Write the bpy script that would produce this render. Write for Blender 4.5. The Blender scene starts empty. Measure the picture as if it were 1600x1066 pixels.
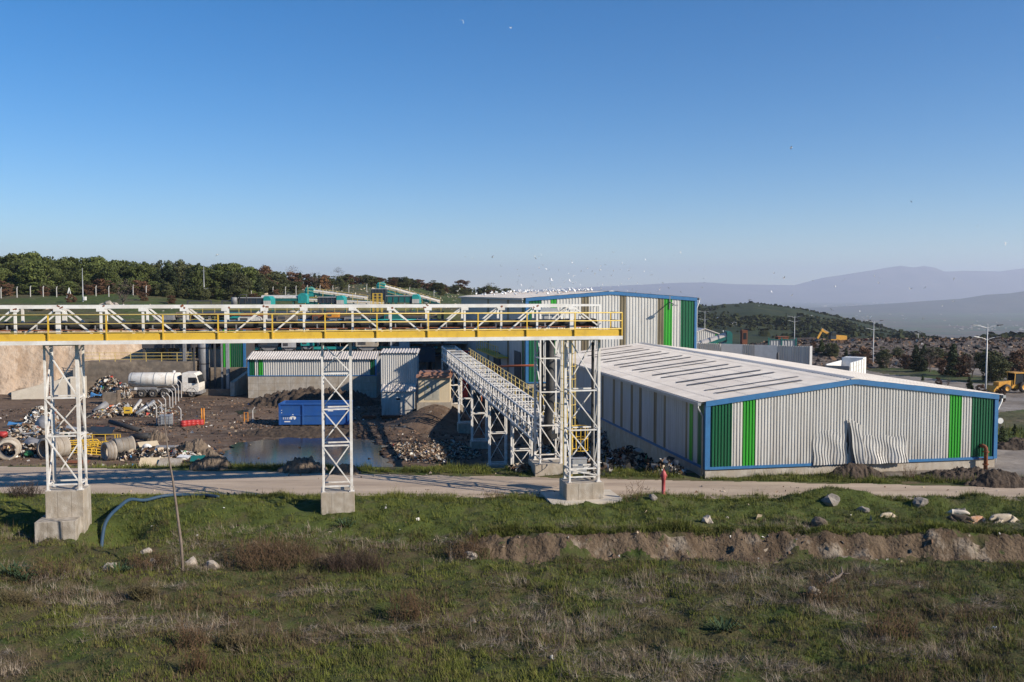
import bpy, math, random
import numpy as np
from mathutils import Vector, Matrix
R = math.radians
SC = bpy.context.scene
COL = SC.collection
# ---------------------------------------------------------------- camera
CZ, PITCH, FOC = 9.5, math.atan(75 / 1400), 1400.0
cd = bpy.data.cameras.new('camera'); cam = bpy.data.objects.new('camera', cd); COL.objects.link(cam)
cd.sensor_width = 36; cd.lens = 36 * FOC / 1600; cd.clip_start = .1; cd.clip_end = 80000
cam.location = (0, 0, CZ); cam.rotation_euler = (math.pi / 2 - PITCH, 0, 0)
SC.camera = cam
# ---------------------------------------------------------------- sky, sun, exposure
SUN_EL, SUN_AZ = 27.0, 116.0          # azimuth clockwise from +Y
W = bpy.data.worlds.new('World'); SC.world = W; W.use_nodes = True
wn = W.node_tree.nodes; wl = W.node_tree.links
sky = wn.new('ShaderNodeTexSky'); sky.sky_type = 'NISHITA'; sky.sun_disc = False
sky.sun_elevation = R(SUN_EL); sky.sun_rotation = R(SUN_AZ); sky.altitude = 300
sky.air_density = 0.9; sky.dust_density = 0.0; sky.ozone_density = 3.5
hsv = wn.new('ShaderNodeHueSaturation'); hsv.inputs['Saturation'].default_value = 1.38; hsv.inputs['Hue'].default_value = .503
wl.new(sky.outputs[0], hsv.inputs['Color']); wl.new(hsv.outputs[0], wn['Background'].inputs[0]); wn['Background'].inputs[1].default_value = 0.10
sd = bpy.data.lights.new('sun', 'SUN'); sun = bpy.data.objects.new('sun', sd); COL.objects.link(sun)
sd.energy = 5.0; sd.angle = R(.5); sd.color = (1, .90, .76)
sdir = Vector((math.sin(R(SUN_AZ)) * math.cos(R(SUN_EL)), math.cos(R(SUN_AZ)) * math.cos(R(SUN_EL)), math.sin(R(SUN_EL))))
sun.rotation_euler = sdir.to_track_quat('Z', 'Y').to_euler()
SC.view_settings.view_transform = 'Standard'; SC.view_settings.look = 'None'
SC.view_settings.exposure = 0.40; SC.view_settings.gamma = 1.0
SC.cycles.use_denoising = True
SC.cycles.max_bounces = 6; SC.cycles.diffuse_bounces = 3; SC.cycles.glossy_bounces = 3
SC.cycles.transparent_max_bounces = 12; SC.cycles.volume_bounces = 1
# ---------------------------------------------------------------- measuring helpers
ANG = R(10.7); CA, SA = math.cos(ANG), math.sin(ANG)   # the works stand on one square grid turned by this angle
cp, sp = math.cos(PITCH), math.sin(PITCH)
def ray(px, py):
    u = (px - 800) / FOC; w = -(py - 533) / FOC
    return Vector((u, cp + sp * w, -sp + cp * w))
def at(px, py, z):
    d = ray(px, py); t = (z - CZ) / d.z
    return Vector((d.x * t, d.y * t, z))
def atY(px, py, Y):
    d = ray(px, py); t = Y / d.y
    return Vector((d.x * t, Y, CZ + d.z * t))
def uw(px, py, x0, y0):                # run along a wall line of the grid that starts at x0, y0
    d = ray(px, py); a = d.x / d.y
    return (a * y0 - x0) / (CA - a * SA)
def G(x0, y0, u, v, z=0):
    return Vector((x0 + u * CA - v * SA, y0 + u * SA + v * CA, z))
# ---------------------------------------------------------------- mesh helpers
def tag(o, label=None, cat=None, group=None, kind=None):
    if label: o['label'] = label
    if cat: o['category'] = cat
    if group: o['group'] = group
    if kind: o['kind'] = kind
    return o
def thing(name, label, cat, loc=(0, 0, 0), rz=0, group=None):
    o = bpy.data.objects.new(name, None); COL.objects.link(o); o.empty_display_size = .2
    o.location = loc; o.rotation_euler = (0, 0, rz)
    return tag(o, label, cat, group)
class MB:
    def __init__(s): s.v = []; s.f = []; s.m = []
    def add(s, vs, fs, mi=0):
        b = len(s.v); s.v += [tuple(p) for p in vs]
        for f in fs: s.f.append(tuple(b + i for i in f)); s.m.append(mi)
        return s
    def box(s, x0, x1, y0, y1, z0, z1, mi=0):
        return s.add([(x0,y0,z0),(x1,y0,z0),(x1,y1,z0),(x0,y1,z0),(x0,y0,z1),(x1,y0,z1),(x1,y1,z1),(x0,y1,z1)],
                     [(0,3,2,1),(4,5,6,7),(0,1,5,4),(1,2,6,5),(2,3,7,6),(3,0,4,7)], mi)
    def obox(s, c, dx, dy, dz, rot, mi=0):
        vs = [Vector(c) + rot @ Vector((a * dx / 2, b * dy / 2, e * dz / 2)) for e in (-1, 1) for b in (-1, 1) for a in (-1, 1)]
        return s.add(vs, [(0,2,3,1),(4,5,7,6),(0,1,5,4),(1,3,7,5),(3,2,6,7),(2,0,4,6)], mi)
    def beam(s, p, q, w, h=None, mi=0, up=(0, 0, 1)):
        p = Vector(p); q = Vector(q); h = h or w; d = q - p; L = d.length
        if L < 1e-6: return s
        d /= L; up = Vector(up)
        if abs(d.dot(up)) > .99: up = Vector((0, 1, 0))
        x = d.cross(up).normalized(); y = x.cross(d)
        rot = Matrix((x, d, y)).transposed()
        return s.obox((p + q) / 2, w, L, h, rot, mi)
    def tube(s, pts, r, n=8, mi=0, caps=True):
        pts = [Vector(p) for p in pts]; N = len(pts); vs = []; fs = []
        rr = r if isinstance(r, (list, tuple)) else [r] * N
        prev = None
        for i, p in enumerate(pts):
            d = (pts[min(i + 1, N - 1)] - pts[max(i - 1, 0)]).normalized()
            if prev is None:
                up = Vector((0, 0, 1)) if abs(d.z) < .9 else Vector((1, 0, 0))
                x = d.cross(up).normalized()
            else:
                x = (prev - d * prev.dot(d)).normalized()
            prev = x; y = d.cross(x)
            for k in range(n):
                a = 2 * math.pi * k / n
                vs.append(p + (x * math.cos(a) + y * math.sin(a)) * rr[i])
        for i in range(N - 1):
            for k in range(n):
                fs.append((i*n+k, i*n+(k+1)%n, (i+1)*n+(k+1)%n, (i+1)*n+k))
        if caps: fs.append(tuple(range(n-1, -1, -1))); fs.append(tuple((N-1)*n+k for k in range(n)))
        return s.add(vs, fs, mi)
    def lathe(s, prof, c, axis='z', n=24, mi=0, a0=0, a1=2*math.pi):
        vs = []; fs = []; full = abs(a1 - a0 - 2*math.pi) < 1e-6; m = n if full else n + 1
        for r, h in prof:
            for k in range(m):
                a = a0 + (a1 - a0) * k / n; p = (r*math.cos(a), r*math.sin(a), h)
                if axis == 'x': p = (h, p[0], p[1])
                elif axis == 'y': p = (p[1], h, p[0])
                vs.append((p[0]+c[0], p[1]+c[1], p[2]+c[2]))
        for i in range(len(prof)-1):
            for k in range(n):
                fs.append((i*m+k, i*m+(k+1)%m, (i+1)*m+(k+1)%m, (i+1)*m+k))
        return s.add(vs, fs, mi)
    def prism(s, poly, y0, y1, mi=0, axis='y'):     # poly in (x,z) extruded along y
        n = len(poly)
        f = (lambda a, b, c: (a, c, b)) if axis == 'y' else ((lambda a, b, c: (c, a, b)) if axis == 'x' else (lambda a, b, c: (a, b, c)))
        vs = [f(a, b, y0) for a, b in poly] + [f(a, b, y1) for a, b in poly]
        fs = [tuple(range(n)), tuple(range(2*n-1, n-1, -1))] + [(i, i+n, (i+1)%n+n, (i+1)%n) for i in range(n)]
        return s.add(vs, fs, mi)
    def blob(s, c, r, seed=0, sub=2, amp=.25, mi=0):
        vs, fs = ICO[sub]; rn = random.Random(seed)
        ph = [(Vector((rn.uniform(-1,1), rn.uniform(-1,1), rn.uniform(-1,1))).normalized(), rn.uniform(1.5, 5), rn.uniform(0, 6)) for _ in range(9)]
        out = []
        for p in vs:
            k = 1 + amp * sum(math.sin(d.dot(p) * f + o) for d, f, o in ph) / 3.2
            out.append((c[0]+p.x*r[0]*k, c[1]+p.y*r[1]*k, c[2]+p.z*r[2]*k))
        return s.add(out, fs, mi)
    def build(s, name, mats, parent=None, smooth=False):
        me = bpy.data.meshes.new(name); me.from_pydata(s.v, [], s.f)
        if not isinstance(mats, (list, tuple)): mats = [mats]
        for m in mats: me.materials.append(m)
        if len(mats) > 1: me.polygons.foreach_set('material_index', s.m)
        if smooth: me.polygons.foreach_set('use_smooth', [True] * len(s.f))
        me.validate(); me.update()
        o = bpy.data.objects.new(name, me); COL.objects.link(o)
        if parent is not None: o.parent = parent
        return o
def make_ico(sub):
    import bmesh
    bm = bmesh.new(); bmesh.ops.create_icosphere(bm, subdivisions=sub, radius=1)
    r = ([v.co.copy() for v in bm.verts], [tuple(v.index for v in f.verts) for f in bm.faces]); bm.free()
    return r
ICO = {i: make_ico(i) for i in (1, 2, 3, 4)}
def np_mesh(name, V, F, mats, parent=None, mi=None, smooth=False):
    V = np.asarray(V, np.float32); F = np.asarray(F, np.int32); k = F.shape[1]
    me = bpy.data.meshes.new(name); me.vertices.add(len(V)); me.vertices.foreach_set('co', V.ravel())
    me.loops.add(F.size); me.loops.foreach_set('vertex_index', F.ravel())
    me.polygons.add(len(F)); me.polygons.foreach_set('loop_start', np.arange(0, F.size, k, dtype=np.int32))
    me.polygons.foreach_set('loop_total', np.full(len(F), k, np.int32))
    if not isinstance(mats, (list, tuple)): mats = [mats]
    for m in mats: me.materials.append(m)
    if mi is not None: me.polygons.foreach_set('material_index', np.asarray(mi, np.int32))
    if smooth: me.polygons.foreach_set('use_smooth', np.ones(len(F), bool))
    me.update(calc_edges=True); me.validate()
    o = bpy.data.objects.new(name, me); COL.objects.link(o)
    if parent is not None: o.parent = parent
    return o
def copy_tree(o, loc=None, rz=None, sc=None, label=None, group=None, parent=None):
    c = o.copy(); COL.objects.link(c)
    if parent is not None: c.parent = parent
    if loc is not None: c.location = loc
    if rz is not None: c.rotation_euler = (0, 0, rz)
    if sc is not None: c.scale = (sc, sc, sc) if not isinstance(sc, (tuple, list)) else sc
    if label: c['label'] = label
    if group: c['group'] = group
    for ch in list(o.children): copy_tree(ch, parent=c)
    return c
def skin(name, pts, edges, rad, mat, parent=None, sub=2, root=0):
    me = bpy.data.meshes.new(name); me.from_pydata(pts, edges, []); me.materials.append(mat)
    o = bpy.data.objects.new(name, me); COL.objects.link(o)
    if parent is not None: o.parent = parent
    sm_ = o.modifiers.new('skin', 'SKIN'); sm_.use_smooth_shade = True
    for i, r in enumerate(rad):
        sv = me.skin_vertices[0].data[i]; sv.radius = (r, r) if not isinstance(r, tuple) else r
        sv.use_root = (i == root)
    ss = o.modifiers.new('sub', 'SUBSURF'); ss.levels = sub; ss.render_levels = sub
    return o
# ---------------------------------------------------------------- materials
def mat(name, c1, c2=None, scale=4, rough=.65, metal=0, bump=0, bscale=None, stretch=(1, 1, 1), contrast=(.35, .65), detail=6, c3=None, scale3=.3, spec=.4, coord='Object', dirt=None):
    m = bpy.data.materials.new(name); m.use_nodes = True; nt = m.node_tree; N = nt.nodes; L = nt.links
    b = N['Principled BSDF']; b.inputs['Roughness'].default_value = rough; b.inputs['Metallic'].default_value = metal
    b.inputs['Specular IOR Level'].default_value = spec
    b.inputs['Base Color'].default_value = (*c1, 1)
    if c2 is None and not bump: return m
    tc = N.new('ShaderNodeTexCoord'); mp = N.new('ShaderNodeMapping'); mp.inputs['Scale'].default_value = stretch
    L.new(tc.outputs[coord], mp.inputs[0])
    def noise(sc, lo, hi, det=detail):
        n = N.new('ShaderNodeTexNoise'); n.inputs['Scale'].default_value = sc; n.inputs['Detail'].default_value = det; n.inputs['Roughness'].default_value = .65
        L.new(mp.outputs[0], n.inputs['Vector'])
        r = N.new('ShaderNodeMapRange'); r.inputs[1].default_value = lo; r.inputs[2].default_value = hi; L.new(n.outputs[0], r.inputs[0])
        return n, r
    last = None
    if c2 is not None:
        n, r = noise(scale, *contrast)
        mx = N.new('ShaderNodeMix'); mx.data_type = 'RGBA'; mx.inputs[6].default_value = (*c1, 1); mx.inputs[7].default_value = (*c2, 1)
        L.new(r.outputs[0], mx.inputs[0]); last = mx.outputs[2]
        if c3 is not None:
            n3, r3 = noise(scale3, .45, .62)
            mx3 = N.new('ShaderNodeMix'); mx3.data_type = 'RGBA'; mx3.inputs[7].default_value = (*c3, 1)
            L.new(last, mx3.inputs[6]); L.new(r3.outputs[0], mx3.inputs[0]); last = mx3.outputs[2]
        if dirt:                                       # splashed and rain-streaked towards the foot of a sheet
            z0, z1, dc = dirt; sx = N.new('ShaderNodeSeparateXYZ'); L.new(tc.outputs['Object'], sx.inputs[0])
            rz_ = N.new('ShaderNodeMapRange'); rz_.inputs[1].default_value = z1; rz_.inputs[2].default_value = z0; rz_.inputs[3].default_value = .08; rz_.inputs[4].default_value = .75; L.new(sx.outputs[2], rz_.inputs[0])
            nd, rd_ = noise(5, .42, .72); mu = N.new('ShaderNodeMath'); mu.operation = 'MULTIPLY'; L.new(rz_.outputs[0], mu.inputs[0]); L.new(rd_.outputs[0], mu.inputs[1])
            md = N.new('ShaderNodeMix'); md.data_type = 'RGBA'; md.inputs[7].default_value = (*dc, 1); L.new(last, md.inputs[6]); L.new(mu.outputs[0], md.inputs[0]); last = md.outputs[2]
        L.new(last, b.inputs['Base Color'])
    if bump:
        nb = N.new('ShaderNodeTexNoise'); nb.inputs['Scale'].default_value = bscale or scale * 2; nb.inputs['Detail'].default_value = 8
        L.new(tc.outputs[coord], nb.inputs['Vector'])
        bp = N.new('ShaderNodeBump'); bp.inputs['Strength'].default_value = 1; bp.inputs['Distance'].default_value = bump
        L.new(nb.outputs[0], bp.inputs['Height']); L.new(bp.outputs[0], b.inputs['Normal'])
    return m
STREAK = (1, 1, .12)
MT = dict(
    pale_concrete=mat('pale_concrete', (.58, .52, .43), (.46, .41, .33), 1.6, .85, bump=.01, bscale=20, c3=(.50, .44, .36), scale3=.5),
    white_steel=mat('white_steel', (.74, .73, .70), (.58, .55, .50), 2.2, .5, contrast=(.45, .8), c3=(.60, .57, .52), scale3=.9, dirt=(-1.5, 7.0, (.36, .27, .19))),
    yellow=mat('yellow_paint', (.64, .41, .045), (.46, .28, .04), 2.5, .5, contrast=(.5, .8)),
    pale_yellow=mat('pale_yellow_paint', (.66, .50, .16), (.5, .36, .1), 3, .5),
    rubber=mat('black_rubber', (.02, .021, .024), (.035, .035, .036), 3, .7),
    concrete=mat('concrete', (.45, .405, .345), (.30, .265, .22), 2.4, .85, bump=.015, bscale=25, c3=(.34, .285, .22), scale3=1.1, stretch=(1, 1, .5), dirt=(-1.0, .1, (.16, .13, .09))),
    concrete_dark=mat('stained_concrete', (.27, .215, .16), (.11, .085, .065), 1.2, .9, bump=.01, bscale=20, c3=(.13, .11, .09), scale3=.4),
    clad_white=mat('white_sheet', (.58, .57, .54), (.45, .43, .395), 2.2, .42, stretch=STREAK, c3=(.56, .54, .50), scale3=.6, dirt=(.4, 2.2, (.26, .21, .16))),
    clad_shade=mat('shade_grey_sheet', (.44, .44, .45), (.36, .35, .34), 1.5, .45, stretch=STREAK),  # white side cladding with its shade put into the grey; also plain grey sheeting
    clad_green=mat('dark_green_sheet', (.005, .105, .042), (.008, .085, .035), 1.5, .4, stretch=STREAK),
    clad_lime=mat('bright_green_sheet', (.035, .33, .025), (.03, .27, .025), 1.5, .4, stretch=STREAK),
    clad_brown=mat('dirty_translucent_sheet', (.22, .19, .12), (.13, .10, .06), 1.5, .4, stretch=STREAK),
    blue_trim=mat('blue_trim', (.035, .15, .33), (.03, .12, .27), 3, .45),
    roof=mat('roof_sheet', (.62, .575, .52), (.48, .44, .40), .9, .5, c3=(.52, .47, .42), scale3=.25, contrast=(.4, .75)),
    skylight=mat('dirty_skylight', (.17, .15, .13), (.10, .085, .075), 2, .45),
    grey_steel=mat('grey_steel', (.25, .25, .26), (.17, .165, .16), 2, .55),
    dark_steel=mat('dark_steel', (.045, .05, .06), (.07, .06, .055), 2, .6),
    navy=mat('navy_steel', (.015, .03, .05), (.03, .04, .05), 2, .55),
    teal=mat('teal_paint', (.02, .29, .27), (.02, .22, .21), 2, .5),
    dark_teal=mat('dark_teal_paint', (.012, .13, .12), (.015, .10, .09), 2, .5),
    orange=mat('orange_paint', (.62, .24, .02), (.45, .17, .03), 2, .5),
    rust=mat('rust', (.25, .08, .03), (.13, .05, .03), 5, .85),
    red=mat('red_paint', (.42, .035, .03), (.3, .03, .03), 4, .5),
    faded_red=mat('faded_red_paint', (.45, .10, .10), (.36, .06, .06), 4, .55),
    blue_bin=mat('blue_container_paint', (.018, .09, .33), (.02, .075, .25), 1.5, .45, c3=(.03, .10, .28), scale3=.8),
    white=mat('white_paint', (.78, .77, .74), (.68, .66, .62), 2, .45),
    tank_white=mat('tank_white', (.74, .71, .65), (.55, .48, .40), 1.6, .4, contrast=(.45, .75), dirt=(.6, 2.6, (.22, .17, .12))),
    glass=mat('dark_glass', (.02, .025, .03), rough=.12, spec=.6),
    tyre=mat('tyre_rubber', (.022, .021, .02), (.07, .06, .05), 4, .85),
    hub=mat('dusty_hub', (.22, .2, .18), (.12, .11, .1), 6, .6),
    plant_yellow=mat('machine_yellow', (.66, .33, .03), (.45, .22, .04), 3, .55),
    beige=mat('beige_wall', (.60, .50, .34), (.52, .42, .28), 2, .8, stretch=STREAK),
    beige_door=mat('louvre_grey', (.42, .40, .33), (.36, .34, .28), 3, .6),
    terracotta=mat('terracotta_roof', (.38, .20, .13), (.3, .15, .1), 3, .8),
    rock=mat('pale_rock', (.40, .35, .29), (.25, .21, .17), 6, .9, bump=.02, bscale=15),
    grey_rock=mat('grey_rock', (.27, .24, .205), (.15, .13, .11), 6, .9, bump=.02, bscale=15),
    soil=mat('dark_soil', (.085, .060, .042), (.035, .026, .02), 3, .95, bump=.06, bscale=9),
    rubble=mat('rubble_soil', (.19, .145, .105), (.07, .052, .038), 3, .95, bump=.12, bscale=6),
    blue_pipe=mat('blue_pipe', (.016, .045, .085), (.03, .065, .11), 2, .65),
    bark=mat('bark', (.12, .09, .07), (.07, .05, .04), 8, .9),
    pale_bark=mat('pale_bark', (.20, .16, .13), (.13, .10, .08), 8, .9),
    galv=mat('galvanised', (.36, .37, .38), (.29, .30, .31), 3, .45, metal=.3),
    fence_grey=mat('concrete_post', (.50, .48, .45), (.4, .38, .36), 3, .8),
)
# ---------------------------------------------------------------- value noise (numpy)
def _hash(i, j, s):
    h = (i.astype(np.int64) * 374761393 + j.astype(np.int64) * 668265263 + s * 974634533) & 0xffffffff
    h = ((h ^ (h >> 13)) * 1274126177) & 0xffffffff
    return ((h ^ (h >> 16)) & 0xffff) / 65535.0
def vnoise(x, y, s=0):
    x = np.asarray(x, float); y = np.asarray(y, float)
    i = np.floor(x); j = np.floor(y); fx = x - i; fy = y - j
    fx = fx * fx * (3 - 2 * fx); fy = fy * fy * (3 - 2 * fy)
    a = _hash(i, j, s); b = _hash(i + 1, j, s); c = _hash(i, j + 1, s); d = _hash(i + 1, j + 1, s)
    return (a * (1 - fx) + b * fx) * (1 - fy) + (c * (1 - fx) + d * fx) * fy
def fbm(x, y, s=0, o=4, g=.5):
    t = 0; a = 1; n = 0
    for k in range(o):
        t = t + a * vnoise(x * 2 ** k + 13.7 * k, y * 2 ** k - 7.1 * k, s + k); n += a; a *= g
    return t / n - .5
def sm(a, b, x):
    t = np.clip((np.asarray(x, float) - a) / (b - a), 0, 1); return t * t * (3 - 2 * t)
def gauss(X, Y, x, y, r, ry=None):
    return np.exp(-((X - x) / r) ** 2 - ((Y - y) / (ry or r)) ** 2)
# ---------------------------------------------------------------- the lie of the land
def nearY(X): return 41.3 - .03 * np.clip(X, -32, 40)
def farY(X): return 45.9 - .1 * np.clip(X, -30, 32)
ZC_A = [-2, -.45, -.30, -.17, -.07, 0, .05, .09]
CREST = [9.6, 9.6, 10.5, 13.2, 10.3, 8.8, 5, 0]
def base_h(X, Y):
    X = np.asarray(X, float); Y = np.asarray(Y, float)
    a = X / np.maximum(Y, 20)
    # foreground field, bank, verge
    w = sm(-3.5, .5, X)
    low = -.95 + .25 * sm(-8, -20, X)
    st = sm(34.75, 35.6, Y + .9 * fbm(X * .35, Y * 0, 3) + .35 * fbm(X * 1.7, Y * 0, 5)); up = -.16 * (1 - sm(36, 40.5, Y))
    ge = sm(33.5, 40.6, Y)
    S = w * st + (1 - w) * ge
    z = low * (1 - S) + up * S
    for x, y, r, ry, h in ((-16.4, 36.7, .95, .9, -1.0), (-12.5, 38.6, 3.4, 1.6, .42), (14.3, 40.3, 1.5, .55, .62), (16.1, 40.2, .8, .5, .35),
                           (19.0, 40.0, .8, .5, .35), (21.2, 40.1, .9, .6, .5), (6.6, 40.2, 1.2, .6, .3), (24, 39.3, 1.5, .7, .3), (11.5, 39, 2, 1, .15)):
        z = z + h * gauss(X, Y, x, y, r, ry)
    z = np.where(Y < 22, z + 8.6 * (np.clip(22 - Y, 0, 30) / 22) ** 1.2, z)
    # road, strip and yard
    z = np.where(Y > nearY(X), z * (1 - sm(0, .8, Y - nearY(X))), z)
    plane = -.038 * np.maximum(Y - 48, 0)
    yard = sm(0, 2.5, Y - farY(X) - 1.2)
    pit = 1 - sm(-1.2, 1.2, X - (10 - .19 * (Y - 46.3)))
    plane = plane * (1 - pit) + pit * (-2.85 * np.clip((Y - 48.2) / 10.5, 0, 1) ** .9 - .003 * np.maximum(Y - 60, 0)) + pit * 2.35 * gauss(X, Y, -7.2, 84.0, 3.0, 3.4)
    plane = plane - .1 * yard * (1 - pit)
    z = np.where(Y > farY(X) + .3, plane * 1.0 + (.1 - .22 * sm(8, 10, X)) * gauss(Y, 0, farY(X) + 1.2, 0, .9), z)
    # cut slope and hill on the left and behind the works
    Yc = np.interp(X, [-200, -90, -52, -43, -33, -24, 60], [100, 106, 113, 120, 131, 150, 160]) + 2.5 * fbm(X * .12, Y * 0, 9) + 1.2 * fbm(X * .5, Y * 0, 19)
    wc = np.interp(X, [-200, -43, -30, -20], [3.0, 3.2, 14, 48])
    t1 = np.clip((Y - Yc) / wc, 0, 1); t1 = np.where(X < -35, t1 ** .8, t1 * t1 * (3 - 2 * t1))
    zp = np.interp(a, [-2, -.4, -.2, -.07, 0, .06], [5.2, 5.2, 5.8, 6.0, 4.6, -4])
    zc = np.interp(a, ZC_A, CREST)
    Yt = np.interp(a, [-2, -.42, -.2, .1], [185, 185, 290, 310])
    hill = zp + (zc - zp) * np.clip((Y - Yc - wc) / np.maximum(Yt - Yc - wc, 10), 0, 1)
    hill = np.where(Y > Yt, zc - .03 * (Y - Yt), hill)
    wt = (1 - sm(.0, .085, a)) * t1
    wt = np.where(Y > 60, wt, 0)
    z = z * (1 - wt) + hill * wt
    # waste tip on the right
    rid = sm(.20, .34, a) * sm(168, 205, Y + 20 * fbm(X * .03, Y * .0, 4)) * (1 - sm(300, 380, Y))
    z = z + rid * (3.9 + 1.6 * fbm(X * .06, Y * .06, 6) + 1.4 * fbm(X * .25, Y * .25, 7))
    # hill beyond, then the fall to the plain
    zh = np.interp(a, [-2, .02, .14, .21, .27, .32, .36, .393, .443, .486, .54, .7], [-6, -3, -4, -3, -.6, -7, -13.6, -20.5, -32, -43, -56, -70])
    zs = -14 + 12 * sm(.47, .64, a) * np.exp(-((Y - 620) / 110) ** 2)
    far = -14.1 * (1 - sm(420, 900, Y)) + zh * sm(420, 900, Y) + (zs + 14)
    far = far + sm(430, 520, Y) * (5 * fbm(X * .012, Y * .012, 11) + 2 * fbm(X * .05, Y * .05, 12))
    k = sm(380, 430, Y) * (1 - (1 - sm(.0, .085, a)) * (1 - sm(420, 600, Y)))
    z = z * (1 - k) + far * k
    z = np.where(Y > 900, z - (Y - 900) * .45, z)
    return z
def ground_h(X, Y):
    """land with its roughness"""
    X = np.asarray(X, float); Y = np.asarray(Y, float); z = base_h(X, Y)
    onroad = sm(-.3, .5, Y - nearY(X)) * (1 - sm(-.5, .3, Y - farY(X)))
    fld = 1 - sm(-.8, .2, Y - nearY(X))
    z = z + fld * (.34 * fbm(X * .45, Y * .6, 21, 3) + .30 * fbm(X * 1.5, Y * 1.8, 22, 3) + .11 * fbm(X * 5, Y * 5, 23, 2)) * sm(18, 24, Y)
    bank = sm(34.3, 34.9, Y) * (1 - sm(35.7, 36.3, Y)) * sm(-3, 0, X)
    z = z + bank * (.34 * fbm(X * 1.3, Y * 1.0, 31, 4) + .36 * np.abs(fbm(X * 2.6, Y * .6, 33, 3)) + .20 * fbm(X * 6, Y * 3.5, 34, 3) - .06)
    z = z + onroad * (.05 * fbm(X * .5, Y * 1.6, 25, 3) + .015 * fbm(X * 4, Y * 4, 26, 2))
    yard = sm(.5, 3, Y - farY(X)) * (1 - sm(108, 118, Y))
    z = z + yard * (.16 * fbm(X * .4, Y * .35, 41, 4) + .10 * fbm(X * 2.5, Y * 1.6, 42, 3))
    hl = sm(108, 120, Y) * (1 - sm(400, 500, Y))
    z = z + hl * (.7 * fbm(X * .15, Y * .15, 51, 4) + .25 * fbm(X * .9, Y * .9, 52, 3))
    return z
def gz(x, y): return float(ground_h(np.array([x]), np.array([y]))[0])
def onG(px, py):
    """point of the land seen in that direction"""
    d = ray(px, py); t = np.concatenate([np.arange(15, 130, .05), np.arange(130, 900, .5)])
    X = d.x * t; Y = d.y * t; Z = CZ + d.z * t; i = int(np.argmax(Z < base_h(X, Y)))
    return Vector((X[i], Y[i], gz(X[i], Y[i])))
# ---------------------------------------------------------------- ground materials
def land_mat(name, cols, scales, rough=.95, bump=.04, bscale=12, speck=None):
    """cols: base + (colour, scale, lo, hi) layers of noise"""
    m = bpy.data.materials.new(name); m.use_nodes = True; nt = m.node_tree; N = nt.nodes; L = nt.links
    b = N['Principled BSDF']; b.inputs['Roughness'].default_value = rough; b.inputs['Specular IOR Level'].default_value = .2
    tc = N.new('ShaderNodeTexCoord'); last = None
    for i, (c, sc, lo, hi) in enumerate(cols):
        if i == 0:
            rgb = N.new('ShaderNodeRGB'); rgb.outputs[0].default_value = (*c, 1); last = rgb.outputs[0]; continue
        n = N.new('ShaderNodeTexNoise'); n.inputs['Scale'].default_value = sc; n.inputs['Detail'].default_value = 8; n.inputs['Roughness'].default_value = .65
        mp = N.new('ShaderNodeMapping'); mp.inputs['Location'].default_value = (i * 7.3, i * 3.1, 0); mp.inputs['Scale'].default_value = scales
        L.new(tc.outputs['Object'], mp.inputs[0]); L.new(mp.outputs[0], n.inputs['Vector'])
        r = N.new('ShaderNodeMapRange'); r.inputs[1].default_value = lo; r.inputs[2].default_value = hi; L.new(n.outputs[0], r.inputs[0])
        mx = N.new('ShaderNodeMix'); mx.data_type = 'RGBA'; mx.inputs[7].default_value = (*c, 1)
        L.new(last, mx.inputs[6]); L.new(r.outputs[0], mx.inputs[0]); last = mx.outputs[2]
    if speck:
        c, sc, th = speck
        v = N.new('ShaderNodeTexVoronoi'); v.inputs['Scale'].default_value = sc; L.new(tc.outputs['Object'], v.inputs['Vector'])
        r = N.new('ShaderNodeMapRange'); r.inputs[1].default_value = th; r.inputs[2].default_value = th * .6; L.new(v.outputs['Distance'], r.inputs[0])
        mx = N.new('ShaderNodeMix'); mx.data_type = 'RGBA'; mx.inputs[7].default_value = (*c, 1)
        L.new(last, mx.inputs[6]); L.new(r.outputs[0], mx.inputs[0]); last = mx.outputs[2]
    L.new(last, b.inputs['Base Color'])
    nb = N.new('ShaderNodeTexNoise'); nb.inputs['Scale'].default_value = bscale; nb.inputs['Detail'].default_value = 10; L.new(tc.outputs['Object'], nb.inputs['Vector'])
    bp = N.new('ShaderNodeBump'); bp.inputs['Distance'].default_value = bump; L.new(nb.outputs[0], bp.inputs['Height']); L.new(bp.outputs[0], b.inputs['Normal'])
    return m
ONE = (1, 1, 1)
M_FIELD = land_mat('field_ground', [((.050, .060, .018), 0, 0, 0), ((.085, .060, .036), .5, .42, .62), ((.045, .070, .014), .9, .50, .66), ((.14, .105, .07), 4, .58, .75)], ONE, bump=.05, bscale=9)
M_VERGE = land_mat('verge_ground', [((.060, .078, .018), 0, 0, 0), ((.07, .065, .028), .8, .5, .68), ((.13, .10, .07), 3, .62, .75)], ONE, bump=.05, bscale=9)
M_BANK = land_mat('cut_bank', [((.14, .102, .068), 0, 0, 0), ((.08, .055, .035), 1.0, .42, .6), ((.34, .29, .23), .55, .56, .70), ((.075, .055, .036), 4, .54, .68), ((.06, .075, .025), 2.0, .60, .68)], (1, 1, .5), bump=.12, bscale=7)
M_ROAD = land_mat('dirt_road', [((.46, .365, .275), 0, 0, 0), ((.36, .28, .21), .6, .42, .6), ((.27, .205, .155), 1.6, .55, .72), ((.17, .115, .08), 3.5, .62, .74)], (.16, 1.5, 1), bump=.012, bscale=14)
M_STRIP = land_mat('strip_ground', [((.060, .082, .02), 0, 0, 0), ((.11, .085, .045), .9, .45, .62)], ONE)
M_YARD = land_mat('muddy_yard', [((.150, .102, .070), 0, 0, 0), ((.075, .050, .035), .16, .45, .58), ((.20, .155, .115), .5, .52, .68), ((.06, .042, .032), 1.1, .57, .68)], (.7, 1.2, 1), bump=.07, bscale=4)
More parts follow.
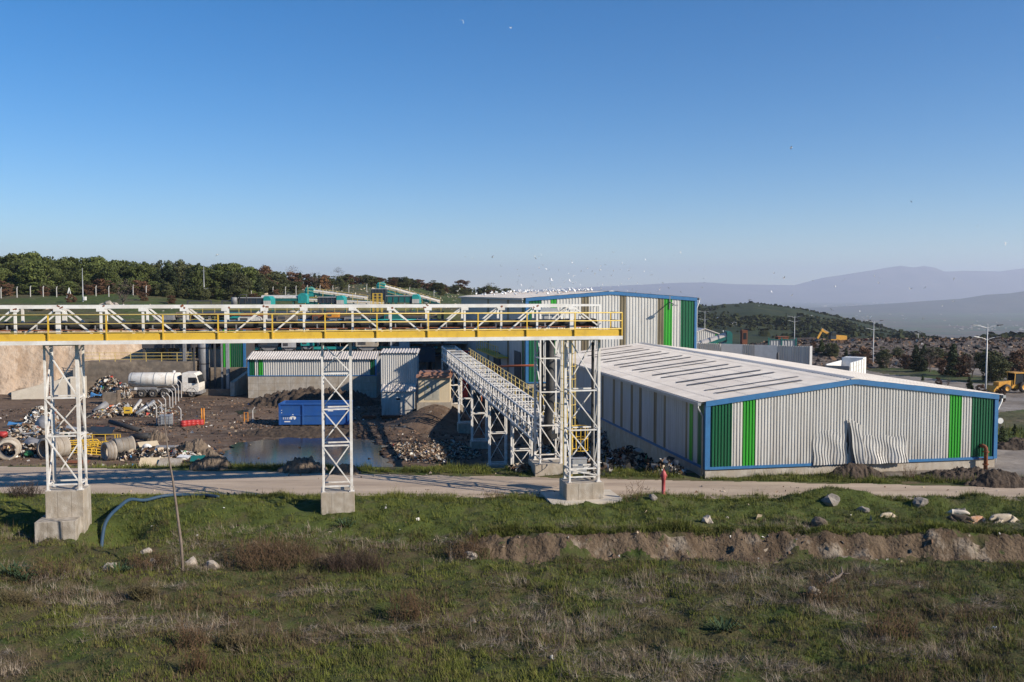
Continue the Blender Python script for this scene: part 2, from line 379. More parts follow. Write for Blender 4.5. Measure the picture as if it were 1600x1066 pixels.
M_CLIFF = land_mat('cut_cliff', [((.42, .32, .235), 0, 0, 0), ((.33, .235, .16), .35, .42, .6), ((.50, .41, .32), .8, .5, .66), ((.20, .135, .09), 1.6, .6, .72)], (1, 1, .35), bump=.25, bscale=1.5)
M_HILL = land_mat('grassy_hill', [((.060, .085, .022), 0, 0, 0), ((.10, .085, .042), .06, .45, .6), ((.045, .05, .02), .25, .52, .66), ((.16, .13, .095), .8, .58, .7)], ONE, bump=.25, bscale=1.2)
M_FLAT = land_mat('works_ground', [((.24, .21, .18), 0, 0, 0), ((.15, .125, .10), .12, .42, .6), ((.31, .28, .25), .4, .55, .7)], ONE, bump=.05, bscale=3)
M_TIP = land_mat('tip_ground', [((.085, .062, .046), 0, 0, 0), ((.13, .075, .045), .05, .45, .6), ((.045, .04, .036), .3, .48, .62), ((.24, .22, .20), 1.2, .62, .7)], ONE, bump=.5, bscale=.8)
M_FORH = land_mat('forested_hill', [((.040, .050, .018), 0, 0, 0), ((.022, .034, .013), .03, .42, .55), ((.075, .075, .032), .012, .56, .68)], ONE, bump=1.5, bscale=.15)
# ---------------------------------------------------------------- land sheet, cut into its regions
rows = np.concatenate([np.arange(-14, 23, 1.0), np.arange(23, 47, .10), np.arange(47, 64, .2), np.arange(64, 110, .35), np.arange(110, 200, 1.0), np.arange(200, 430, 3.0), np.arange(430, 1260, 9.0)])
NC = 560
tt = np.linspace(-1, 1, NC); tt = np.sign(tt) * np.abs(tt) ** 1.15
Yg = np.repeat(rows[:, None], NC, 1); Xg = tt[None, :] * (26 + .66 * np.maximum(rows, 0))[:, None]
Zg = ground_h(Xg, Yg)
Xm = (Xg[:-1, :-1] + Xg[1:, 1:]) / 2; Ym = (Yg[:-1, :-1] + Yg[1:, 1:]) / 2; Zm = (Zg[:-1, :-1] + Zg[1:, 1:]) / 2
am = Xm / np.maximum(Ym, 10); nz = fbm(Xm * .8, Ym * .8, 61, 3); nz2 = fbm(Xm * .05, Ym * .05, 62, 3)
slope = np.abs(Zg[1:, :-1] - Zg[:-1, :-1]) / (Yg[1:, :-1] - Yg[:-1, :-1])
reg = np.zeros(Xm.shape, int)                                    # 0 field
reg[(Ym > 36.0 + 1.2 * nz) & (Ym < nearY(Xm) + .5 * nz)] = 1      # verge
reg[(Ym > 34.75 + 1.6 * nz) & (Ym < 35.75 + 1.3 * nz) & (Xm > -1.8 + 2 * nz)] = 2   # bank
reg[(Ym >= nearY(Xm) + .5 * nz) & (Ym <= farY(Xm) + .5 * nz)] = 3  # road
reg[(Ym > farY(Xm) + .5 * nz) & (Ym < farY(Xm) + 2.3 + 1.0 * nz)] = 4  # strip
reg[(Ym >= farY(Xm) + 2.3 + 1.0 * nz)] = 5                        # yard
reg[(Ym > 40) & (am > .30)] = np.where(Ym[(Ym > 40) & (am > .30)] > farY(Xm[(Ym > 40) & (am > .30)]) + 2.3, 8, reg[(Ym > 40) & (am > .30)])
_f = Ym * cp - (Zm - CZ) * sp
PXm = 800 + FOC * Xm / _f; PYm = 533 - FOC * (Ym * sp + (Zm - CZ) * cp) / _f
def inpoly(poly):
    r = np.zeros(Xm.shape, bool); n = len(poly)
    for i in range(n):
        x0, y0 = poly[i]; x1, y1 = poly[(i + 1) % n]
        c = ((y0 > PYm) != (y1 > PYm)) & (PXm < (x1 - x0) * (PYm - y0) / ((y1 - y0) or 1e-9) + x0); r ^= c
    return r
grassR = (Ym > 50) & (Ym < 200) & (inpoly([(1262, 554), (1292, 559), (1292, 567), (1262, 564)]) | inpoly([(1345, 566), (1400, 569), (1480, 581), (1545, 589), (1545, 601), (1450, 591), (1380, 584), (1345, 577)]) | inpoly([(1556, 645), (1640, 635), (1640, 692), (1556, 694)]))
grassX = (am > .42) & (Ym > 60) & (Ym < 82) & (nz2 + .3 * nz < .25)
reg[grassR] = 7
hillm = (Ym > 100) & (am < .1) & (Zm > 1.5); reg[hillm] = 7
reg[(Ym > 90) & (Ym < 150) & (slope > .8) & (am < -.12)] = 6
reg[(Ym > 170) & (Ym < 400) & (am > .17 + .02 * nz2)] = 9
reg[(Ym >= 400) & (am > .05)] = 10
reg[(Ym >= 400) & (am <= .05)] = 7
NAMES = ['field', 'grass_verge', 'earth_bank', 'dirt_road', 'grass_strip', 'muddy_yard', 'earth_cliff', 'hillside', 'paved_ground', 'waste_tip', 'wooded_hill']
MATS = [M_FIELD, M_VERGE, M_BANK, M_ROAD, M_STRIP, M_YARD, M_CLIFF, M_HILL, M_FLAT, M_TIP, M_FORH]
idx = np.arange(Xg.size).reshape(Xg.shape)
quads = np.stack([idx[:-1, :-1], idx[:-1, 1:], idx[1:, 1:], idx[1:, :-1]], -1)
allV = np.stack([Xg, Yg, Zg], -1).reshape(-1, 3)
for k, nm in enumerate(NAMES):
    q = quads[reg == k]
    if not len(q): continue
    u, inv = np.unique(q.ravel(), return_inverse=True)
    tag(np_mesh(nm, allV[u], inv.reshape(-1, 4), MATS[k], smooth=True), kind='structure')
# ---------------------------------------------------------------- plain, far ridges, mountain
M_PLAIN = land_mat('valley_fields', [((.060, .075, .030), 0, 0, 0), ((.11, .08, .05), .003, .47, .53), ((.06, .12, .03), .005, .53, .57), ((.022, .034, .016), .009, .56, .60), ((.15, .14, .10), .016, .63, .67)], (.6, 1.6, 1), bump=0.1, bscale=.01)
M_RIDGE = land_mat('far_ridge', [((.045, .05, .028), 0, 0, 0), ((.075, .065, .04), .004, .45, .6)], ONE, bump=4, bscale=.01)
M_MOUNT = land_mat('far_mountain', [((.11, .095, .075), 0, 0, 0), ((.16, .13, .10), .002, .48, .62)], ONE, bump=10, bscale=.004)
PZ = -150.0
ys = np.concatenate([np.arange(900, 3000, 100), np.arange(3000, 20000, 600)]); tx = np.linspace(-1, 1, 80)
Yp = np.repeat(ys[:, None], 80, 1); Xp = tx[None] * ys[:, None] * .68
Zp = PZ + 0 * Yp; ii = np.arange(Yp.size).reshape(Yp.shape)
tag(np_mesh('valley_plain', np.stack([Xp, Yp, Zp], -1).reshape(-1, 3), np.stack([ii[:-1, :-1], ii[:-1, 1:], ii[1:, 1:], ii[1:, :-1]], -1).reshape(-1, 4), M_PLAIN), kind='structure')
def ridge(name, Y, prof, half, m, seed, namp):
    pxs = np.arange(prof[0][0], prof[-1][0] + 1, 4.0); top = np.interp(pxs, [p[0] for p in prof], [p[1] for p in prof])
    a = (pxs - 800) / FOC; zt = CZ - (top - 458) * Y / FOC
    s = np.linspace(-1, 1, 41); A, S = np.meshgrid(a, s); Xr = A * Y * (1 + 0 * S); Yr = Y + S * half
    Zt = np.repeat(zt[None], 41, 0); prf = np.clip(1 - np.abs(S), 0, 1) ** 1.1
    hgt = np.maximum(Zt - PZ, 0)
    n = fbm(Xr / half * 3, Yr / half * 3, seed, 5)
    Z = PZ - 3 + (hgt + 3) * prf * (1 + namp * n * (1 - prf) * 4) + namp * .25 * hgt * n * prf
    i2 = np.arange(Xr.size).reshape(Xr.shape)
    tag(np_mesh(name, np.stack([Xr, Yr, Z], -1).reshape(-1, 3), np.stack([i2[:-1, :-1], i2[:-1, 1:], i2[1:, 1:], i2[1:, :-1]], -1).reshape(-1, 4), m, smooth=True), kind='structure')
ridge('long_hills', 8200, [(1240, 484), (1330, 478), (1400, 474), (1450, 470), (1500, 467), (1540, 461), (1575, 459), (1600, 455), (1760, 436)], 1100, M_RIDGE, 72, .3)
ridge('mountain', 17500, [(760, 457), (900, 450), (1050, 443), (1100, 441), (1150, 444), (1240, 446), (1285, 434), (1330, 427), (1350, 424), (1385, 418), (1405, 415), (1425, 418), (1442, 415), (1458, 418), (1475, 425), (1500, 424), (1560, 424), (1600, 419), (1700, 425), (1800, 440)], 2400, M_MOUNT, 73, .22)
# pale town far out on the plain: one mass of tiny blocks
tb = MB(); rn = random.Random(5)
for (px0, px1, py0, py1, n) in ((1285, 1350, 477, 484, 60), (1355, 1420, 472, 478, 45), (1480, 1600, 508, 517, 40), (1330, 1600, 490, 520, 26), (1100, 1290, 472, 480, 30)):
    for _ in range(n):
        p = at(rn.uniform(px0, px1), rn.uniform(py0, py1), PZ); k = p.y / 3000
        w, d, h = rn.uniform(3, 8) * k, rn.uniform(3, 6) * k, rn.uniform(1.2, 2.6) * k
        tb.box(p.x - w / 2, p.x + w / 2, p.y - d / 2, p.y + d / 2, PZ, PZ + h, 0)
tag(tb.build('distant_town', mat('pale_town', (.46, .42, .38), (.30, .24, .20), .02)), 'pale scattered houses of a hazy town on the valley plain', 'town', kind='stuff')
# ---------------------------------------------------------------- profiled sheet
def corr(mb, u0, u1, zb, zt, fn, pitch=.17, depth=.04, mi=0, start=0.0, prof=((0, 0), (.36, 0), (.48, 1), (.88, 1))):
    """ribbed sheet from u0 to u1; fn(u, off, z) places a point; zb, zt numbers or functions of u"""
    us = []; k0 = math.floor((u0 - start) / pitch) - 1
    n = int((u1 - u0) / pitch) + 3
    for k in range(k0, k0 + n + 2):
        for t, o in prof:
            u = start + (k + t) * pitch
            if u0 < u < u1: us.append((u, o * depth))
    us = [(u0, us[0][1] if us else 0)] + us + [(u1, us[-1][1] if us else 0)]
    B = zb if callable(zb) else (lambda u: zb); T = zt if callable(zt) else (lambda u: zt)
    vs = []
    for u, o in us: vs += [fn(u, o, B(u)), fn(u, o, T(u))]
    mb.add(vs, [(2*i, 2*i+2, 2*i+3, 2*i+1) for i in range(len(us)-1)], mi)
def vL(px, py, x0, y0):                 # run along a wall that goes away from x0, y0
    d = ray(px, py); a = d.x / d.y
    return (x0 - a * y0) / (a * CA + SA)
WHITE, GREEN, LIME, BROWN = 'clad_white', 'clad_green', 'clad_lime', 'clad_brown'
def hall(name, label, x0, y0, zg, Wd, Ln, He, Hr, xr, zc, front, side, pitch, overhang=.35, trim=.16, sub=.6, pitch_side=.3, side_mat='clad_shade'):
    """x0,y0: left front corner; zg ground; He, Hr eave and ridge height above zg; xr ridge run; zc height of the concrete plinth"""
    t = thing(name, label, 'building', (x0, y0, zg), ANG)
    zt = lambda u: He + (Hr - He) * (u / xr if u < xr else (Wd - u) / (Wd - xr))
    b = MB(); b.box(0, Wd, .02, Ln, -3.0, zc - .03); b.build('plinth', MT['concrete'], t)
    core = MB(); core.prism([(.06, zc), (Wd - .06, zc), (Wd - .06, He - .05), (xr, Hr - .05), (.06, He - .05)], .1, Ln - .1); core.build('inner_wall', MT['dark_steel'], t)
    for u0, u1, m in front:
        q = MB(); corr(q, u0, u1, zc, lambda u: zt(u) - .05, lambda u, o, z: (u, -.05 + o, z), pitch)
        tag(q.build('wall_sheet', MT[m], t), {GREEN: 'dark green ribbed sheet', LIME: 'bright green ribbed sheet', BROWN: 'brownish see-through sheet'}.get(m, 'white ribbed sheet'))
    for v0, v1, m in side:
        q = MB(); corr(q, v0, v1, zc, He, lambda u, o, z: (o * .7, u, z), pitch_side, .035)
        tag(q.build('side_sheet', MT[m], t), {GREEN: 'dark green side sheet', LIME: 'bright green side sheet', BROWN: 'brown streaked strip'}.get(m, 'white side sheet greyed for shade'))
    q = MB(); q.box(Wd, Wd + .04, 0, Ln, zc, He); q.build('side_wall', MT['clad_white'], t)
    q = MB(); q.prism([(0, zc), (Wd, zc), (Wd, He), (xr, Hr), (0, He)], Ln - .05, Ln); q.build('rear_wall', MT['clad_white'], t)
    # trims
    q = MB(); q.box(-.06, trim + .05, -.09, .12, zc - .06, He); q.build('corner_trim', MT['blue_trim'], t)
    q = MB(); q.box(Wd - trim, Wd + .06, -.09, .12, zc - .06, He); q.build('corner_trim', MT['blue_trim'], t)
    q = MB(); q.box(trim + .05, Wd - trim, -.075, .1, zc - .08, zc + .06); q.build('base_trim', MT['blue_trim'], t)
    q = MB(); q.box(-.07, .06, .12, Ln, zc - .08, zc + .04); q.build('side_base_trim', MT['blue_trim'], t)
    hv = trim * 1.5
    for p, r in (((-.06, He), (xr, Hr)), ((xr, Hr), (Wd + .06, He))):
        q = MB(); q.prism([(p[0], p[1] - hv), (r[0], r[1] - hv), (r[0], r[1] + .04), (p[0], p[1] + .04)], -.13, -.02)
        q.build('verge_trim', MT['blue_trim'], t)
    # roof: ribbed sheets on two slopes
    sl = (Hr - He) / xr; sr = (Hr - He) / (Wd - xr)
    rp = ((0, 1), (.7, 1), (.78, 0), (.92, 0))
    def slope(sgn):
        q = MB(); e = (-overhang, He - overhang * sl) if sgn < 0 else (Wd + overhang, He - overhang * sr)
        N = 10
        for i in range(N):                                   # sheets lapped in courses
            f0, f1 = i / N, (i + 1) / N + .004
            a0 = (e[0] + (xr - e[0]) * f0, e[1] + (Hr - e[1]) * f0); a1 = (e[0] + (xr - e[0]) * f1, e[1] + (Hr - e[1]) * f1)
            lift = .07 + .012 * (i % 2)
            corr(q, -.14, Ln + .1, 0, 1, lambda u, o, z, a0=a0, a1=a1, lift=lift: (a0[0] + (a1[0] - a0[0]) * z, u, a0[1] + (a1[1] - a0[1]) * z + lift - o), .33 * sub / .6, .03, 0, 0, rp)
        return q.build('roof_slope', MT['roof'], t)
    ra = slope(-1); slope(1)
    q = MB(); q.prism([(xr - .25, Hr + .05 - .25 * sl), (xr + .25, Hr + .05 - .25 * sr), (xr + .25, Hr + .09 - .25 * sr), (xr, Hr + .13), (xr - .25, Hr + .09 - .25 * sl)], -.15, Ln + .1)
    q.build('ridge_cap', MT['roof'], t)
    q = MB(); q.box(-overhang - .14, -overhang + .02, -.1, Ln, He - overhang * sl - .14, He - overhang * sl + .02); q.box(-overhang, -.02, .0, Ln, He - overhang * sl - .06, He - overhang * sl - .03); q.build('gutter', MT['galv'], t)
    q = MB(); q.box(Wd + overhang - .02, Wd + overhang + .14, -.1, Ln, He - overhang * sr - .14, He - overhang * sr + .02); q.build('gutter', MT['galv'], t)
    q = MB(); q.tube([(-overhang - .06, .1, He - .2), (-overhang - .05, .1, He - .35), (-.12, .14, He - .75), (-.12, .14, .1)], .055, 8); q.build('downpipe', MT['galv'], t, True)
    q = MB(); q.tube([(Wd + overhang + .06, .1, He - .2), (Wd + overhang + .05, .1, He - .35), (Wd + .13, .14, He - .95), (Wd + .13, .14, .1)], .055, 8); q.build('downpipe', MT['white'], t, True)
    return t, zt, sl
# ---------------------------------------------------------------- low hall in front
P = at(1102, 745, 0); fx, fy = P.x, P.y
Wf = uw(1555, 700, fx, fy); xr_f = uw(1334, 595, fx, fy)
He_f = atY(1102, 628, fy).z; Hr_f = atY(1334, 593, G(fx, fy, xr_f, 0).y).z
Lf = vL(868, 557, fx, fy); Lf = 34.5
us = [uw(p, 680, fx, fy) for p in (1111, 1143, 1159.5, 1180, 1482, 1501, 1517, 1549)]
front = [(us[0], us[1], GREEN), (us[1], us[2], WHITE), (us[2], us[3], LIME), (us[3], us[4], WHITE), (us[4], us[5], LIME), (us[5], us[6], WHITE), (us[6], us[7], GREEN)]
side = []; prev = .15
for p0, p1, m in ((1097.5, 1089, GREEN), (1082, 1076, LIME), (1074, 1070, BROWN), (1040, 1036, BROWN), (1025, 1021, BROWN), (1001.5, 997.5, BROWN), (988, 985, BROWN), (972, 969, BROWN), (960.5, 957, BROWN), (942, 940, BROWN)):
    v0, v1 = vL(p0, 690, fx, fy), vL(p1, 690, fx, fy)
    if m == GREEN: v0 = prev
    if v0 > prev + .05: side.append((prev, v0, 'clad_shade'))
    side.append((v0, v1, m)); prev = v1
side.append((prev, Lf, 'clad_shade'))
H1, ztop, sl1 = hall('low_hall', 'low industrial hall with a torn gable sheet and dark strips along its pale roof', fx, fy, 0, Wf, Lf, He_f, Hr_f, xr_f, .44, front, side, .172)
def roof_hit(px, py):
    d = ray(px, py)
    # local frame of the left slope: z = He + x*sl
    dx = d.x * CA + d.y * SA; dy = -d.x * SA + d.y * CA
    ox = -fx * CA - fy * SA; oy = fx * SA - fy * CA
    t = (CZ - He_f - ox * sl1 - .08) / (dx * sl1 - d.z)
    return ox + dx * t, oy + dy * t
SKY = [((1120.7, 615), (1250, 594)), ((1102.4, 610), (1247.5, 589)), ((1072, 601.7), (1212, 582.2)), ((1056, 597.6), (1190, 578.5)), ((1033, 590.2), (1159.7, 572.4)), ((1018, 586), (1140, 569.5)),
       ((1001, 581.5), (1118, 564.4)), ((988, 578.5), (1103.6, 562.2)), ((968, 573.6), (1080, 558.3)), ((959, 570.5), (1067, 556)), ((942.7, 566), (1046, 551.7)), ((934, 563), (1034, 549.7)), ((925, 558.5), (1015, 546)), ((918, 556), (1006, 544.3)), ((908, 551), (990, 541))]
for lo, hi in SKY:
    a = roof_hit(*lo); b = roof_hit(*hi); v = (a[1] + b[1]) / 2
    q = MB(); xa, xb = max(.3, a[0]), min(xr_f - .3, b[0])
    q.prism([(xa, He_f + xa * sl1 + .088), (xb, He_f + xb * sl1 + .088), (xb, He_f + xb * sl1 + .098), (xa, He_f + xa * sl1 + .098)], v - .17, v + .17)
    q.build('skylight', MT['skylight'], H1)
# sheet torn outwards at the foot of the gable, with a flap standing up in its middle
def torn(u0, u1, zb, ztp, bulge, seed, lean=0, wav=.1, lip=.02):
    q = MB(); rn = random.Random(seed); nz_ = 9; us_ = []
    k = 0; u = math.ceil(u0 / .172) * .172
    while u < u1:
        for tq, o in ((0, 0), (.36, 0), (.48, 1), (.88, 1)):
            if u + tq * .172 < u1: us_.append((u + tq * .172, o * .045))
        u += .172
    vs = []
    for (u, o) in us_:
        top = ztp(u); 
        for j in range(nz_):
            s = j / (nz_ - 1); z = zb(u) + (top - zb(u)) * s
            out = bulge * (1 - s) ** 1.3 * (1 + .25 * math.sin(u * 5 + seed)) + wav * math.sin(s * 6 + u * 3 + seed) * (1 - s) * .5 + lip
            vs.append((u + lean * s * (top - zb(u)) + .03 * math.sin(9 * s + u * 4), -.055 + o - out, z))
    fs = [(i*nz_+j, (i+1)*nz_+j, (i+1)*nz_+j+1, i*nz_+j+1) for i in range(len(us_)-1) for j in range(nz_-1)]
    q.add(vs, fs); o = q.build('torn_sheet', MT['clad_white'], H1); return tag(o, 'white ribbed sheet torn loose and bent outwards')
ua, ub, uc, ud = (uw(p, 700, fx, fy) for p in (1268, 1327, 1347, 1414))
zpx = lambda px, py: atY(px, py, G(fx, fy, uw(px, py, fx, fy), -.3).y).z
torn(ua, ub + .1, lambda u: zpx(1300, 727), lambda u: zpx(1300, 676) + .10 * math.sin(u * 3), .10, 1, 0, .03, .0)
torn(ub, ud, lambda u: zpx(1370, 724), lambda u: zpx(1380, 680) - .06 * math.sin(u * 6) - .12 * (u - ub) / (ud - ub), .24, 4, -.03, .04, .10)
torn(ub - .02, uc, lambda u: zpx(1335, 724), lambda u: zpx(1333, 654) - .55 * abs((u - ub) / (uc - ub) - .25), .28, 7, -.10, .02, .16)
q = MB(); za, zb2 = zpx(1326, 722), zpx(1324, 668); q.add([(ub - .22, -.075, za), (ub + .04, -.075, za), (ub - .16, -.075, zb2), (ub - .26, -.075, za + .7)], [(0, 1, 2, 3)]); q.build('tear_gap_dark', MT['rubber'], H1)  # black plate paints the darkness and shadow of the open tear
# ---------------------------------------------------------------- tall hall behind
bz = base_h(np.array([1.3]), np.array([84.0]))[0]
P = atY(822, 600, 84.5); bx, by = P.x, P.y
zg = float(bz)
Wb = uw(1087.5, 500, bx, by); xr_b = uw(955, 456, bx, by)
He_b = atY(822, 466.5, by).z - zg; Hr_b = atY(955, 456, G(bx, by, xr_b, 0).y).z - zg
zc_b = atY(828, 598, by).z - zg
us = [uw(p, 500, bx, by) for p in (824, 846, 860, 870, 908, 920, 968, 978, 1027, 1037, 1050, 1063, 1086)]
kinds = (GREEN, WHITE, LIME, WHITE, BROWN, WHITE, BROWN, WHITE, BROWN, LIME, WHITE, GREEN)
front = [(us[i], us[i+1], k) for i, k in enumerate(kinds)]
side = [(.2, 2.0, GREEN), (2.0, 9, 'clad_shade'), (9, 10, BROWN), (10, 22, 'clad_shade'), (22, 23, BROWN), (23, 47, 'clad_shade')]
H2, zt2, sl2 = hall('tall_hall', 'tall striped industrial hall behind, gulls along its roof', bx, by, zg, Wb, 47, He_b, Hr_b, xr_b, zc_b, front, side, .3, .3, .18, 1.2, .5)
for v0, v1, z0, z1 in ((2.6, 5.4, zc_b - 2.2, zc_b + 2.6), (14, 18, zc_b - 2.3, zc_b + 1.8)):
    q = MB(); q.box(-.06, .02, v0, v1, z0, z1); q.box(-.09, -.05, v0 - .12, v0, z0, z1 + .12); q.box(-.09, -.05, v1, v1 + .12, z0, z1 + .12); q.box(-.09, -.05, v0, v1, z1, z1 + .12)
    q.build('shutter_door', MT['navy'], H2)
q = MB(); q.box(-1.2, -.05, 9, 24, 5.6, 5.75)
for v in np.arange(9, 24.1, 1.5): q.beam((-1.15, v, 5.75), (-1.15, v, 6.8), .05)
for z in (6.2, 6.8): q.beam((-1.15, 9, z), (-1.15, 24, z), .05)
q.build('walkway', MT['yellow'], H2)
# floodlight bracket and its pole on the gable
ul = uw(1046, 470, bx, by); zl = atY(1046, 472, by + 3).z - zg
q = MB(); q.beam((ul, -.1, zl - .7), (ul, -.1, zl + .6), .08); q.beam((ul, -.1, zl), (ul, -1.3, zl - .25), .08); q.obox((ul, -1.45, zl - .3), .5, .3, .12, Matrix.Identity(3)); q.build('floodlight', MT['grey_steel'], H2)
# red riser pipe at the gable's right foot
P = onG(1533, 737)
t = thing('riser_pipe', 'rust red pipe with a hooked top standing against the gable foot', 'pipe', (P.x, fy + 2.2, 0), ANG)
ur = uw(1533, 725, fx, fy); p0 = G(fx, fy, ur, -.35); t.location = p0
q = MB(); q.tube([(0, 0, -.2), (0, 0, .9), (0, .02, 1.02), (-.03, .06, 1.1), (-.08, .16, 1.14), (-.10, .30, 1.12)], .105, 12); q.build('pipe', MT['rust'], t, True)
for z_ in (.1, .8):
    q = MB(); q.lathe([(.0, z_), (.16, z_), (.16, z_ + .06), (.0, z_ + .06)], (0, 0, 0), n=14); q.build('flange', MT['rust'], t)
q = MB(); q.beam((-.35, .1, .45), (0, 0, .45), .05); q.build('stay', MT['rust'], t)
# ---------------------------------------------------------------- conveyor bridge
BX, BY = atY(972, 528, 40.3).x, 40.3                    # right end of the walkway's outer edge
TB = thing('conveyor_bridge', 'long white trussed conveyor bridge with yellow walkway railing crossing the photo', 'bridge', (BX, BY, 0), ANG)
LB = -34.0; F0 = 7.42; FV, RV = .78, 1.66               # floor level; front and rear truss planes
ub_ = lambda px, v, py=505: uw(px, py, BX - v * SA, BY + v * CA)
ST = MT['white_steel']; YL = MT['yellow']
zr = [8.62, 8.26, 7.90]
posts = [ub_(p, 0) for p in (972, 898.5, 823.5, 747, 669, 589, 508, 425.5, 340.75, 254.5, 166, 75)]
st_ = posts[-2] - posts[-1]; posts += [posts[-1] - st_ * k for k in (1, 2, 3, 4)]
q = MB(); q.box(LB, .02, -.04, .06, F0, F0 + .155); q.build('walkway_beam', ST, TB)
q = MB(); q.box(LB, 0, .06, FV - .02, F0 + .09, F0 + .13)
for u in np.arange(LB + .5, 0, 1.1): q.box(u, u + .06, .06, FV, F0, F0 + .09)
q.build('walkway_deck', MT['grey_steel'], TB)
for a, b in zip(posts[1:], posts[:-1]):
    q = MB(); q.box(a + .02, b - .17, .01, .03, F0 + .16, F0 + .44); q.box(b - .19, b, .06, .075, F0 + .16, F0 + .44); q.build('toe_board', YL, TB)
for u in posts:
    q = MB(); q.box(u - .028, u + .028, -.02, .03, F0 + .155, zr[0]); q.build('railing_post', MT['yellow'], TB)
for z in zr:
    q = MB(); q.tube([(LB, .0, z), (posts[0], .0, z)], .024 if z < 8.5 else .028, 8)
    q.tube([(posts[0], .0, z), (posts[0], 1.75, z)], .02, 8); q.build('rail', MT['pale_yellow'], TB, True)
q = MB(); q.box(posts[0] - .02, posts[0] + .005, .04, 1.75, F0 + .16, F0 + .44); q.build('toe_board', YL, TB)
q = MB(); q.box(posts[0] - .03, posts[0] + .02, 1.73, 1.78, F0 + .1, zr[0]); q.build('railing_post', YL, TB)
# truss
vp = [893, 839, 783, 726, 668.7, 610.5, 551, 475, 413.6, 352.5, 288, 223.7, 158, 91, 24]
us = [ub_(p, FV) for p in vp]; dl = us[-2] - us[-1]; us += [us[-1] - dl * k for k in range(1, 7)]; us = [u for u in us if u > LB + .1]
uend = ub_(937, FV)
ZT = 9.0
for v in (FV, RV):
    q = MB(); q.box(LB, us[0] + .06, v - .07, v + .07, ZT - .14, ZT); q.build('top_chord', ST, TB)
    q = MB(); q.box(LB, uend + .05, v - .07, v + .07, F0 - .0, F0 + .15); q.build('bottom_chord', ST, TB)
    q = MB(); q.box(us[0] + .06, uend + .05, v - .045, v + .045, ZT - .10, ZT - .01); q.build('end_chord', ST, TB)
    for i, u in enumerate(us):
        w = .085 if i in (0, 13) else .045
        q = MB(); q.box(u - w, u + w, v - .05, v + .05, F0 + .15, ZT - .14); q.build('truss_post', ST, TB)
    q = MB(); q.box(uend - .05, uend + .05, v - .05, v + .05, F0 + .15, ZT - .10); q.build('truss_post', ST, TB)
    # braces, following the directions seen in each bay: '/' leans to the right going up
    for i in range(len(us) - 1):
        b, a = us[i], us[i + 1]
        k = '/' if i < 4 else ('\\' if i in (4, 5) else ('' if i == 6 else ('/' if i in (7, 8) else ('\\' if i in (9, 10, 11, 12) else '/'))))
        if not k: continue
        p, r = ((a + .08, v, F0 + .16), (b - .06, v, ZT - .14)) if k == '/' else ((a + .06, v, ZT - .14), (b - .08, v, F0 + .16))
        q = MB(); q.beam(p, r, .055, .066); q.build('truss_brace', ST, TB)
    q = MB(); q.beam((us[0] + .08, v, ZT - .12), (uend - .06, v, 8.0), .05, .06); q.build('truss_brace', ST, TB)
for i, u in enumerate(us + [uend]):
    q = MB(); q.beam((u, FV + .07, ZT - .07), (u, RV - .07, ZT - .07), .07, .08); q.build('cross_tie', ST, TB)
    q = MB(); q.beam((u, FV + .07, F0 + .06), (u, RV - .07, F0 + .06), .08, .1); q.build('cross_beam', ST, TB)
for v, d in ((FV, -.075),):                             # gusset plates where braces meet the chords
    for i, u in enumerate(us):
        q = MB(); q.box(u - .16, u + .16, v + d, v + d + .012, ZT - .26, ZT - .13); q.build('gusset', ST, TB)
# belts on idlers
def trough(z, r, sag, m, nm):
    q = MB(); uu = np.linspace(LB, uend - .25, 150); vs = []; n = 9
    for i, u in enumerate(uu):
        for j in range(n):
            f = j / (n - 1) * 2 - 1
            vs.append((u, (FV + RV) / 2 + f * .38, z + sag * abs(f) ** 1.5 + .02 * math.sin(u * 5.6) * abs(f)))
    m_ = len(vs); vs += [(x, y, zz - .05) for x, y, zz in vs]
    fs = []
    for i in range(len(uu) - 1):
        for j in range(n - 1):
            a = i * n + j; fs += [(a, a + n, a + n + 1, a + 1), (a + m_, a + 1 + m_, a + n + 1 + m_, a + n + m_)]
        fs += [(i*n, i*n + m_, (i+1)*n + m_, (i+1)*n), (i*n+n-1, (i+1)*n+n-1, (i+1)*n+n-1+m_, i*n+n-1+m_)]
    q.add(vs, fs); return q.build(nm, m, TB, True)
for z, r, nm in ((8.17, .155, 'belt'), (7.74, .125, 'return_belt')):
    q = MB(); q.tube([(u, (FV + RV) / 2, z - .025 * math.sin(u * 2.8) ** 2) for u in np.linspace(LB, uend - .2, 90)], r, 14); q.build(nm, MT['rubber'], TB, True)
q = MB()
for v in (FV + .1, RV - .1): q.box(LB, uend, v - .03, v + .03, 7.95, 7.99)
q.build('stringer', MT['rust'], TB)
q = MB()
for u in np.arange(LB + .4, uend - .3, 1.12):
    for z in (7.98, 7.58): q.tube([(u, FV + .12, z), (u, RV - .12, z)], .04, 8)
    for v in (FV + .1, RV - .1): q.beam((u, v, 7.98), (u, v, 8.16), .05)
q.build('idler', MT['grey_steel'], TB)
q = MB(); q.tube([(uend - .25, FV + .1, 8.15), (uend - .25, RV - .1, 8.15)], .19, 16); q.tube([(uend - .2, FV + .1, 7.75), (uend - .2, RV - .1, 7.75)], .12, 16); q.build('drum', MT['rubber'], TB, True)
rn = random.Random(3)                        # rust blooms at the joints
for u in us:
    for k in range(rn.choice((0, 1, 2))):
        q = MB(); q.obox((u + rn.uniform(-.16, .16), FV - .072, ZT - rn.uniform(.03, .16)), rn.uniform(.05, .15), .008, rn.uniform(.04, .09), Matrix.Rotation(rn.uniform(-.6, .6), 3, 'Y')); q.build('rust_patch', MT['rust'], TB)
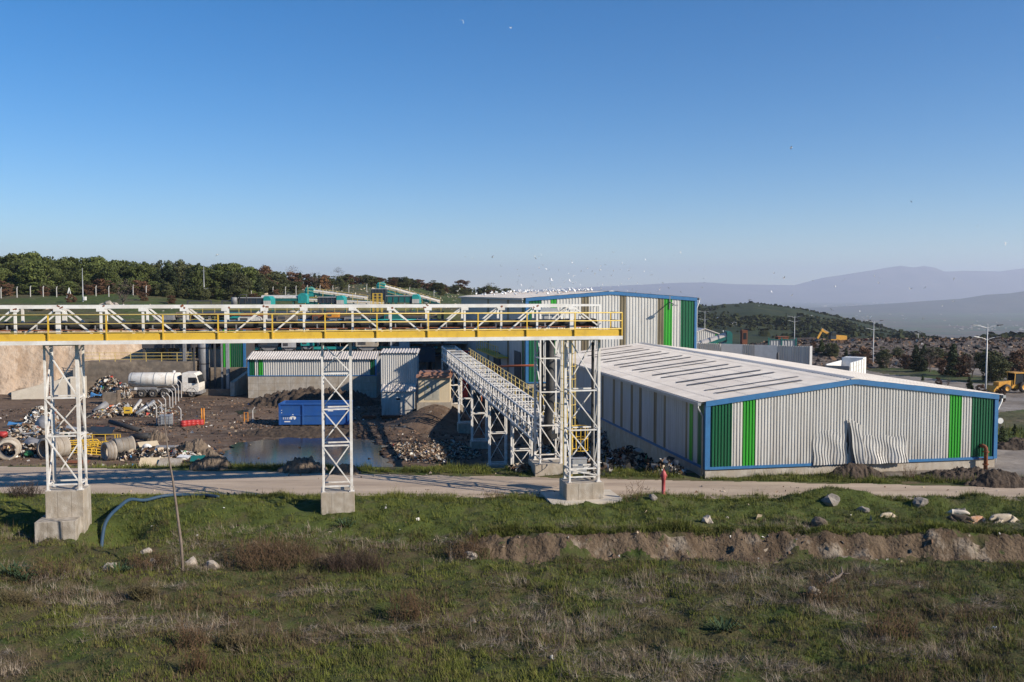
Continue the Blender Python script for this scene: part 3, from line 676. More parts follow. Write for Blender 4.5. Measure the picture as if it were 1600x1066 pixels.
# ---------------------------------------------------------------- lattice towers
def lattice(t, x0, x1, y0, y1, zb, ztop, levels, thick=(.095, .08), thin=.048, sheets=True):
    """four legs, horizontals at the levels, cross braces between them"""
    for x, y, w in ((x0, y0, thick[1]), (x1, y0, thick[0] * 1.25), (x0, y1, thick[0] * 1.2), (x1, y1, thick[1])):
        q = MB(); q.box(x - w / 2, x + w / 2, y - w / 2, y + w / 2, zb, ztop); q.box(x - w, x + w, y - w, y + w, zb, zb + .03); q.build('leg', ST, t)
    faces = (((x0, y0), (x1, y0)), ((x0, y1), (x1, y1)), ((x0, y0), (x0, y1)), ((x1, y0), (x1, y1)))
    for fi, (a, b) in enumerate(faces):
        for i, z in enumerate(levels):
            q = MB(); q.beam((*a, z), (*b, z), thin * 1.2, thin * 1.3); q.build('tie', ST, t)
        for i in range(len(levels) - 1):
            z0, z1 = levels[i] + .04, levels[i + 1] - .04
            off = Vector((b[1] - a[1], a[0] - b[0], 0)).normalized() * .03
            if (fi in (0, 3)): a, b = b, a
            q = MB(); q.beam(Vector((*a, z0)) + off, Vector((*b, z1)) + off, thin, thin); q.build('brace', ST, t)
            if (fi in (0, 3)): a, b = b, a
def tower(label, pxl, pxr, zb, levels, base, py=545):
    """base: list of boxes x0,x1,y0,y1,z0,z1 relative to the tower's left front leg"""
    u0, u1 = ub_(pxl, FV, py), ub_(pxr, FV, py)
    o = G(BX, BY, u0, FV); t = thing('support_tower', label, 'tower', (o.x, o.y, zb), ANG, 'white lattice towers under the bridge')
    lattice(t, 0, u1 - u0, 0, RV - FV, 0, F0 - zb, [l - zb for l in levels])
    for b in base:
        q = MB(); q.box(b[0], u1 - u0 + b[1], b[2], RV - FV + b[3], b[4] - zb, b[5] - zb); o = q.build('footing', MT['concrete'], t); bv = o.modifiers.new('worn_edge', 'BEVEL'); bv.width = .025; bv.segments = 2
        for f in (.32, .68):
            q = MB(); xx = b[0] + (u1 - u0 + b[1] - b[0]) * f; q.box(xx, xx + .012, b[2] - .004, b[2] + .01, b[4] - zb, b[5] - zb - .03); q.build('formwork_line', MT['concrete_dark'], t)
    return t, u1 - u0
lev = lambda zb, pys, Y: [zb + .25] + [CZ - (p - 458) / 1400 * Y for p in pys]
tower('left lattice tower on a stepped concrete footing', 69, 120, 1.35, lev(1.35, (682, 622), 36.8) + [F0 - .05], [(-.10, .14, -.10, .14, -.6, 1.345), (-.30, .02, -.85, -.10, -1.2, .26)])
tower('middle lattice tower, its square footing beside the road', 503, 547.5, .83, lev(.83, (696, 639, 583), 39) + [F0 - .05], [(-.12, .12, -.12, .3, -.9, .825)])
tR, wR = tower('right lattice tower on a tall footing with a pale concrete apron', 891, 936, .82, lev(.82, (733, 672, 610), 41) + [F0 - .05], [(-.22, .2, -.25, .25, -.9, .815)])
q = MB(); q.box(-1.0, wR + 1.05, -.75, 1.6, -1.4, -.76); q.build('apron', MT['pale_concrete'], tR)
q = MB(); q.tube([(wR - .15, .5, 6.4), (wR - .15, .5, -.0)], .07, 8); q.build('conduit', MT['rubber'], tR)
# grey control cabinet inside the right tower
p = G(BX, BY, ub_(912, FV, 700), 1.15)
t = thing('control_cabinet', 'grey control box on short legs behind the right tower footing', 'cabinet', (p.x, p.y, .0), ANG)
p = G(BX, BY, ub_(901, FV, 740) , 2.35); t.location = (p.x, p.y, 0)
zc0 = CZ - (741 - 458) / 1400 * 42.6; zc1 = CZ - (718 - 458) / 1400 * 42.6
q = MB(); q.box(0, .92, 0, .35, zc0, zc1); q.box(-.03, .95, -.03, .38, zc1, zc1 + .03); q.build('box', MT['galv'], t)
q = MB()
for x in (.06, .8): q.box(x, x + .05, .1, .15, -.3, zc0)
q.build('stand', MT['galv'], t)
q = MB(); q.box(.1, .8, -.012, 0, zc0 + .06, zc1 - .06); q.box(.76, .79, -.03, -.012, zc0 + .25, zc0 + .4); q.build('door', MT['galv'], t)
# caged ladder between the towers
p = atY(880, 760, 43.2)
t = thing('cage_ladder', 'yellow caged ladder between the right tower and the transfer tower', 'ladder', (p.x, p.y, 0), ANG)
for x in (0, .42):
    q = MB(); q.tube([(x, 0, .4), (x, 0, 8.3)], .03, 6); q.build('stile', MT['pale_yellow'], t)
for z in np.arange(.7, 8.2, .28):
    q = MB(); q.tube([(0, 0, z), (.42, 0, z)], .014, 5); q.build('rung', MT['pale_yellow'], t)
q = MB()
for z in np.arange(2.9, 8.2, .62):
    q.tube([(.21 + .36 * math.cos(a), -.05 - .55 * math.sin(a), z) for a in np.linspace(0, math.pi, 9)], .017, 5)
for a in np.linspace(.2, math.pi - .2, 5): q.tube([(.21 + .36 * math.cos(a), -.05 - .55 * math.sin(a), 2.9), (.21 + .36 * math.cos(a), -.05 - .55 * math.sin(a), 8.1)], .013, 5)
q.build('cage', MT['pale_yellow'], t)
# yellow guard basket at mid height
p = atY(896, 705, 44.5); zb_ = p.z; 
t = thing('guard_basket', 'yellow barred guard basket hanging low behind the right tower', 'guard rail', (p.x, p.y, 0), ANG)
q = MB(); hh = 1.18
for z in (zb_, zb_ + .6, zb_ + hh): q.tube([(.4 + .42 * math.cos(a), .3 + .42 * math.sin(a), z) for a in np.linspace(0, 2 * math.pi, 17)], .02, 5)
q.build('hoop', MT['yellow'], t)
q = MB()
for a in np.linspace(0, 2 * math.pi, 12)[:-1]: q.tube([(.4 + .42 * math.cos(a), .3 + .42 * math.sin(a), zb_), (.4 + .42 * math.cos(a), .3 + .42 * math.sin(a), zb_ + hh)], .018, 5)
q.build('bar', MT['yellow'], t)
q = MB(); q.tube([(-.02, .3, -.2), (-.02, .3, zb_ + hh)], .035, 6); q.build('post', MT['yellow'], t)
# ---------------------------------------------------------------- transfer tower
p = at(844, 725, .62); tx_, ty_ = p.x, p.y
t = thing('transfer_tower', 'lattice transfer tower with a black chute pipe beside the sloping gallery', 'tower', (tx_, ty_, .62), ANG)
wT = uw(877, 700, tx_, ty_)
lattice(t, 0, wT, 0, 1.25, 0, 7.9, [.25, 2.0, 3.75, 5.5, 7.2])
q = MB(); q.box(-.3, wT + .2, -.18, 1.6, -1.2, -.005); q.build('footing', MT['concrete'], t)
q = MB(); q.tube([(wT * .62, .75, 6.9), (wT * .62, .75, 3.2), (wT * .55, .8, 2.3), (wT * .5, .9, .9)], .24, 16)
q.tube([(wT * .22, 1.0, 6.9), (wT * .22, 1.0, 2.6)], .13, 12); q.build('chute_pipe', MT['rubber'], t, True)
q = MB(); q.box(-.05, wT + .8, -.1, 1.3, 6.82, 6.9)
for z in (7.4, 7.9): q.beam((-.05, -.1, z), (wT + .8, -.1, z), .04)
for x in np.linspace(-.05, wT + .8, 5): q.beam((x, -.1, 6.9), (x, -.1, 7.9), .04)
q.build('platform', ST, t)
q = MB(); q.prism([(.0, 6.9), (1.0, 6.9), (1.15, 7.7), (.9, 8.1), (.1, 8.1), (-.1, 7.7)], .1, 1.1); q.build('head_chute', MT['galv'], t)
# ---------------------------------------------------------------- long gallery on trestles
g0 = atY(838, 690, 47.3)
GX, GY = g0.x, g0.y
TG = thing('conveyor_gallery', 'white slatted conveyor gallery running away on trestles', 'conveyor', (GX, GY, 0), ANG)
LG = 46.0; gz0 = 1.55; rise = 1.15 / LG; WG = 1.4
zb = lambda v: gz0 + rise * v
Hs = 1.25
for x in (0, WG):
    for z, w in ((0, .12), (Hs * .52, .06), (Hs, .10)):
        q = MB(); q.beam((x, 0, zb(0) + z), (x, LG, zb(LG) + z), w, w); q.build('stringer', ST, TG)
for i, v in enumerate(np.linspace(.1, LG - .1, 48)):
    for x in (0, WG):
        q = MB(); q.box(x - .035, x + .035, v - .03, v + .03, zb(v) + .06, zb(v) + Hs - .05)
        q.build('post', ST, TG)
    if i % 3 != 1: q = MB(); q.box(0, WG, v - .04, v + .04, zb(v) + Hs + .051, zb(v) + Hs + .10); q.build('roof_slat', ST, TG)
for i in range(47):
    v0, v1 = np.linspace(.1, LG - .1, 48)[i:i + 2]; 
    q = MB(); a, b = (0, Hs) if i % 2 else (Hs, 0)
    q.beam((-.01, v0, zb(v0) + a * .9 + .05), (-.01, v1, zb(v1) + b * .9 + .05), .05); q.build('brace', ST, TG)
q = MB()
for v in np.arange(.6, LG, 1.96): q.box(.1, WG - .1, v, v + .05, zb(v) + .62, zb(v) + .68)
q.build('inner_slat', ST, TG)
q = MB(); q.add([(.45, 0, zb(0) + .35), (WG - .35, 0, zb(0) + .35), (WG - .35, LG, zb(LG) + .35), (.45, LG, zb(LG) + .35)], [(0, 1, 2, 3)]); q.box(.25, WG - .25, 0, .1, zb(0) + .2, zb(0) + .45); q.build('belt', MT['rubber'], TG)
q = MB()
for v in np.arange(.3, LG, 1.96): q.box(0, WG, v, v + .1, zb(v) + .02, zb(v) + .1)
q.build('floor_beam', MT['grey_steel'], TG)
q = MB()
for z in (Hs - .3, Hs + .02, Hs + .34): q.beam((WG + .55, 1.0, zb(1) + z), (WG + .55, LG - 6, zb(LG - 6) + z), .045)
for v in np.arange(1, LG - 6, 1.5): q.box(WG + .525, WG + .575, v - .025, v + .025, zb(v) + .3, zb(v) + Hs + .34)
q.build('railing', MT['pale_yellow'], TG)
q = MB(); q.add([(WG + .05, 1, zb(1) + .3), (WG + .6, 1, zb(1) + .3), (WG + .6, LG - 6, zb(LG - 6) + .3), (WG + .05, LG - 6, zb(LG - 6) + .3)], [(0, 1, 2, 3)]); q.build('walkway', MT['grey_steel'], TG)
# trestles
for px_, ytop, lab in ((802, None, 'low trestle nearest the road, without a footing'), (766, 727, 'second trestle from the road on a shaded low footing'), (738.5, 690, 'third trestle from the road on a square concrete footing'), (718, 662, 'fourth trestle from the road, its footing half in shade'), (703, 642, 'fifth trestle from the road beside the beige kiosk'), (692, 626, 'far trestle in front of the dark works')):
    v_ = vL(px_, 680, GX, GY)
    o = G(GX, GY, 0, v_); zg_ = gz(o.x, o.y) - .15; zt_ = zg_ if ytop is None else max(zg_ + .35, atY(px_, ytop, o.y).z)
    t = thing('trestle', lab, 'support', (o.x, o.y, zt_), ANG, 'trestles under the long gallery')
    h = zb(v_) - zt_ - .06; w_ = 1.15
    nl = 3 if h > 1.5 else 2
    lattice(t, 0, w_, 0, .6, 0, h, list(np.linspace(.1, h - .05, nl)), (.085, .075), .045)
    if ytop:
        q = MB(); q.box(-.12, w_ + .12, -.2, .8, zg_ - zt_ - .8, -.004); q.build('footing', MT['concrete'], t)
    for v2 in (0, w_):
        q = MB(); q.beam((0, .3, h), (WG, .3, h), .09); 
    q.build('cap_beam', ST, t)
# ---------------------------------------------------------------- water
M_WATER = bpy.data.materials.new('puddle_water'); M_WATER.use_nodes = True
_b = M_WATER.node_tree.nodes['Principled BSDF']; _b.inputs['Base Color'].default_value = (.035, .028, .021, 1); _b.inputs['Roughness'].default_value = .09; _b.inputs['IOR'].default_value = 1.33; _b.inputs['Specular IOR Level'].default_value = .5
_n = M_WATER.node_tree.nodes.new('ShaderNodeTexNoise'); _n.inputs['Scale'].default_value = 5; _n.inputs['Detail'].default_value = 4
_tc = M_WATER.node_tree.nodes.new('ShaderNodeTexCoord'); M_WATER.node_tree.links.new(_tc.outputs['Object'], _n.inputs['Vector'])
_bp = M_WATER.node_tree.nodes.new('ShaderNodeBump'); _bp.inputs['Distance'].default_value = .0015
M_WATER.node_tree.links.new(_n.outputs[0], _bp.inputs['Height']); M_WATER.node_tree.links.new(_bp.outputs[0], _b.inputs['Normal'])
def puddle(pts, z, name='puddle', big=.5):
    q = MB(); P = [at(x, y, z) for x, y in pts]; out = []
    rn = random.Random(len(pts))
    for i in range(len(P)):                      # ragged shore
        a, b = P[i], P[(i + 1) % len(P)]; L = (b - a).length; n = max(2, int(L / .45))
        nrm = Vector((-(b - a).y, (b - a).x, 0)).normalized()
        for k in range(n):
            m_ = a.lerp(b, k / n); out.append(m_ + nrm * (1.9 * float(fbm(np.array([m_.x * .8]), np.array([m_.y * .8]), 77, 3)[0]) + rn.uniform(-.12, .12)) * big)
    q.add(out, [tuple(range(len(out)))])
    return tag(q.build(name, M_WATER), kind='structure')
PUD = [(345, 706), (372, 690), (430, 685), (505, 684), (560, 684), (585, 690), (598, 700), (606, 715), (618, 728), (645, 737), (560, 741), (450, 739), (392, 733), (352, 722)]
zpud = -2.735
puddle(PUD, zpud, big=1.3)
zz = lambda x, y: onG(x, y).z
for pts in ([(655, 698), (676, 692), (690, 700), (672, 708)], [(20, 608), (62, 600), (68, 605), (30, 613)], [(370, 642), (398, 640), (402, 646), (372, 648)], [(402, 618), (440, 620), (436, 626), (400, 626)], [(700, 702), (735, 700), (735, 708), (702, 710)]):
    puddle(pts, zz(*pts[0]) + .06)
# ---------------------------------------------------------------- mounds of soil
def mound(name, label, pxs, hpx, m, seed, cat='soil heap', rough=.45, n=100, deep=1.0, shards=None):
    """pxs: left and right px and base row; hpx: height in px"""
    l, r, base = pxs; p = onG((l + r) / 2, base); Y = p.y; k = Y / FOC
    wd = (r - l) * k; h = hpx * k; dp = max(wd * .35, h * 1.4) * deep
    xs = np.linspace(-.56, .56, n); ys_ = np.linspace(-.56, .56, max(14, int(n * .5)))
    X, Yy = np.meshgrid(xs * wd, ys_ * dp)
    rad = (2 * X / wd) ** 2 + (2 * Yy / dp) ** 2 + .5 * fbm(X * 2 / h, Yy * 2 / h, seed, 3)
    H = h * np.clip(1 - rad, -.15, 1) ** 1 if False else h * np.maximum(1 - rad, -.12)
    H = H * (1 + .7 * fbm(X * 1.1 / h, Yy * 1.1 / h, seed + 3, 3)) + h * rough * fbm(X * 5 / h, Yy * 5 / h, seed + 1, 4)
    gx = p.x + X; gy = p.y + dp * .4 + Yy
    Z = base_h(gx, gy) + H
    i = np.arange(X.size).reshape(X.shape)
    o = np_mesh(name, np.stack([gx - p.x, gy - p.y, Z - p.z], -1).reshape(-1, 3), np.stack([i[:-1, :-1], i[:-1, 1:], i[1:, 1:], i[1:, :-1]], -1).reshape(-1, 4), m)
    o.location = p
    tag(o, label, cat)
    return o, p, wd, h, dp
mound('soil_heap', 'long dark lumpy soil heap in front of the white striped shed', (380, 592, 636), 24, MT['soil'], 101, rough=.75)
mound('soil_heap', 'pale rubbly soil heap at the near shore of the big puddle', (430, 508, 740), 24, MT['rubble'], 102)
mound('soil_heap', 'small rubbly heap just right of the middle tower, by the puddle', (512, 562, 742), 16, MT['rubble'], 103)
mound('soil_heap', 'narrow rubbly ridge running to the left end of the puddle', (292, 362, 735), 22, MT['rubble'], 104)
mound('soil_heap', 'pale rubbly heap above the dumped boards', (270, 330, 712), 24, MT['rubble'], 105)
mound('soil_heap', 'low soil ridge in front of the blue container', (350, 580, 683), 10, MT['soil'], 106, rough=.5)
mound('soil_heap', 'dark crushed stone heap under the torn gable sheet', (1292, 1392, 748), 20, MT['soil'], 107, rough=.3)
mound('soil_heap', 'low brown soil spread at the right gable foot', (1440, 1610, 752), 14, MT['soil'], 108, rough=.5)
mound('soil_heap', 'dark brown soil bank at the right edge behind the road', (1515, 1640, 762), 24, MT['soil'], 109, rough=.35)
mound('soil_heap', 'brown earth bank beside the lamp post right of the low hall', (1555, 1680, 703), 18, MT['soil'], 110, rough=.3)
mound('soil_heap', 'small pale heap behind the cut pipes', (222, 262, 690), 14, MT['rubble'], 112)
# ---------------------------------------------------------------- refuse: masses of scraps nobody could count
RM = [mat('scrap_white', (.62, .60, .56)), mat('scrap_grey', (.30, .29, .28)), mat('scrap_black', (.025, .024, .023)), mat('scrap_brown', (.16, .10, .065)),
      mat('scrap_tan', (.42, .34, .25)), mat('scrap_blue', (.06, .20, .42)), mat('scrap_red', (.42, .06, .04)), mat('scrap_green', (.05, .22, .10)), mat('scrap_yellow', (.55, .38, .05)), mat('scrap_bed', (.10, .08, .065), (.03, .027, .025), 2.5, .9, c3=(.22, .18, .15), scale3=1.2, bump=.08, bscale=6)]
for m_ in RM:
    m_.node_tree.nodes['Principled BSDF'].inputs['Roughness'].default_value = .85; m_.node_tree.nodes['Principled BSDF'].inputs['Specular IOR Level'].default_value = .15
def scraps(name, label, spots, n, size, seed, weights=(3, 5, 5, 7, 5, .35, .3, .2, .2), cat='refuse'):
    """spots: list of (x, y, rx, ry, h): heaps; scraps lie on the heap's surface"""
    rg = np.random.default_rng(seed); tot = sum(s[2] * s[3] for s in spots)
    Vs = []; Fs = []; Ms = []; w = np.array(weights, float); w /= w.sum(); b = 0
    for (x, y, rx, ry, h) in spots:
        k = max(8, int(n * rx * ry / tot)); r = np.sqrt(rg.random(k)); a = rg.random(k) * 6.283
        dx = r * np.cos(a); dy = r * np.sin(a); px_ = x + dx * rx; py_ = y + dy * ry
        zz_ = ground_h(px_, py_) + h * (1 - r ** 1.6) * (1 + .5 * fbm(px_ * .9, py_ * .9, seed, 3)) + .02
        s = size * .85 * np.minimum(np.exp(rg.normal(0, .68, k)), 3.6)
        u = rg.normal(size=(k, 3)); u /= np.linalg.norm(u, axis=1)[:, None]
        t = rg.normal(size=(k, 3)); t -= u * (t * u).sum(1)[:, None]; t /= np.linalg.norm(t, axis=1)[:, None]
        nn = np.cross(u, t); c = np.stack([px_, py_, zz_], -1); el = rg.uniform(.3, 1.1, k)
        U = u * (s)[:, None]; T = t * (s * el)[:, None]; Nn = nn * (s * rg.uniform(.1, .5, k))[:, None]
        quad = np.stack([c - U - T + Nn, c + U - T, c + U + T - Nn * .5, c - U + T, c + Nn * 1.2], 1)
        Vs.append(quad.reshape(-1, 3)); base = b + np.arange(k) * 5
        if h > .28:                                    # the dark body of the heap under the loose scraps
            g = np.linspace(-1, 1, 26); A, B = np.meshgrid(g, g); rr2 = np.sqrt(A * A + B * B); hx = x + A * rx; hy = y + B * ry
            hz = ground_h(hx, hy) + h * (1 - np.minimum(rr2, 1.25) ** 1.6) * (1 + .5 * fbm(hx * .9, hy * .9, seed, 3)) * 1.0 - .05 + .12 * fbm(hx * 3, hy * 3, seed + 5, 2) - .3 * (rr2 > 1)
            ii_ = np.arange(A.size).reshape(A.shape); n0 = 5 * k
            dome = np.stack([hx, hy, hz], -1).reshape(-1, 3)
            f1 = np.stack([ii_[:-1, :-1], ii_[:-1, 1:], ii_[1:, 1:]], -1).reshape(-1, 3); f2 = np.stack([ii_[:-1, :-1], ii_[1:, 1:], ii_[1:, :-1]], -1).reshape(-1, 3)
        else: dome = None
        tri = np.array([[0, 1, 4], [1, 2, 4], [2, 3, 4], [3, 0, 4]])
        Fs.append((base[:, None, None] + tri[None]).reshape(-1, 3)); Ms.append(np.repeat(rg.choice(9, k, p=w), 4)); b += k * 5
        if dome is not None:
            Vs.append(dome); Fs.append(b + np.concatenate([f1, f2])); Ms.append(np.full(2 * len(f1), 9)); b += len(dome)
    return tag(np_mesh(name, np.concatenate(Vs), np.concatenate(Fs), RM, mi=np.concatenate(Ms)), label, cat, kind='stuff')
def heap_spot(px, py, wpx, h, ry=None):
    p = onG(px, py); k = p.y / FOC; return (p.x, p.y + (ry or wpx * k * .35), wpx * k / 2, ry or wpx * k * .35, h)
scraps('refuse_pile', 'heap of mixed white and brown refuse against the concrete bunker wall', [heap_spot(160, 622, 62, 2.5, 1.5), heap_spot(184, 624, 30, 1.7, 1.2)], 8200, .10, 201)
scraps('refuse_pile', 'white and grey refuse heap with tarps at the left edge of the yard', [heap_spot(44, 668, 50, 1.5, 2.2), heap_spot(20, 685, 60, .8, 1.8), heap_spot(70, 690, 120, .5, 2.0)], 5200, .09, 202, (3, 5, 7, 6, 3, .3, .2, .15, .1))
scraps('refuse_pile', 'scrap, hoses and pipe offcuts piled along the bent fence posts', [heap_spot(180, 650, 60, .9, 2), heap_spot(225, 652, 80, 1.0, 2.2), heap_spot(150, 655, 40, .7, 1.6)], 4200, .085, 203)
scraps('refuse_pile', 'broken boards and scrap strewn behind the grass strip at left', [heap_spot(230, 720, 150, .55, 1.6), heap_spot(110, 712, 160, .4, 2.0), heap_spot(280, 712, 90, .4, 1.6), heap_spot(30, 715, 120, .5, 2.0)], 4200, .09, 204, (1.6, 4, 7, 7, 4, .25, .2, .2, .15))
scraps('refuse_spread', 'flattened refuse spread right of the puddle', [heap_spot(676, 724, 150, .12, 4.0), heap_spot(690, 704, 70, .08, 2.5), heap_spot(636, 706, 60, .1, 2.2)], 7500, .048, 205, (1.0, 3, 4, 10, 6, .05, .04, .03, .02))
scraps('refuse_bank', 'dark refuse banked along the shaded wall of the low hall', [heap_spot(990, 735, 90, 1.3, 1.8), heap_spot(950, 720, 70, 1.5, 3.0), heap_spot(910, 700, 80, 1.6, 5.0), heap_spot(930, 745, 60, .5, 1.2), heap_spot(1045, 742, 60, .6, .8)], 12000, .085, 206, (2, 5, 8, 4, 1.5, .1, .1, .05, .03))
scraps('refuse_spread', 'refuse under the trestles of the gallery', [heap_spot(815, 738, 30, .2, .8), heap_spot(862, 712, 50, .7, 2.0)], 4200, .07, 207)
scraps('litter', 'small pale litter scattered over the muddy yard', [(-26, 74, 18, 12, 0), (-9, 70, 10, 9, 0), (-32, 92, 20, 12, 0), (-12, 84, 12, 8, 0)], 520, .05, 208, (6, 4, 2, 2, 4, .3, .2, .1, .1))
scraps('lumps', 'dark clods and stones over the muddy yard', [(-26, 74, 20, 13, 0), (-9, 70, 11, 9, 0), (-32, 93, 22, 13, 0), (-12, 85, 13, 9, 0)], 9000, .055, 209, (0, .2, 4, 8, .5, 0, 0, 0, 0), 'clods')
scraps('lumps', 'small stones and clods on the dirt road edges', [(-10, 42.2, 26, 1.2, 0), (14, 42.2, 20, 1.4, 0), (0, 46, 26, .7, 0)], 420, .03, 210, (0, 1.5, 1, 5, 4, 0, 0, 0, 0), 'clods')
scraps('dumped_waste', 'brown and grey waste covering the tip behind the road at right', [(62, 185, 28, 18, .8), (92, 195, 30, 22, .8), (122, 205, 30, 24, .8), (80, 222, 30, 22, .5), (110, 240, 40, 25, .5), (150, 222, 30, 26, .5), (64, 238, 14, 16, 1.0)], 20000, .17, 211, (.12, .5, 8, 14, .8, .01, .03, .01, .01))
# ---------------------------------------------------------------- blue roll-off container
pl = onG(436, 666); pr_u = 6.9
t = thing('skip_container', 'long blue roll-off waste container standing in the yard', 'container', (pl.x, pl.y, pl.z), ANG + R(-9))
L_, Wd_, Hh = 6.5, 2.5, 2.1
q = MB(); q.box(0, L_, 0, .06, .18, Hh - .12); q.box(0, L_, Wd_ - .06, Wd_, .18, Hh - .12); q.box(0, .06, .06, Wd_ - .06, .18, Hh - .12); q.box(L_ - .06, L_, .06, Wd_ - .06, .18, Hh - .12); q.box(0, L_, 0, Wd_, .12, .18)
q.build('body', MT['blue_bin'], t)
for u in (0.0, L_ / 3, 2 * L_ / 3, L_ - .14):
    q = MB(); q.box(u, u + .14, -.09, 0, .12, Hh - .12); q.build('side_rib', MT['blue_bin'], t)
q = MB(); q.box(-.02, L_ + .02, -.07, .1, Hh - .12, Hh); q.box(-.02, L_ + .02, Wd_ - .1, Wd_ + .05, Hh - .12, Hh); q.box(-.02, .1, .1, Wd_ - .1, Hh - .12, Hh); q.box(L_ - .1, L_ + .02, .1, Wd_ - .1, Hh - .12, Hh); q.build('top_rail', MT['blue_bin'], t)
q = MB(); q.box(-.02, L_ + .02, -.05, .0, .95, 1.03); q.build('side_rail', MT['blue_bin'], t)
q = MB(); q.box(.1, L_ - .1, .5, .68, 0, .12); q.box(.1, L_ - .1, Wd_ - .68, Wd_ - .5, 0, .12); q.build('skid', MT['dark_steel'], t)
q = MB()
for (a, b) in (((.2, .7), (.28, .92)), ((.36, .7), (.28, .92)), ): pass
x = .38
for ch in 'EGEE':                                        # pale stencilled letters and drop mark
    w = .17; z0, z1 = .62, .80
    q.box(x, x + .03, -.008, -.001, z0, z1)
    if ch in 'EG': q.box(x, x + w * .7, -.008, -.001, z1 - .03, z1); q.box(x, x + w * .7, -.008, -.001, z0, z0 + .03); q.box(x, x + w * .6, -.008, -.001, (z0 + z1) / 2 - .015, (z0 + z1) / 2 + .015)
    if ch == 'T': q.box(x, x + w * .8, -.008, -.001, z1 - .03, z1)
    x += .19
for cx, cz, ro in ((1.30, .96, 0), (1.17, .74, 2.2), (1.43, .74, -2.2)):
    q.add([(cx + .12 * math.sin(a + ro) * (1 - .45 * math.cos(a)), -.006, cz + .15 * math.cos(a + ro)) for a in np.linspace(0, 2 * math.pi, 15)[:-1]], [tuple(range(14))])
q.box(.5, 1.05, -.008, -.001, .36, .46)
q.box(.22, .30, -.008, -.001, 1.2, 1.28); q.box(.22, .3, -.008, -.001, 1.44, 1.5)
q.box(L_ * .70, L_ * .70 + .5, -.008, -.001, 1.36, 1.46)
q.build('lettering', MT['white'], t)
# ---------------------------------------------------------------- tanker lorry
p = onG(198, 622); p2 = onG(318, 620)
t = thing('tanker_truck', 'white tanker lorry with three rear axles parked in the yard', 'lorry', (p.x, p.y, p.z), ANG * .25)
Ltr = (p2.x - p.x) * 1.0; k = Ltr / 8.9
X = lambda v: v * k
q = MB(); Lt = X(6.15)
q.lathe([(0, 0), (.62, .02), (.80, .06), (.86, .14), (.86, Lt - .14), (.80, Lt - .06), (.62, Lt - .02), (0, Lt)], (0, 1.2, 2.08), 'x', 28); q.build('tank', MT['tank_white'], t, True)
for f in (.06, .26, .50, .74, .9):
    q = MB(); q.lathe([(.88, Lt * f), (.895, Lt * f + .01), (.895, Lt * f + .07), (.88, Lt * f + .08)], (0, 1.2, 2.08), 'x', 28); q.build('band', MT['galv'], t)
q = MB(); q.lathe([(0, 3.16), (.16, 3.16), (.17, 2.9), (.17, 2.7)], (Lt * .87, 1.2, 0), 'z', 14); q.build('hatch', MT['white'], t)
q = MB(); q.box(.1, X(8.2), .5, .72, .82, 1.06); q.box(.1, X(8.2), 1.7, 1.92, .82, 1.06); q.box(X(1.1), X(3.6), .06, .18, .98, 1.28); q.build('chassis', MT['grey_steel'], t)
q = MB(); q.tube([(.2, .3, 1.7), (X(1.1), .25, 1.62)], .05, 8); q.tube([(.2, .3, 1.95), (X(1.0), .25, 1.95)], .04, 8); q.build('hose_rail', MT['dark_steel'], t)
q = MB(); q.box(X(.92), X(1.25), .05, .1, .95, 1.25); q.build('number_plate', MT['white'], t)
def wheel(parent, x, y, z, r, w, side):
    q = MB(); s = side
    q.lathe([(r * .58, -w / 2), (r * .93, -w / 2), (r, -w * .36), (r, w * .36), (r * .93, w / 2), (r * .58, w / 2)], (x, y, z), 'y', 24); o = q.build('wheel', MT['tyre'], parent, True)
    q = MB(); q.lathe([(r * .6, -w * .4 * s), (r * .52, -w * .3 * s), (r * .3, -w * .3 * s), (r * .26, -w * .5 * s), (0, -w * .5 * s)], (x, y, z), 'y', 18); q.build('rim', MT['hub'], o, True)
    return o
for xx in (1.75, 3.1, 4.45):
    for y, s in ((.25, 1), (2.15, -1)): wheel(t, X(xx), y, .52, .52, .42, s)
    q = MB(); q.lathe([(.60, -.22), (.64, -.22), (.64, .22), (.60, .22)], (X(xx), .25, .52), 'y', 16, a0=0 - math.pi / 2 + .2, a1=math.pi / 2 - .2); q.build('mudguard', MT['grey_steel'], t)
for y, s in ((.25, 1), (2.15, -1)): wheel(t, X(7.75), y, .52, .52, .36, s)
cx0, cx1 = X(6.65), X(8.75)
q = MB(); q.prism([(cx0, .75), (cx1 - .1, .62), (cx1, 1.2), (cx1 - .06, 1.75), (cx1 - .35, 2.75), (cx1 - .6, 2.98), (cx0 + .1, 2.98), (cx0, 2.85)], 0, 2.4); o = q.build('cab', MT['tank_white'], t)
bv = o.modifiers.new('bevel', 'BEVEL'); bv.width = .06; bv.segments = 2
q = MB(); q.prism([(cx0 + .75, 1.75), (cx1 - .18, 1.72), (cx1 - .36, 2.42), (cx0 + .75, 2.42)], -.012, .0); q.build('side_window', MT['glass'], t)
q = MB(); q.add([(cx1 - .045, .15, 1.78), (cx1 - .045, 2.25, 1.78), (cx1 - .30, 2.25, 2.62), (cx1 - .30, .15, 2.62)], [(0, 1, 2, 3)]); q.add([(cx1 - .02, .15, 1.78), (cx1 - .02, 2.25, 1.78), (cx1 - .275, 2.25, 2.62), (cx1 - .275, .15, 2.62)], [(3, 2, 1, 0)]); q.build('windscreen', MT['glass'], t)
q = MB(); q.box(cx1 - .35, cx1 - .2, -.28, -.06, 1.75, 2.25); q.beam((cx1 - .3, 0, 2.3), (cx1 - .3, -.2, 2.25), .04); q.build('mirror', MT['rubber'], t)
q = MB(); q.box(cx1 - .55, cx1 + .12, .02, 2.38, .42, .78); q.build('bumper', MT['grey_steel'], t)
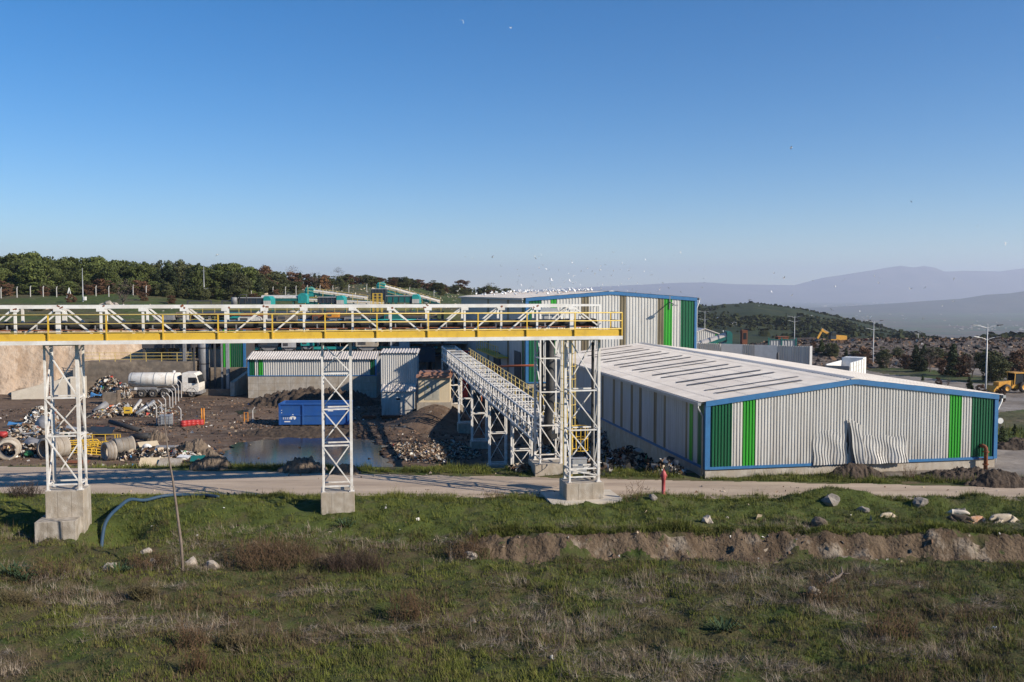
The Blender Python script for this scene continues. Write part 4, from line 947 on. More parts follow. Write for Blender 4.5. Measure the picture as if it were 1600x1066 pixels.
q = MB(); q.lathe([(.58, -.2), (.66, -.2), (.66, .25), (.58, .25)], (X(7.75), .2, .52), 'y', 16, a0=-math.pi / 2, a1=math.pi / 2); q.build('mudguard', MT['dark_steel'], t)
q = MB(); q.box(X(6.25), X(6.55), .3, 2.1, 1.0, 2.6); q.build('exhaust_stack', MT['dark_steel'], t)
# ---------------------------------------------------------------- striped shed on a concrete wall
p = onG(388, 622); q_ = 0
t = thing('striped_shed', 'long low white ribbed shed with green end stripes on a grey concrete wall', 'shed', (p.x, p.y, p.z), R(2))
k = p.y / FOC; Ls = 200.5 * k; zw = 35 * k; zt_ = 61 * k; zr_ = 71 * k; Dp = 6.0
q = MB(); q.box(0, Ls, 0, Dp, -1, zw); q.build('concrete_wall', MT['concrete'], t)
q = MB()
for z in (zw * .33, zw * .66): q.box(.0, Ls, -.006, 0, z, z + .02)
for u in np.arange(1.2, Ls, 1.9): q.box(u, u + .02, -.006, 0, 0, zw)
q.build('formwork_line', MT['concrete_dark'], t)
pos = [0, .18, .95, 1.35, 1.75, Ls - .95, Ls - .2]
for a, b, m in ((.18, .85, GREEN), (.85, 1.2, WHITE), (1.2, 1.75, LIME), (1.75, Ls - .75, WHITE), (Ls - .75, Ls - .16, GREEN)):
    q = MB(); corr(q, a, b, zw, zt_, lambda u, o, z: (u, -.03 + o, z), .27, .07); tag(q.build('wall_sheet', MT[m], t), {GREEN: 'dark green ribbed sheet', LIME: 'bright green ribbed sheet'}.get(m, 'white ribbed sheet'))
q = MB(); q.box(.05, Ls - .05, .06, Dp - .05, zw, zt_); q.build('inner_wall', MT['clad_shade'], t)
for a in (-.03, Ls - .16):
    q = MB(); q.box(a, a + .2, -.06, .1, zw - .05, zt_); q.build('corner_trim', MT['blue_trim'], t)
q = MB(); q.box(.17, Ls - .17, -.055, .02, zw - .06, zw + .04); q.build('base_trim', MT['blue_trim'], t)
q = MB(); corr(q, -.15, Ls + .15, 0, 1, lambda u, o, z: (u + .9 * z * 0, -.35 + (Dp * .5) * z, zt_ + .04 + (zr_ - zt_) * z - o), .3, .08); corr(q, -.15, Ls + .15, 0, 1, lambda u, o, z: (u, Dp + .3 - (Dp * .5 + .3) * z, zt_ + .04 + (zr_ - zt_) * z - o), .3, .08); q.build('roof', MT['roof'], t)
# ---------------------------------------------------------------- tall ribbed kiosk with a lean-to
p = onG(597, 653); k = p.y / FOC
t = thing('ribbed_kiosk', 'tall white ribbed kiosk with a small flat lean-to in front', 'kiosk', (p.x, p.y, p.z), R(3))
w = 51 * k; hl = 41 * k
q = MB(); q.box(0, w, 0, 1.6, -.3, hl); q.build('lean_to', MT['clad_white'], t)
q = MB(); corr(q, -.12, w + .1, 0, 1, lambda u, o, z: (u, -.15 + 1.85 * z, hl + .06 + .62 * z - o), .26, .05); q.build('lean_to_roof', MT['roof'], t)
q = MB(); q.box(w * .44, w * .56, -.02, .01, hl * .68, hl * .76); q.build('window', MT['glass'], t)
q = MB(); q.box(w * .42, w * .58, -.035, -.02, hl * .76, hl * .79); q.box(w * .42, w * .58, -.035, -.02, hl * .65, hl * .68); q.build('window_frame', MT['white'], t)
x0, x1 = -4 * k, 54 * k; ht = 101 * k
q = MB(); q.box(x0 + .05, x1 - .05, 1.78, 5.2, -.3, ht - .1); q.build('core', MT['clad_shade'], t)
q = MB(); corr(q, x0, x1, hl * .4, ht, lambda u, o, z: (u, 1.7 + o, z), .22, .05); q.build('wall_sheet', MT['clad_white'], t)
q = MB(); corr(q, 1.7, 5.2, 0, ht, lambda u, o, z: (x1 - o, u, z), .22, .05); q.build('side_sheet', MT['clad_white'], t)
q = MB(); corr(q, x0 - .1, x1 + .15, 0, 1, lambda u, o, z: (u, 1.5 + 3.9 * z, ht + .02 + .2 * z - o), .3, .06); q.build('roof', MT['roof'], t)
# ---------------------------------------------------------------- beige electrical kiosk
p = onG(654, 627); p = atY(654, 627, 83.0); k = p.y / FOC
t = thing('beige_kiosk', 'beige transformer kiosk with louvred grey doors behind the ribbed kiosk', 'kiosk', (p.x, p.y, p.z), R(2))
w = 49 * k; h = 37 * k
q = MB(); q.box(0, w, 0, 3.2, -.1, h); q.build('wall', MT['beige'], t)
q = MB(); q.box(-.15, w + .15, -.15, 3.3, -2.6, -.1); q.build('plinth', MT['concrete'], t)
q = MB(); q.prism([(-.2, h), (w + .2, h), (w + .2, h + .25), (-.2, h + .25)], -.25, 3.4); q.prism([(0, h + .25), (w, h + .25), (w, h + .45), (0, h + .45)], .8, 3.0); q.build('roof', MT['terracotta'], t)
for x in (.20 * w, .44 * w):
    q = MB(); q.box(x, x + .23 * w, -.03, .0, .12, h * .9)
    for z in np.arange(.3, h * .45, .12): q.box(x + .08, x + .19 * w, -.05, -.03, z, z + .07)
    q.build('door', MT['beige_door'], t)
q = MB(); q.box(.41 * w, .43 * w, -.07, -.02, h * .42, h * .5); q.build('handle', MT['dark_steel'], t)
q = MB(); q.box(.27 * w, .32 * w, -.034, -.028, h * .55, h * .65); q.build('warning_sign', MT['yellow'], t)
# ---------------------------------------------------------------- concrete pipes lying cut
def cpipe(label, px, py, dpx, L, yaw, tilt=0, group='concrete pipe lengths lying in the scrap'):
    p = onG(px, py); k = p.y / FOC; r = dpx * k / 2
    t = thing('concrete_pipe', label, 'pipe', (p.x, p.y + r * .4, p.z + r * .93), yaw, group)
    q = MB(); n = 28
    q.lathe([(r * .80, 0), (r, 0), (r, L - .12), (r * 1.08, L - .1), (r * 1.08, L), (r * .80, L), (r * .80, 0)], (0, 0, 0), 'y', n); q.build('shell', MT['concrete'], t, True)
    for f in (.33, .66):
        q = MB(); q.lathe([(r * 1.0, L * f), (r * 1.012, L * f + .01), (r * 1.012, L * f + .04), (r, L * f + .05)], (0, 0, 0), 'y', n); q.build('seam', MT['concrete_dark'], t)
    return t
cpipe('concrete pipe length at the left edge, open end facing the camera', 8, 720, 32, 1.3, R(22))
cpipe('concrete pipe length behind the left tower legs', 66, 720, 35, 1.6, R(-24))
cpipe('concrete pipe length with a narrower ring standing inside, nearer of the pair', 161, 721, 30, .62, R(-42))
cpipe('long concrete pipe length, farther of the pair right of the left tower', 176, 713, 29, 1.35, R(-46))
# ---------------------------------------------------------------- bent-top fence posts
def bent_post(p, h, rz, label, name='fence_post', r=.055, group=None):
    t = thing(name, label, 'post', p, rz, group)
    q = MB(); q.tube([(0, 0, -.3), (0, 0, h * .8), (-.06, 0, h * .86), (-.34 * h / 2.2, 0, h)], r, 6); q.build('shaft', MT['fence_grey'], t)
    return t
fp = [(288, 616), (283.5, 622), (279, 627), (274.5, 633), (270, 639), (265.5, 646), (259, 652), (253, 660), (245, 664)]
first = None
for i, (x, y) in enumerate(fp):
    p = onG(x, y)
    if first is None: first = bent_post(p, 2.15, R(8), 'bent-topped concrete fence post in the leaning row by the lorry', group='bent fence posts in the yard')
    else: copy_tree(first, p, R(8 + (i * 37 % 11) - 5))
copy_tree(first, onG(283, 665), R(0), .85, 'lone bent-topped post behind the red barrels')
for px, py, lab in ((295.5, 619, 'leaning strut of the far end of the fence row, left one'), (302, 619, 'leaning strut of the far end of the fence row, right one')):
    p = onG(px, py); q = MB(); s = -1 if px < 298 else 1
    q.tube([(0, 0, -.1), (-.45 * s, .1, 1.9)], .05, 6); o = q.build('fence_strut', MT['fence_grey']); o.location = p; tag(o, lab, 'post')
# yellow post, barrels, crate
p = onG(317, 662); t = thing('marker_post', 'yellow twin-tube post at the end of the red barrels', 'post', p)
for x in (-.11, .11):
    q = MB(); q.tube([(x, 0, -.2), (x, 0, 1.5)], .07, 10); q.build('tube', MT['orange'], t, True)
q = MB(); q.tube([(0, 0, 1.4), (0, 0, 1.62), (-.12, 0, 1.85), (-.2, 0, 1.8)], .04, 8); q.build('hook', MT['dark_steel'], t, True)
p0 = onG(287, 667); p1 = onG(314, 663.5); bl = ['leftmost, biggest-looking red barrel of the row', 'second red barrel from the left of the row', 'middle red barrel of the row by the yellow post', 'fourth red barrel from the left of the row', 'red barrel nearest the yellow post']
t = thing('barrel', bl[0], 'barrel', p0, 0, 'red barrels in a row')
q = MB(); q.lathe([(0, 0), (.27, 0), (.30, .05), (.30, .16), (.315, .18), (.30, .2), (.30, .36), (.315, .38), (.30, .4), (.29, .5), (.20, .56), (0, .56)], (0, 0, 0), n=16); q.build('body', MT['red'], t, True)
q = MB(); q.lathe([(0, .62), (.07, .62), (.08, .55)], (.08, 0, 0), n=10); q.build('cap', MT['dark_steel'], t)
for i in range(1, 5):
    pp = p0.lerp(p1, i / 4); pp.z = gz(pp.x, pp.y); copy_tree(t, pp, R(40 * i), .95 - .04 * (i == 4), bl[i])
p = onG(248, 667); t = thing('cage_tank', 'grey-white liquid tank in a metal cage standing by the barrels', 'tank', p, R(10))
q = MB(); q.box(.06, 1.14, .06, .94, .14, 1.0); o = q.build('bladder', MT['galv'], t); bv = o.modifiers.new('b', 'BEVEL'); bv.width = .12; bv.segments = 3
q = MB()
for z in (.2, .45, .7, .98):
    for a, b in (((0, 0), (1.2, 0)), ((0, 1), (1.2, 1)), ((0, 0), (0, 1)), ((1.2, 0), (1.2, 1))): q.beam((*a, z), (*b, z), .025)
for x in np.linspace(0, 1.2, 6): q.beam((x, 0, .1), (x, 0, 1.0), .025)
q.build('cage', MT['galv'], t)
q = MB(); q.box(0, 1.2, 0, 1, 0, .04); q.box(0, .12, 0, 1, .04, .14); q.box(.54, .66, 0, 1, .04, .14); q.box(1.08, 1.2, 0, 1, .04, .14); q.build('pallet', MT['dark_steel'], t)
q = MB(); q.beam((.05, .2, 1.2), (1.35, .2, 1.28), .05); q.beam((1.3, .2, 0), (1.3, .2, 1.28), .04); q.build('frame', MT['rust'], t)
# yellow gate post piece near the container
p = onG(389, 661); t = thing('gate_leaf', 'narrow yellow gate leaf left of the blue container', 'gate', p)
for x in (-.45, -.1):
    q = MB(); q.tube([(x, 0, -.1), (x, 0, 1.0)], .045, 8); q.build('upright', MT['orange'], t)
q = MB(); q.beam((-.45, 0, .95), (-.1, 0, .95), .05); q.beam((-.45, 0, .3), (-.1, 0, .3), .05); q.build('bar', MT['orange'], t)
p = onG(395, 659); bent_post(p, 1.4, R(180), 'bent grey post with a stay beside the yellow gate leaf', 'stay_post')
# ---------------------------------------------------------------- scrap things one can tell apart
p = onG(128, 712); t = thing('scrap_railing', 'heap of dismantled yellow railing frames behind the left tower', 'railing', p, R(5))
rn = random.Random(8); 
for i in range(9):
    q = MB(); a = rn.uniform(-.5, .5); c = Vector((rn.uniform(-1.6, 1.2), rn.uniform(-.2, .8), .1 + .1 * i)); d = Vector((math.cos(a), rn.uniform(-.3, .3), rn.uniform(-.15, .15))) ; hgt = Vector((rn.uniform(-.25, .25), rn.uniform(-.4, .4), .35))
    for f in (0, .5, 1): q.beam(c + hgt * f - d * .7, c + hgt * f + d * .7, .06)
    for f in (-.7, -.35, 0, .35, .7): q.beam(c + d * f, c + d * f + hgt, .06)
    q.build('frame', MT['yellow'], t)
p = onG(165, 700); t = thing('leaning_railing', 'upright yellow railing section standing in the scrap above the pipes', 'railing', p, R(5))
q = MB(); wz = 1.1
for x in (-1.0, 0, .75, .95, 1.15): q.beam((x, 0, 0), (x, 0, wz), .055)
for z in (.5, wz): q.beam((-1.7, 0, z), (1.15, 0, z), .045)
q.build('frame', MT['yellow'], t)
def sheet(label, px, py, w, d, m, rz, tilt, name='board', cat='board', lift=.1, curl=0, thick=.03):
    p = onG(px, py); q = MB(); n = 10; vs = []
    for s in (0, 1):
        for i in range(n + 1):
            for j in range(n + 1):
                x = (i / n - .5) * w; y = (j / n - .5) * d
                vs.append((x, y, curl * (math.sin(x * 3.1 + j * .4) + math.cos(y * 4 + i * .3)) + s * thick))
    N = (n + 1) ** 2; fs = []
    for i in range(n):
        for j in range(n):
            a = i * (n + 1) + j; fs += [(a, a + 1, a + n + 2, a + n + 1), (a + N, a + n + 1 + N, a + n + 2 + N, a + 1 + N)]
    for i in range(n):
        for a, b in ((i, i + 1), (n * (n + 1) + i + 1, n * (n + 1) + i), ((i + 1) * (n + 1), i * (n + 1)), (i * (n + 1) + n, (i + 1) * (n + 1) + n)): fs.append((a, b, b + N, a + N) if False else (a + N, b + N, b, a))
    q.add(vs, fs); o = q.build(name, MT[m] if m in MT else m); o.location = p + Vector((0, 0, lift)); o.rotation_euler = (tilt, 0, rz); return tag(o, label, cat)
sheet('blue crumpled tarp on the refuse at the left edge', 24, 668, 1.2, .6, RM[5], .2, .3, 'tarp', 'tarp', .35, .05)
sheet('light blue bundle of sheeting beside the pipe offcuts', 150, 634, 1.0, .7, RM[5], .1, .5, 'tarp', 'tarp', 1.2, .12)
sheet('dark green board at the near end of the rubble ridge', 309, 723, 1.0, .7, 'dark_teal', .2, .45, lift=.3)
sheet('white foam sheet on the boards near the ridge', 294, 712, 1.2, .6, 'white', .4, .25, lift=.3, curl=.02)
sheet('pale cream panel lying behind the grass strip', 236, 728, 1.6, .8, 'beige', .1, .75, lift=.25)
sheet('grey concrete slab propped behind the grass strip', 266, 729, 1.7, .7, 'concrete', -.1, .8, lift=.25)
sheet('long red-edged beam board over the propped slabs', 250, 714, 2.6, .2, 'rust', .05, .2, lift=.5)
sheet('brown carpet roll of tarp in the left scrap', 30, 698, 2.4, 1.0, 'soil', .3, .35, 'tarp', 'tarp', .4, .1)
sheet('dark grey tarp folded over the refuse behind the left tower', 68, 672, 2.0, 1.4, 'grey_steel', -.5, .8, 'tarp', 'tarp', .7, .12)
sheet('large black liner sheet lying above the yellow frames', 145, 682, 2.6, 1.2, 'rubber', .1, .6, 'liner', 'liner', .35, .1)
sheet('rusty plank slanting over the black liner', 166, 676, 2.2, .25, 'rust', -.35, .2, lift=.55)
sheet('rust orange plate on the ground below the concrete pipes', 122, 724, 1.6, .4, 'rust', .0, .3, lift=.12)
sheet('pale wooden pallet boards right of the concrete pipes', 232, 700, 1.5, .8, 'beige', .6, .35, lift=.3)
for (lab, px, py, w_, d_, m_, rz_, tl_, nm) in (('black crumpled liner at the right foot of the white refuse heap', 62, 664, 1.6, 1.0, 'rubber', .6, .9, 'liner'), ('grey-brown carpet slab leaning in the left scrap', 52, 700, 2.0, 1.1, 'grey_steel', -.4, .5, 'tarp'), ('dark rolled membrane left of the yellow frames', 78, 694, 1.8, .9, 'rubber', .3, .5, 'liner'),
        ('pale grey plastic sheet behind the yellow frames', 118, 678, 1.6, .9, 'galv', .2, .4, 'tarp'), ('dark blue-black panel under the black rubber pipe', 158, 682, 2.2, 1.0, 'navy', -.1, .6, 'board'), ('brown wooden board flat in the scrap left of the pipes', 38, 706, 2.4, .35, 'rust', .5, .2, 'board'), ('grey pole-like board leaning left of the tower leg', 60, 684, 2.6, .16, 'galv', .9, .25, 'board'),
        ('grey sheet behind the propped slabs', 262, 708, 1.8, .5, 'grey_steel', .1, .3, 'board'), ('white broken panel right of the propped slabs', 288, 722, 1.0, .5, 'white', -.3, .25, 'board')):
    sheet(lab, px, py, w_, d_, m_, rz_, tl_, nm, nm, .45, .09 if nm != 'board' else .01)
# small crate, bags and drums in the scrap
def lump(label, px, py, r, m, name, cat, lift=0, seed=0, sq=(1, .8, .7), amp=.25):
    p = onG(px, py); q = MB(); q.blob((0, 0, r * sq[2] * .5), (r * sq[0], r * sq[1], r * sq[2]), seed, 3, amp); o = q.build(name, MT[m] if isinstance(m, str) else m, None, True); o.location = p + Vector((0, 0, lift)); return tag(o, label, cat)
lump('white full sack on the boards by the rubble ridge', 231, 706, .38, 'white', 'sack', 'sack', .2, 4)
lump('white plastic sack beside the dark drum offcuts', 166, 646, .45, 'white', 'sack', 'sack', .3, 5)
lump('small green sack in front of the scrap at left', 44, 715, .3, RM[7], 'sack', 'sack', .2, 6)
lump('red plastic can at the left edge of the scrap', 2, 686, .35, 'red', 'can', 'can', .3, 7)
def drum(label, px, py, L, r, m, rz, tilt, lift, name='pipe_offcut', cat='pipe'):
    p = onG(px, py); q = MB(); q.lathe([(r * .85, 0), (r, 0), (r, L), (r * .85, L), (r * .85, 0)], (0, 0, 0), 'y', 16); o = q.build(name, MT[m] if isinstance(m, str) else m, None, True); o.location = p + Vector((0, 0, lift)); o.rotation_euler = (tilt, 0, rz); return tag(o, label, cat)
drum('dark grey pipe offcut leaning on the refuse left of the brown block', 147, 650, 1.6, .33, 'grey_steel', -.6, .5, .35)
drum('long black rubber pipe lying toward the rubble ridge', 172, 672, 4.2, .2, 'rubber', R(-120), -.12, .75)
drum('black rubber pipe end curving to the pale heap', 205, 692, 1.6, .24, 'rubber', R(-95), .1, .45)
for i, (x, lab) in enumerate(((212, 'grey corrugated hose nearest the fence posts in the hose heap'), (218, 'grey hose slanting across the hose heap top'), (206, 'pale grey pipe leaning on the left of the hose heap'))):
    drum(lab, x, 652 - i, 2.3, .16, ('galv', 'grey_steel', 'clad_white')[i], R(-38 + 18 * i), .45, .35)
q = MB(); rn = random.Random(4)
for i in range(7):
    c = Vector((rn.uniform(-.8, .8), rn.uniform(0, .5), .25 + rn.uniform(0, .5)))
    q.tube([c + Vector((.5 * math.cos(a + i), .2 * math.sin(2 * a), .3 * math.sin(a + i))) for a in np.linspace(0, 3.5, 9)], .07, 6)
o = q.build('orange_hose', mat('orange_hose', (.55, .13, .04), rough=.5)); o.location = onG(183, 645); tag(o, 'tangle of orange corrugated hose on the scrap heap', 'hose', kind='stuff')
p = onG(196, 651); t = thing('jerrycan', 'yellow jerrycan lying on the scrap under the orange hose', 'can', p + Vector((0, -.4, .35)), .1)
q = MB(); q.prism([(0, 0), (.75, 0), (.75, .5), (.6, .62), (0, .62)], 0, .35); q.build('body', MT['yellow'], t)
q = MB(); q.box(.2, .6, -.02, 0, .25, .36); q.build('handle_gap', MT['dark_steel'], t)
p = onG(166, 633); t = thing('concrete_block', 'brown weathered concrete block behind the scrap', 'block', p + Vector((0, .8, 0)), .05)
q = MB(); q.box(-.75, .75, 0, .9, -.2, 1.25); q.build('block', MT['concrete_dark'], t); q = MB(); q.box(.75, .9, 0, .9, -.2, 1.5); q.build('side_slab', MT['rubble'], t)
# rusty grating strip by the kiosk
for px, py, L, lab in ((597, 655, 3.3, 'long rust-red grating lying below the ribbed kiosk'), (566, 655, 1.3, 'short rust-red grating left of the long one')):
    p = onG(px, py); t = thing('rusty_grating', lab, 'grating', p, R(2))
    q = MB()
    for x in np.arange(0, L, .13): q.box(x, x + .06, 0, .8, .05, .3)
    q.build('bars', MT['rust'], t); q = MB(); q.box(-.05, L, -.03, 0, .0, .2); q.box(-.05, L, .8, .83, .0, .2); q.build('edge', MT['rust'], t)
# hydrant by the road
p = onG(1036.5, 776); t = thing('hydrant', 'faded red pillar hydrant standing at the near edge of the dirt road', 'hydrant', p)
q = MB(); q.lathe([(.10, -.2), (.10, .0), (.085, .02), (.085, .62), (.105, .64), (.105, .70), (.12, .72), (.12, .95), (.095, 1.0), (.08, 1.04), (.04, 1.08), (0, 1.09)], (0, 0, 0), n=16); q.build('barrel', MT['faded_red'], t, True)
for s in (-1, 1):
    q = MB(); q.lathe([(.05, 0), (.05, .1), (.065, .1), (.065, .15), (0, .15)], (0, 0, .84), 'x', 10)
    o = q.build('outlet', MT['faded_red'], t, True); o.rotation_euler = (0, 0, 0 if s > 0 else math.pi)
q = MB(); q.lathe([(.0, 1.14), (.03, 1.14), (.03, 1.07)], (0, 0, 0), n=6); q.build('cap_nut', MT['faded_red'], t)
# ---------------------------------------------------------------- retaining walls on the left
p = onG(18, 621); p = atY(18, 621, 104.5); p.z = min(p.z, gz(p.x, p.y) + .1); k = p.y / FOC
t = thing('ramp_wall', 'pale concrete ramp wall sloping up from the left', 'wall', p, R(14))
w = 108 * k
q = MB(); q.prism([(0, -.5), (w, -.5), (w, 2.45), (w * .78, 2.4), (0, .75)], 0, .5); q.build('wall', MT['pale_concrete'], t)
q = MB(); q.box(w * .80, w, -.35, -.0, -.5, 2.3); q.build('buttress', MT['pale_concrete'], t)
q = MB()
for i, x in enumerate((.50, .53)): q.beam((w * x, -.06, .1), (w * (x + .03), -.06, 1.9), .05)
for z in np.arange(.3, 1.9, .3): q.beam((w * .5 + .05 * z, -.06, z), (w * .53 + .05 * z, -.06, z), .04)
q.build('rung_ladder', MT['rust'], t)
p = onG(128, 612); p = Vector((atY(128, 612, 111).x, 105.2, gz(-45, 105))); k = 111 / FOC
t = thing('bunker_wall', 'dark stained concrete bunker wall behind the refuse and lorry', 'wall', p + Vector((0, 6, 0)), R(3))
w = 175 * k
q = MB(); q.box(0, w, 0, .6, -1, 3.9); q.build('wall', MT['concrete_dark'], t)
q = MB(); q.box(-.6, 0, -1.2, .6, -1, 3.3); q.build('return_wall', MT['concrete'], t)
q = MB(); q.box(0, w, .6, 9, 3.3, 3.9); q.build('deck', MT['concrete_dark'], t)
q = MB()
for x in np.arange(.2, w, 1.9): q.box(x - .03, x + .03, .1, .16, 3.9, 5.0)
for z in (4.2, 4.6, 5.0): q.box(0, w, .1, .15, z - .025, z + .025)
q.build('railing', MT['pale_yellow'], t)
# ---------------------------------------------------------------- open process building behind the bridge (frames, decks, machines)
YW = 121.0
def wx(px, Y=YW): return atY(px, 540, Y).x
def wz(py, Y=YW): return atY(600, py, Y).z
t = thing('process_building', 'open grey steel process frame with decks full of machines behind the bridge', 'structure', (wx(300), YW, gz(wx(300), YW)), R(4))
ox, oz = wx(300), t.location.z
LX = wx(690) - ox
zd = [wz(585) - oz, wz(556) - oz, wz(527) - oz, wz(505) - oz, wz(489) - oz]
cols = np.linspace(0, LX, 15)
for i, x in enumerate(cols):
    for y in (0, 9):
        q = MB(); q.box(x - .16, x + .16, y - .16, y + .16, -2, zd[-1] - (0 if i % 3 else .8)); q.build('column', MT['grey_steel' if i % 2 else 'dark_steel'], t)
for i, z in enumerate(zd[1:]):
    q = MB(); q.box(-.3, LX, -.4, 10, z - .22, z); q.build('deck', MT['dark_steel' if i != 1 else 'grey_steel'], t)
q = MB()
for z in zd[1:]:
    for dz in (.5, 1.0): q.box(-.3, LX, -.42, -.38, z + dz - .025, z + dz + .025)
    for x in np.arange(0, LX, 1.6): q.box(x - .025, x + .025, -.42, -.38, z, z + 1.0)
q.build('railing', MT['pale_yellow'], t)
rn = random.Random(17)
for i in range(13):
    a, b = cols[i], cols[i + 1]; z0 = zd[rn.choice((0, 1, 2))]
    q = MB(); q.beam((a, -.05, z0), (b, -.05, z0 + 2.3), .12); q.build('brace', MT['grey_steel'], t)
# cladding at the back and the crowd of fittings on the decks: parts of the frame
for i in range(9):
    a, b = LX * (.20 + .8 * i / 9), LX * (.20 + .8 * (i + 1) / 9); q = MB(); q.box(a, b - .05, 9.2, 9.35, zd[0] - 1, zd[-1] - rn.choice((.1, .3, 1.1))); q.build('rear_sheet', MT[rn.choice(('dark_steel', 'grey_steel', 'concrete_dark', 'navy'))], t)
CK = ['grey_steel', 'dark_steel', 'clad_white', 'teal', 'dark_teal', 'rust', 'beige', 'concrete', 'concrete_dark', 'orange', 'blue_trim', 'clad_shade', 'clad_lime', 'galv', 'pale_yellow']
for i in range(95):
    x = rn.uniform(LX * .06, LX * .97); z = zd[rn.choice((0, 1, 2, 2, 3, 3))]; w, h, y = rn.uniform(.3, 2.0), rn.uniform(.3, 1.5), rn.uniform(.2, 6); m_ = MT[rn.choice(CK)]; q = MB(); kk = rn.random()
    if kk < .4: q.box(x, x + w, y, y + .9, z + .02, z + h); q.box(x + .1, x + w * .6, y - .04, y, z + h * .4, z + h * .8); nm = 'cabinet'
    elif kk < .65: q.tube([(x, y, z + .1), (x, y, z + h), (x + w, y, z + h), (x + w, y, z + .1)], rn.uniform(.06, .16), 7); nm = 'pipe'
    elif kk < .85: q.lathe([(0, 0), (w * .35, .02), (w * .35, h), (w * .2, h + .2), (0, h + .2)], (x, y, z), n=12); nm = 'drum'
    else: q.prism([(x, z + h * .6), (x + w * .35, z), (x + w * .65, z), (x + w, z + h * .6), (x + w, z + h), (x, z + h)], y, y + 1); nm = 'hopper'
    q.build(nm, m_, t)
for z, m_ in ((zd[3] + .35, 'blue_trim'), (zd[2] + .5, 'grey_steel'), (zd[4] - .55, 'dark_steel'), (zd[1] + 1.0, 'teal')):
    q = MB(); q.beam((LX * .22, -.3, z), (LX * .98, -.3, z), .35); q.build('trunking', MT[m_], t)
# machines, each a thing standing in the frame
mk = ['teal', 'dark_teal', 'navy', 'grey_steel', 'clad_white', 'beige', 'orange', 'clad_shade', 'blue_trim', 'rust', 'concrete', 'concrete_dark']
mwords = {'teal': 'teal', 'dark_teal': 'dark teal', 'navy': 'navy', 'grey_steel': 'grey', 'clad_white': 'white', 'beige': 'beige', 'orange': 'orange', 'clad_shade': 'pale grey', 'blue_trim': 'blue', 'rust': 'rusty', 'concrete': 'light grey', 'concrete_dark': 'brown'}
def machine(px, py, wpx, hpx, m, Y, label, hop=True, dep=2.4, name='process_machine'):
    k = Y / FOC; w = wpx * k; h = hpx * k
    p = atY(px, py, Y); t = thing(name, label, 'machine', p, R(4))
    q = MB(); q.prism([(0, h * .35), (w, h * .35), (w, h), (0, h)] if hop else [(0, 0), (w, 0), (w, h * .85), (w * .85, h), (w * .15, h), (0, h * .85)], 0, dep); q.build('casing', MT[m], t)
    if hop:
        q = MB(); q.prism([(w * .3, 0), (w * .7, 0), (w * .98, h * .35), (w * .02, h * .35)], .2, dep - .2); q.build('hopper', MT['grey_steel'], t)
    q = MB(); q.box(w * .1, w * .45, -.03, 0, h * .5, h * .85); q.build('hatch', MT['dark_steel'], t)
    for x in (.08, .92):
        q = MB(); q.box(w * x - .08, w * x + .08, .2, .36, -1.0, h * .35); q.build('leg', MT['dark_steel'], t)
    return t
used = {}
for (px, py, wpx, hpx, m, hop) in ((240, 505, 30, 14, 'grey_steel', True), (275, 500, 26, 12, 'concrete_dark', True), (310, 520, 34, 15, 'clad_white', False), (352, 502, 22, 13, 'teal', True), (398, 512, 28, 14, 'clad_shade', True), (432, 505, 30, 12, 'concrete_dark', False), (452, 520, 30, 10, 'beige', False), (488, 508, 20, 16, 'rust', True), (538, 512, 24, 16, 'grey_steel', True), (570, 520, 26, 10, 'clad_white', False), (600, 506, 26, 14, 'dark_teal', True), (634, 514, 30, 14, 'concrete', False), (660, 522, 24, 12, 'rust', True), (404, 548, 30, 18, 'navy', True), (440, 548, 22, 14, 'clad_shade', True), (470, 546, 20, 16, 'teal', True), (556, 548, 34, 18, 'concrete', True), (610, 556, 30, 30, 'clad_shade', False), (650, 566, 30, 24, 'navy', False)):
    w_ = mwords[m]; where = 'above the bridge floor' if py < 530 else 'under the bridge floor'
    lab = f"{w_} {'hopper-bottomed' if hop else 'boxy'} machine {where}, {'left part' if px < 380 else ('middle part' if px < 540 else 'right part')} of the process frame"
    machine(px, py, wpx, hpx, m, YW - 1.2 + (px % 3) * .5, lab, hop)
machine(372, 514, 33, 20, 'clad_white', YW - 1.6, 'large white hopper box behind the railing left of the middle tower', False)
machine(510, 515, 16, 14, 'white', YW - 1.6, 'white slant-topped box with an orange hopper behind the railing', False)
machine(510, 500, 18, 11, 'orange', YW - 1.3, 'bright orange hopper above the white slant-topped box', True)
# pipes along the frame
for py, x0, x1, m, r, lab in ((503.5, 290, 385, 'blue_trim', .22, 'pale blue duct running behind the railing at left'), (503, 440, 530, 'blue_trim', .2, 'pale blue duct running behind the railing in the middle'), (501, 545, 650, 'teal', .2, 'teal duct running behind the railing at right'), (492, 300, 420, 'rust', .2, 'rust-brown trunking along the upper deck')):
    a = atY(x0, py, YW - 2); b = atY(x1, py, YW - 2 + .07 * (atY(x1, py, YW).x - a.x)); b.z = a.z
    q = MB(); q.tube([(0, 0, 0), b - a], r, 10); o = q.build('duct', MT[m], None, True); o.location = a; tag(o, lab, 'duct')
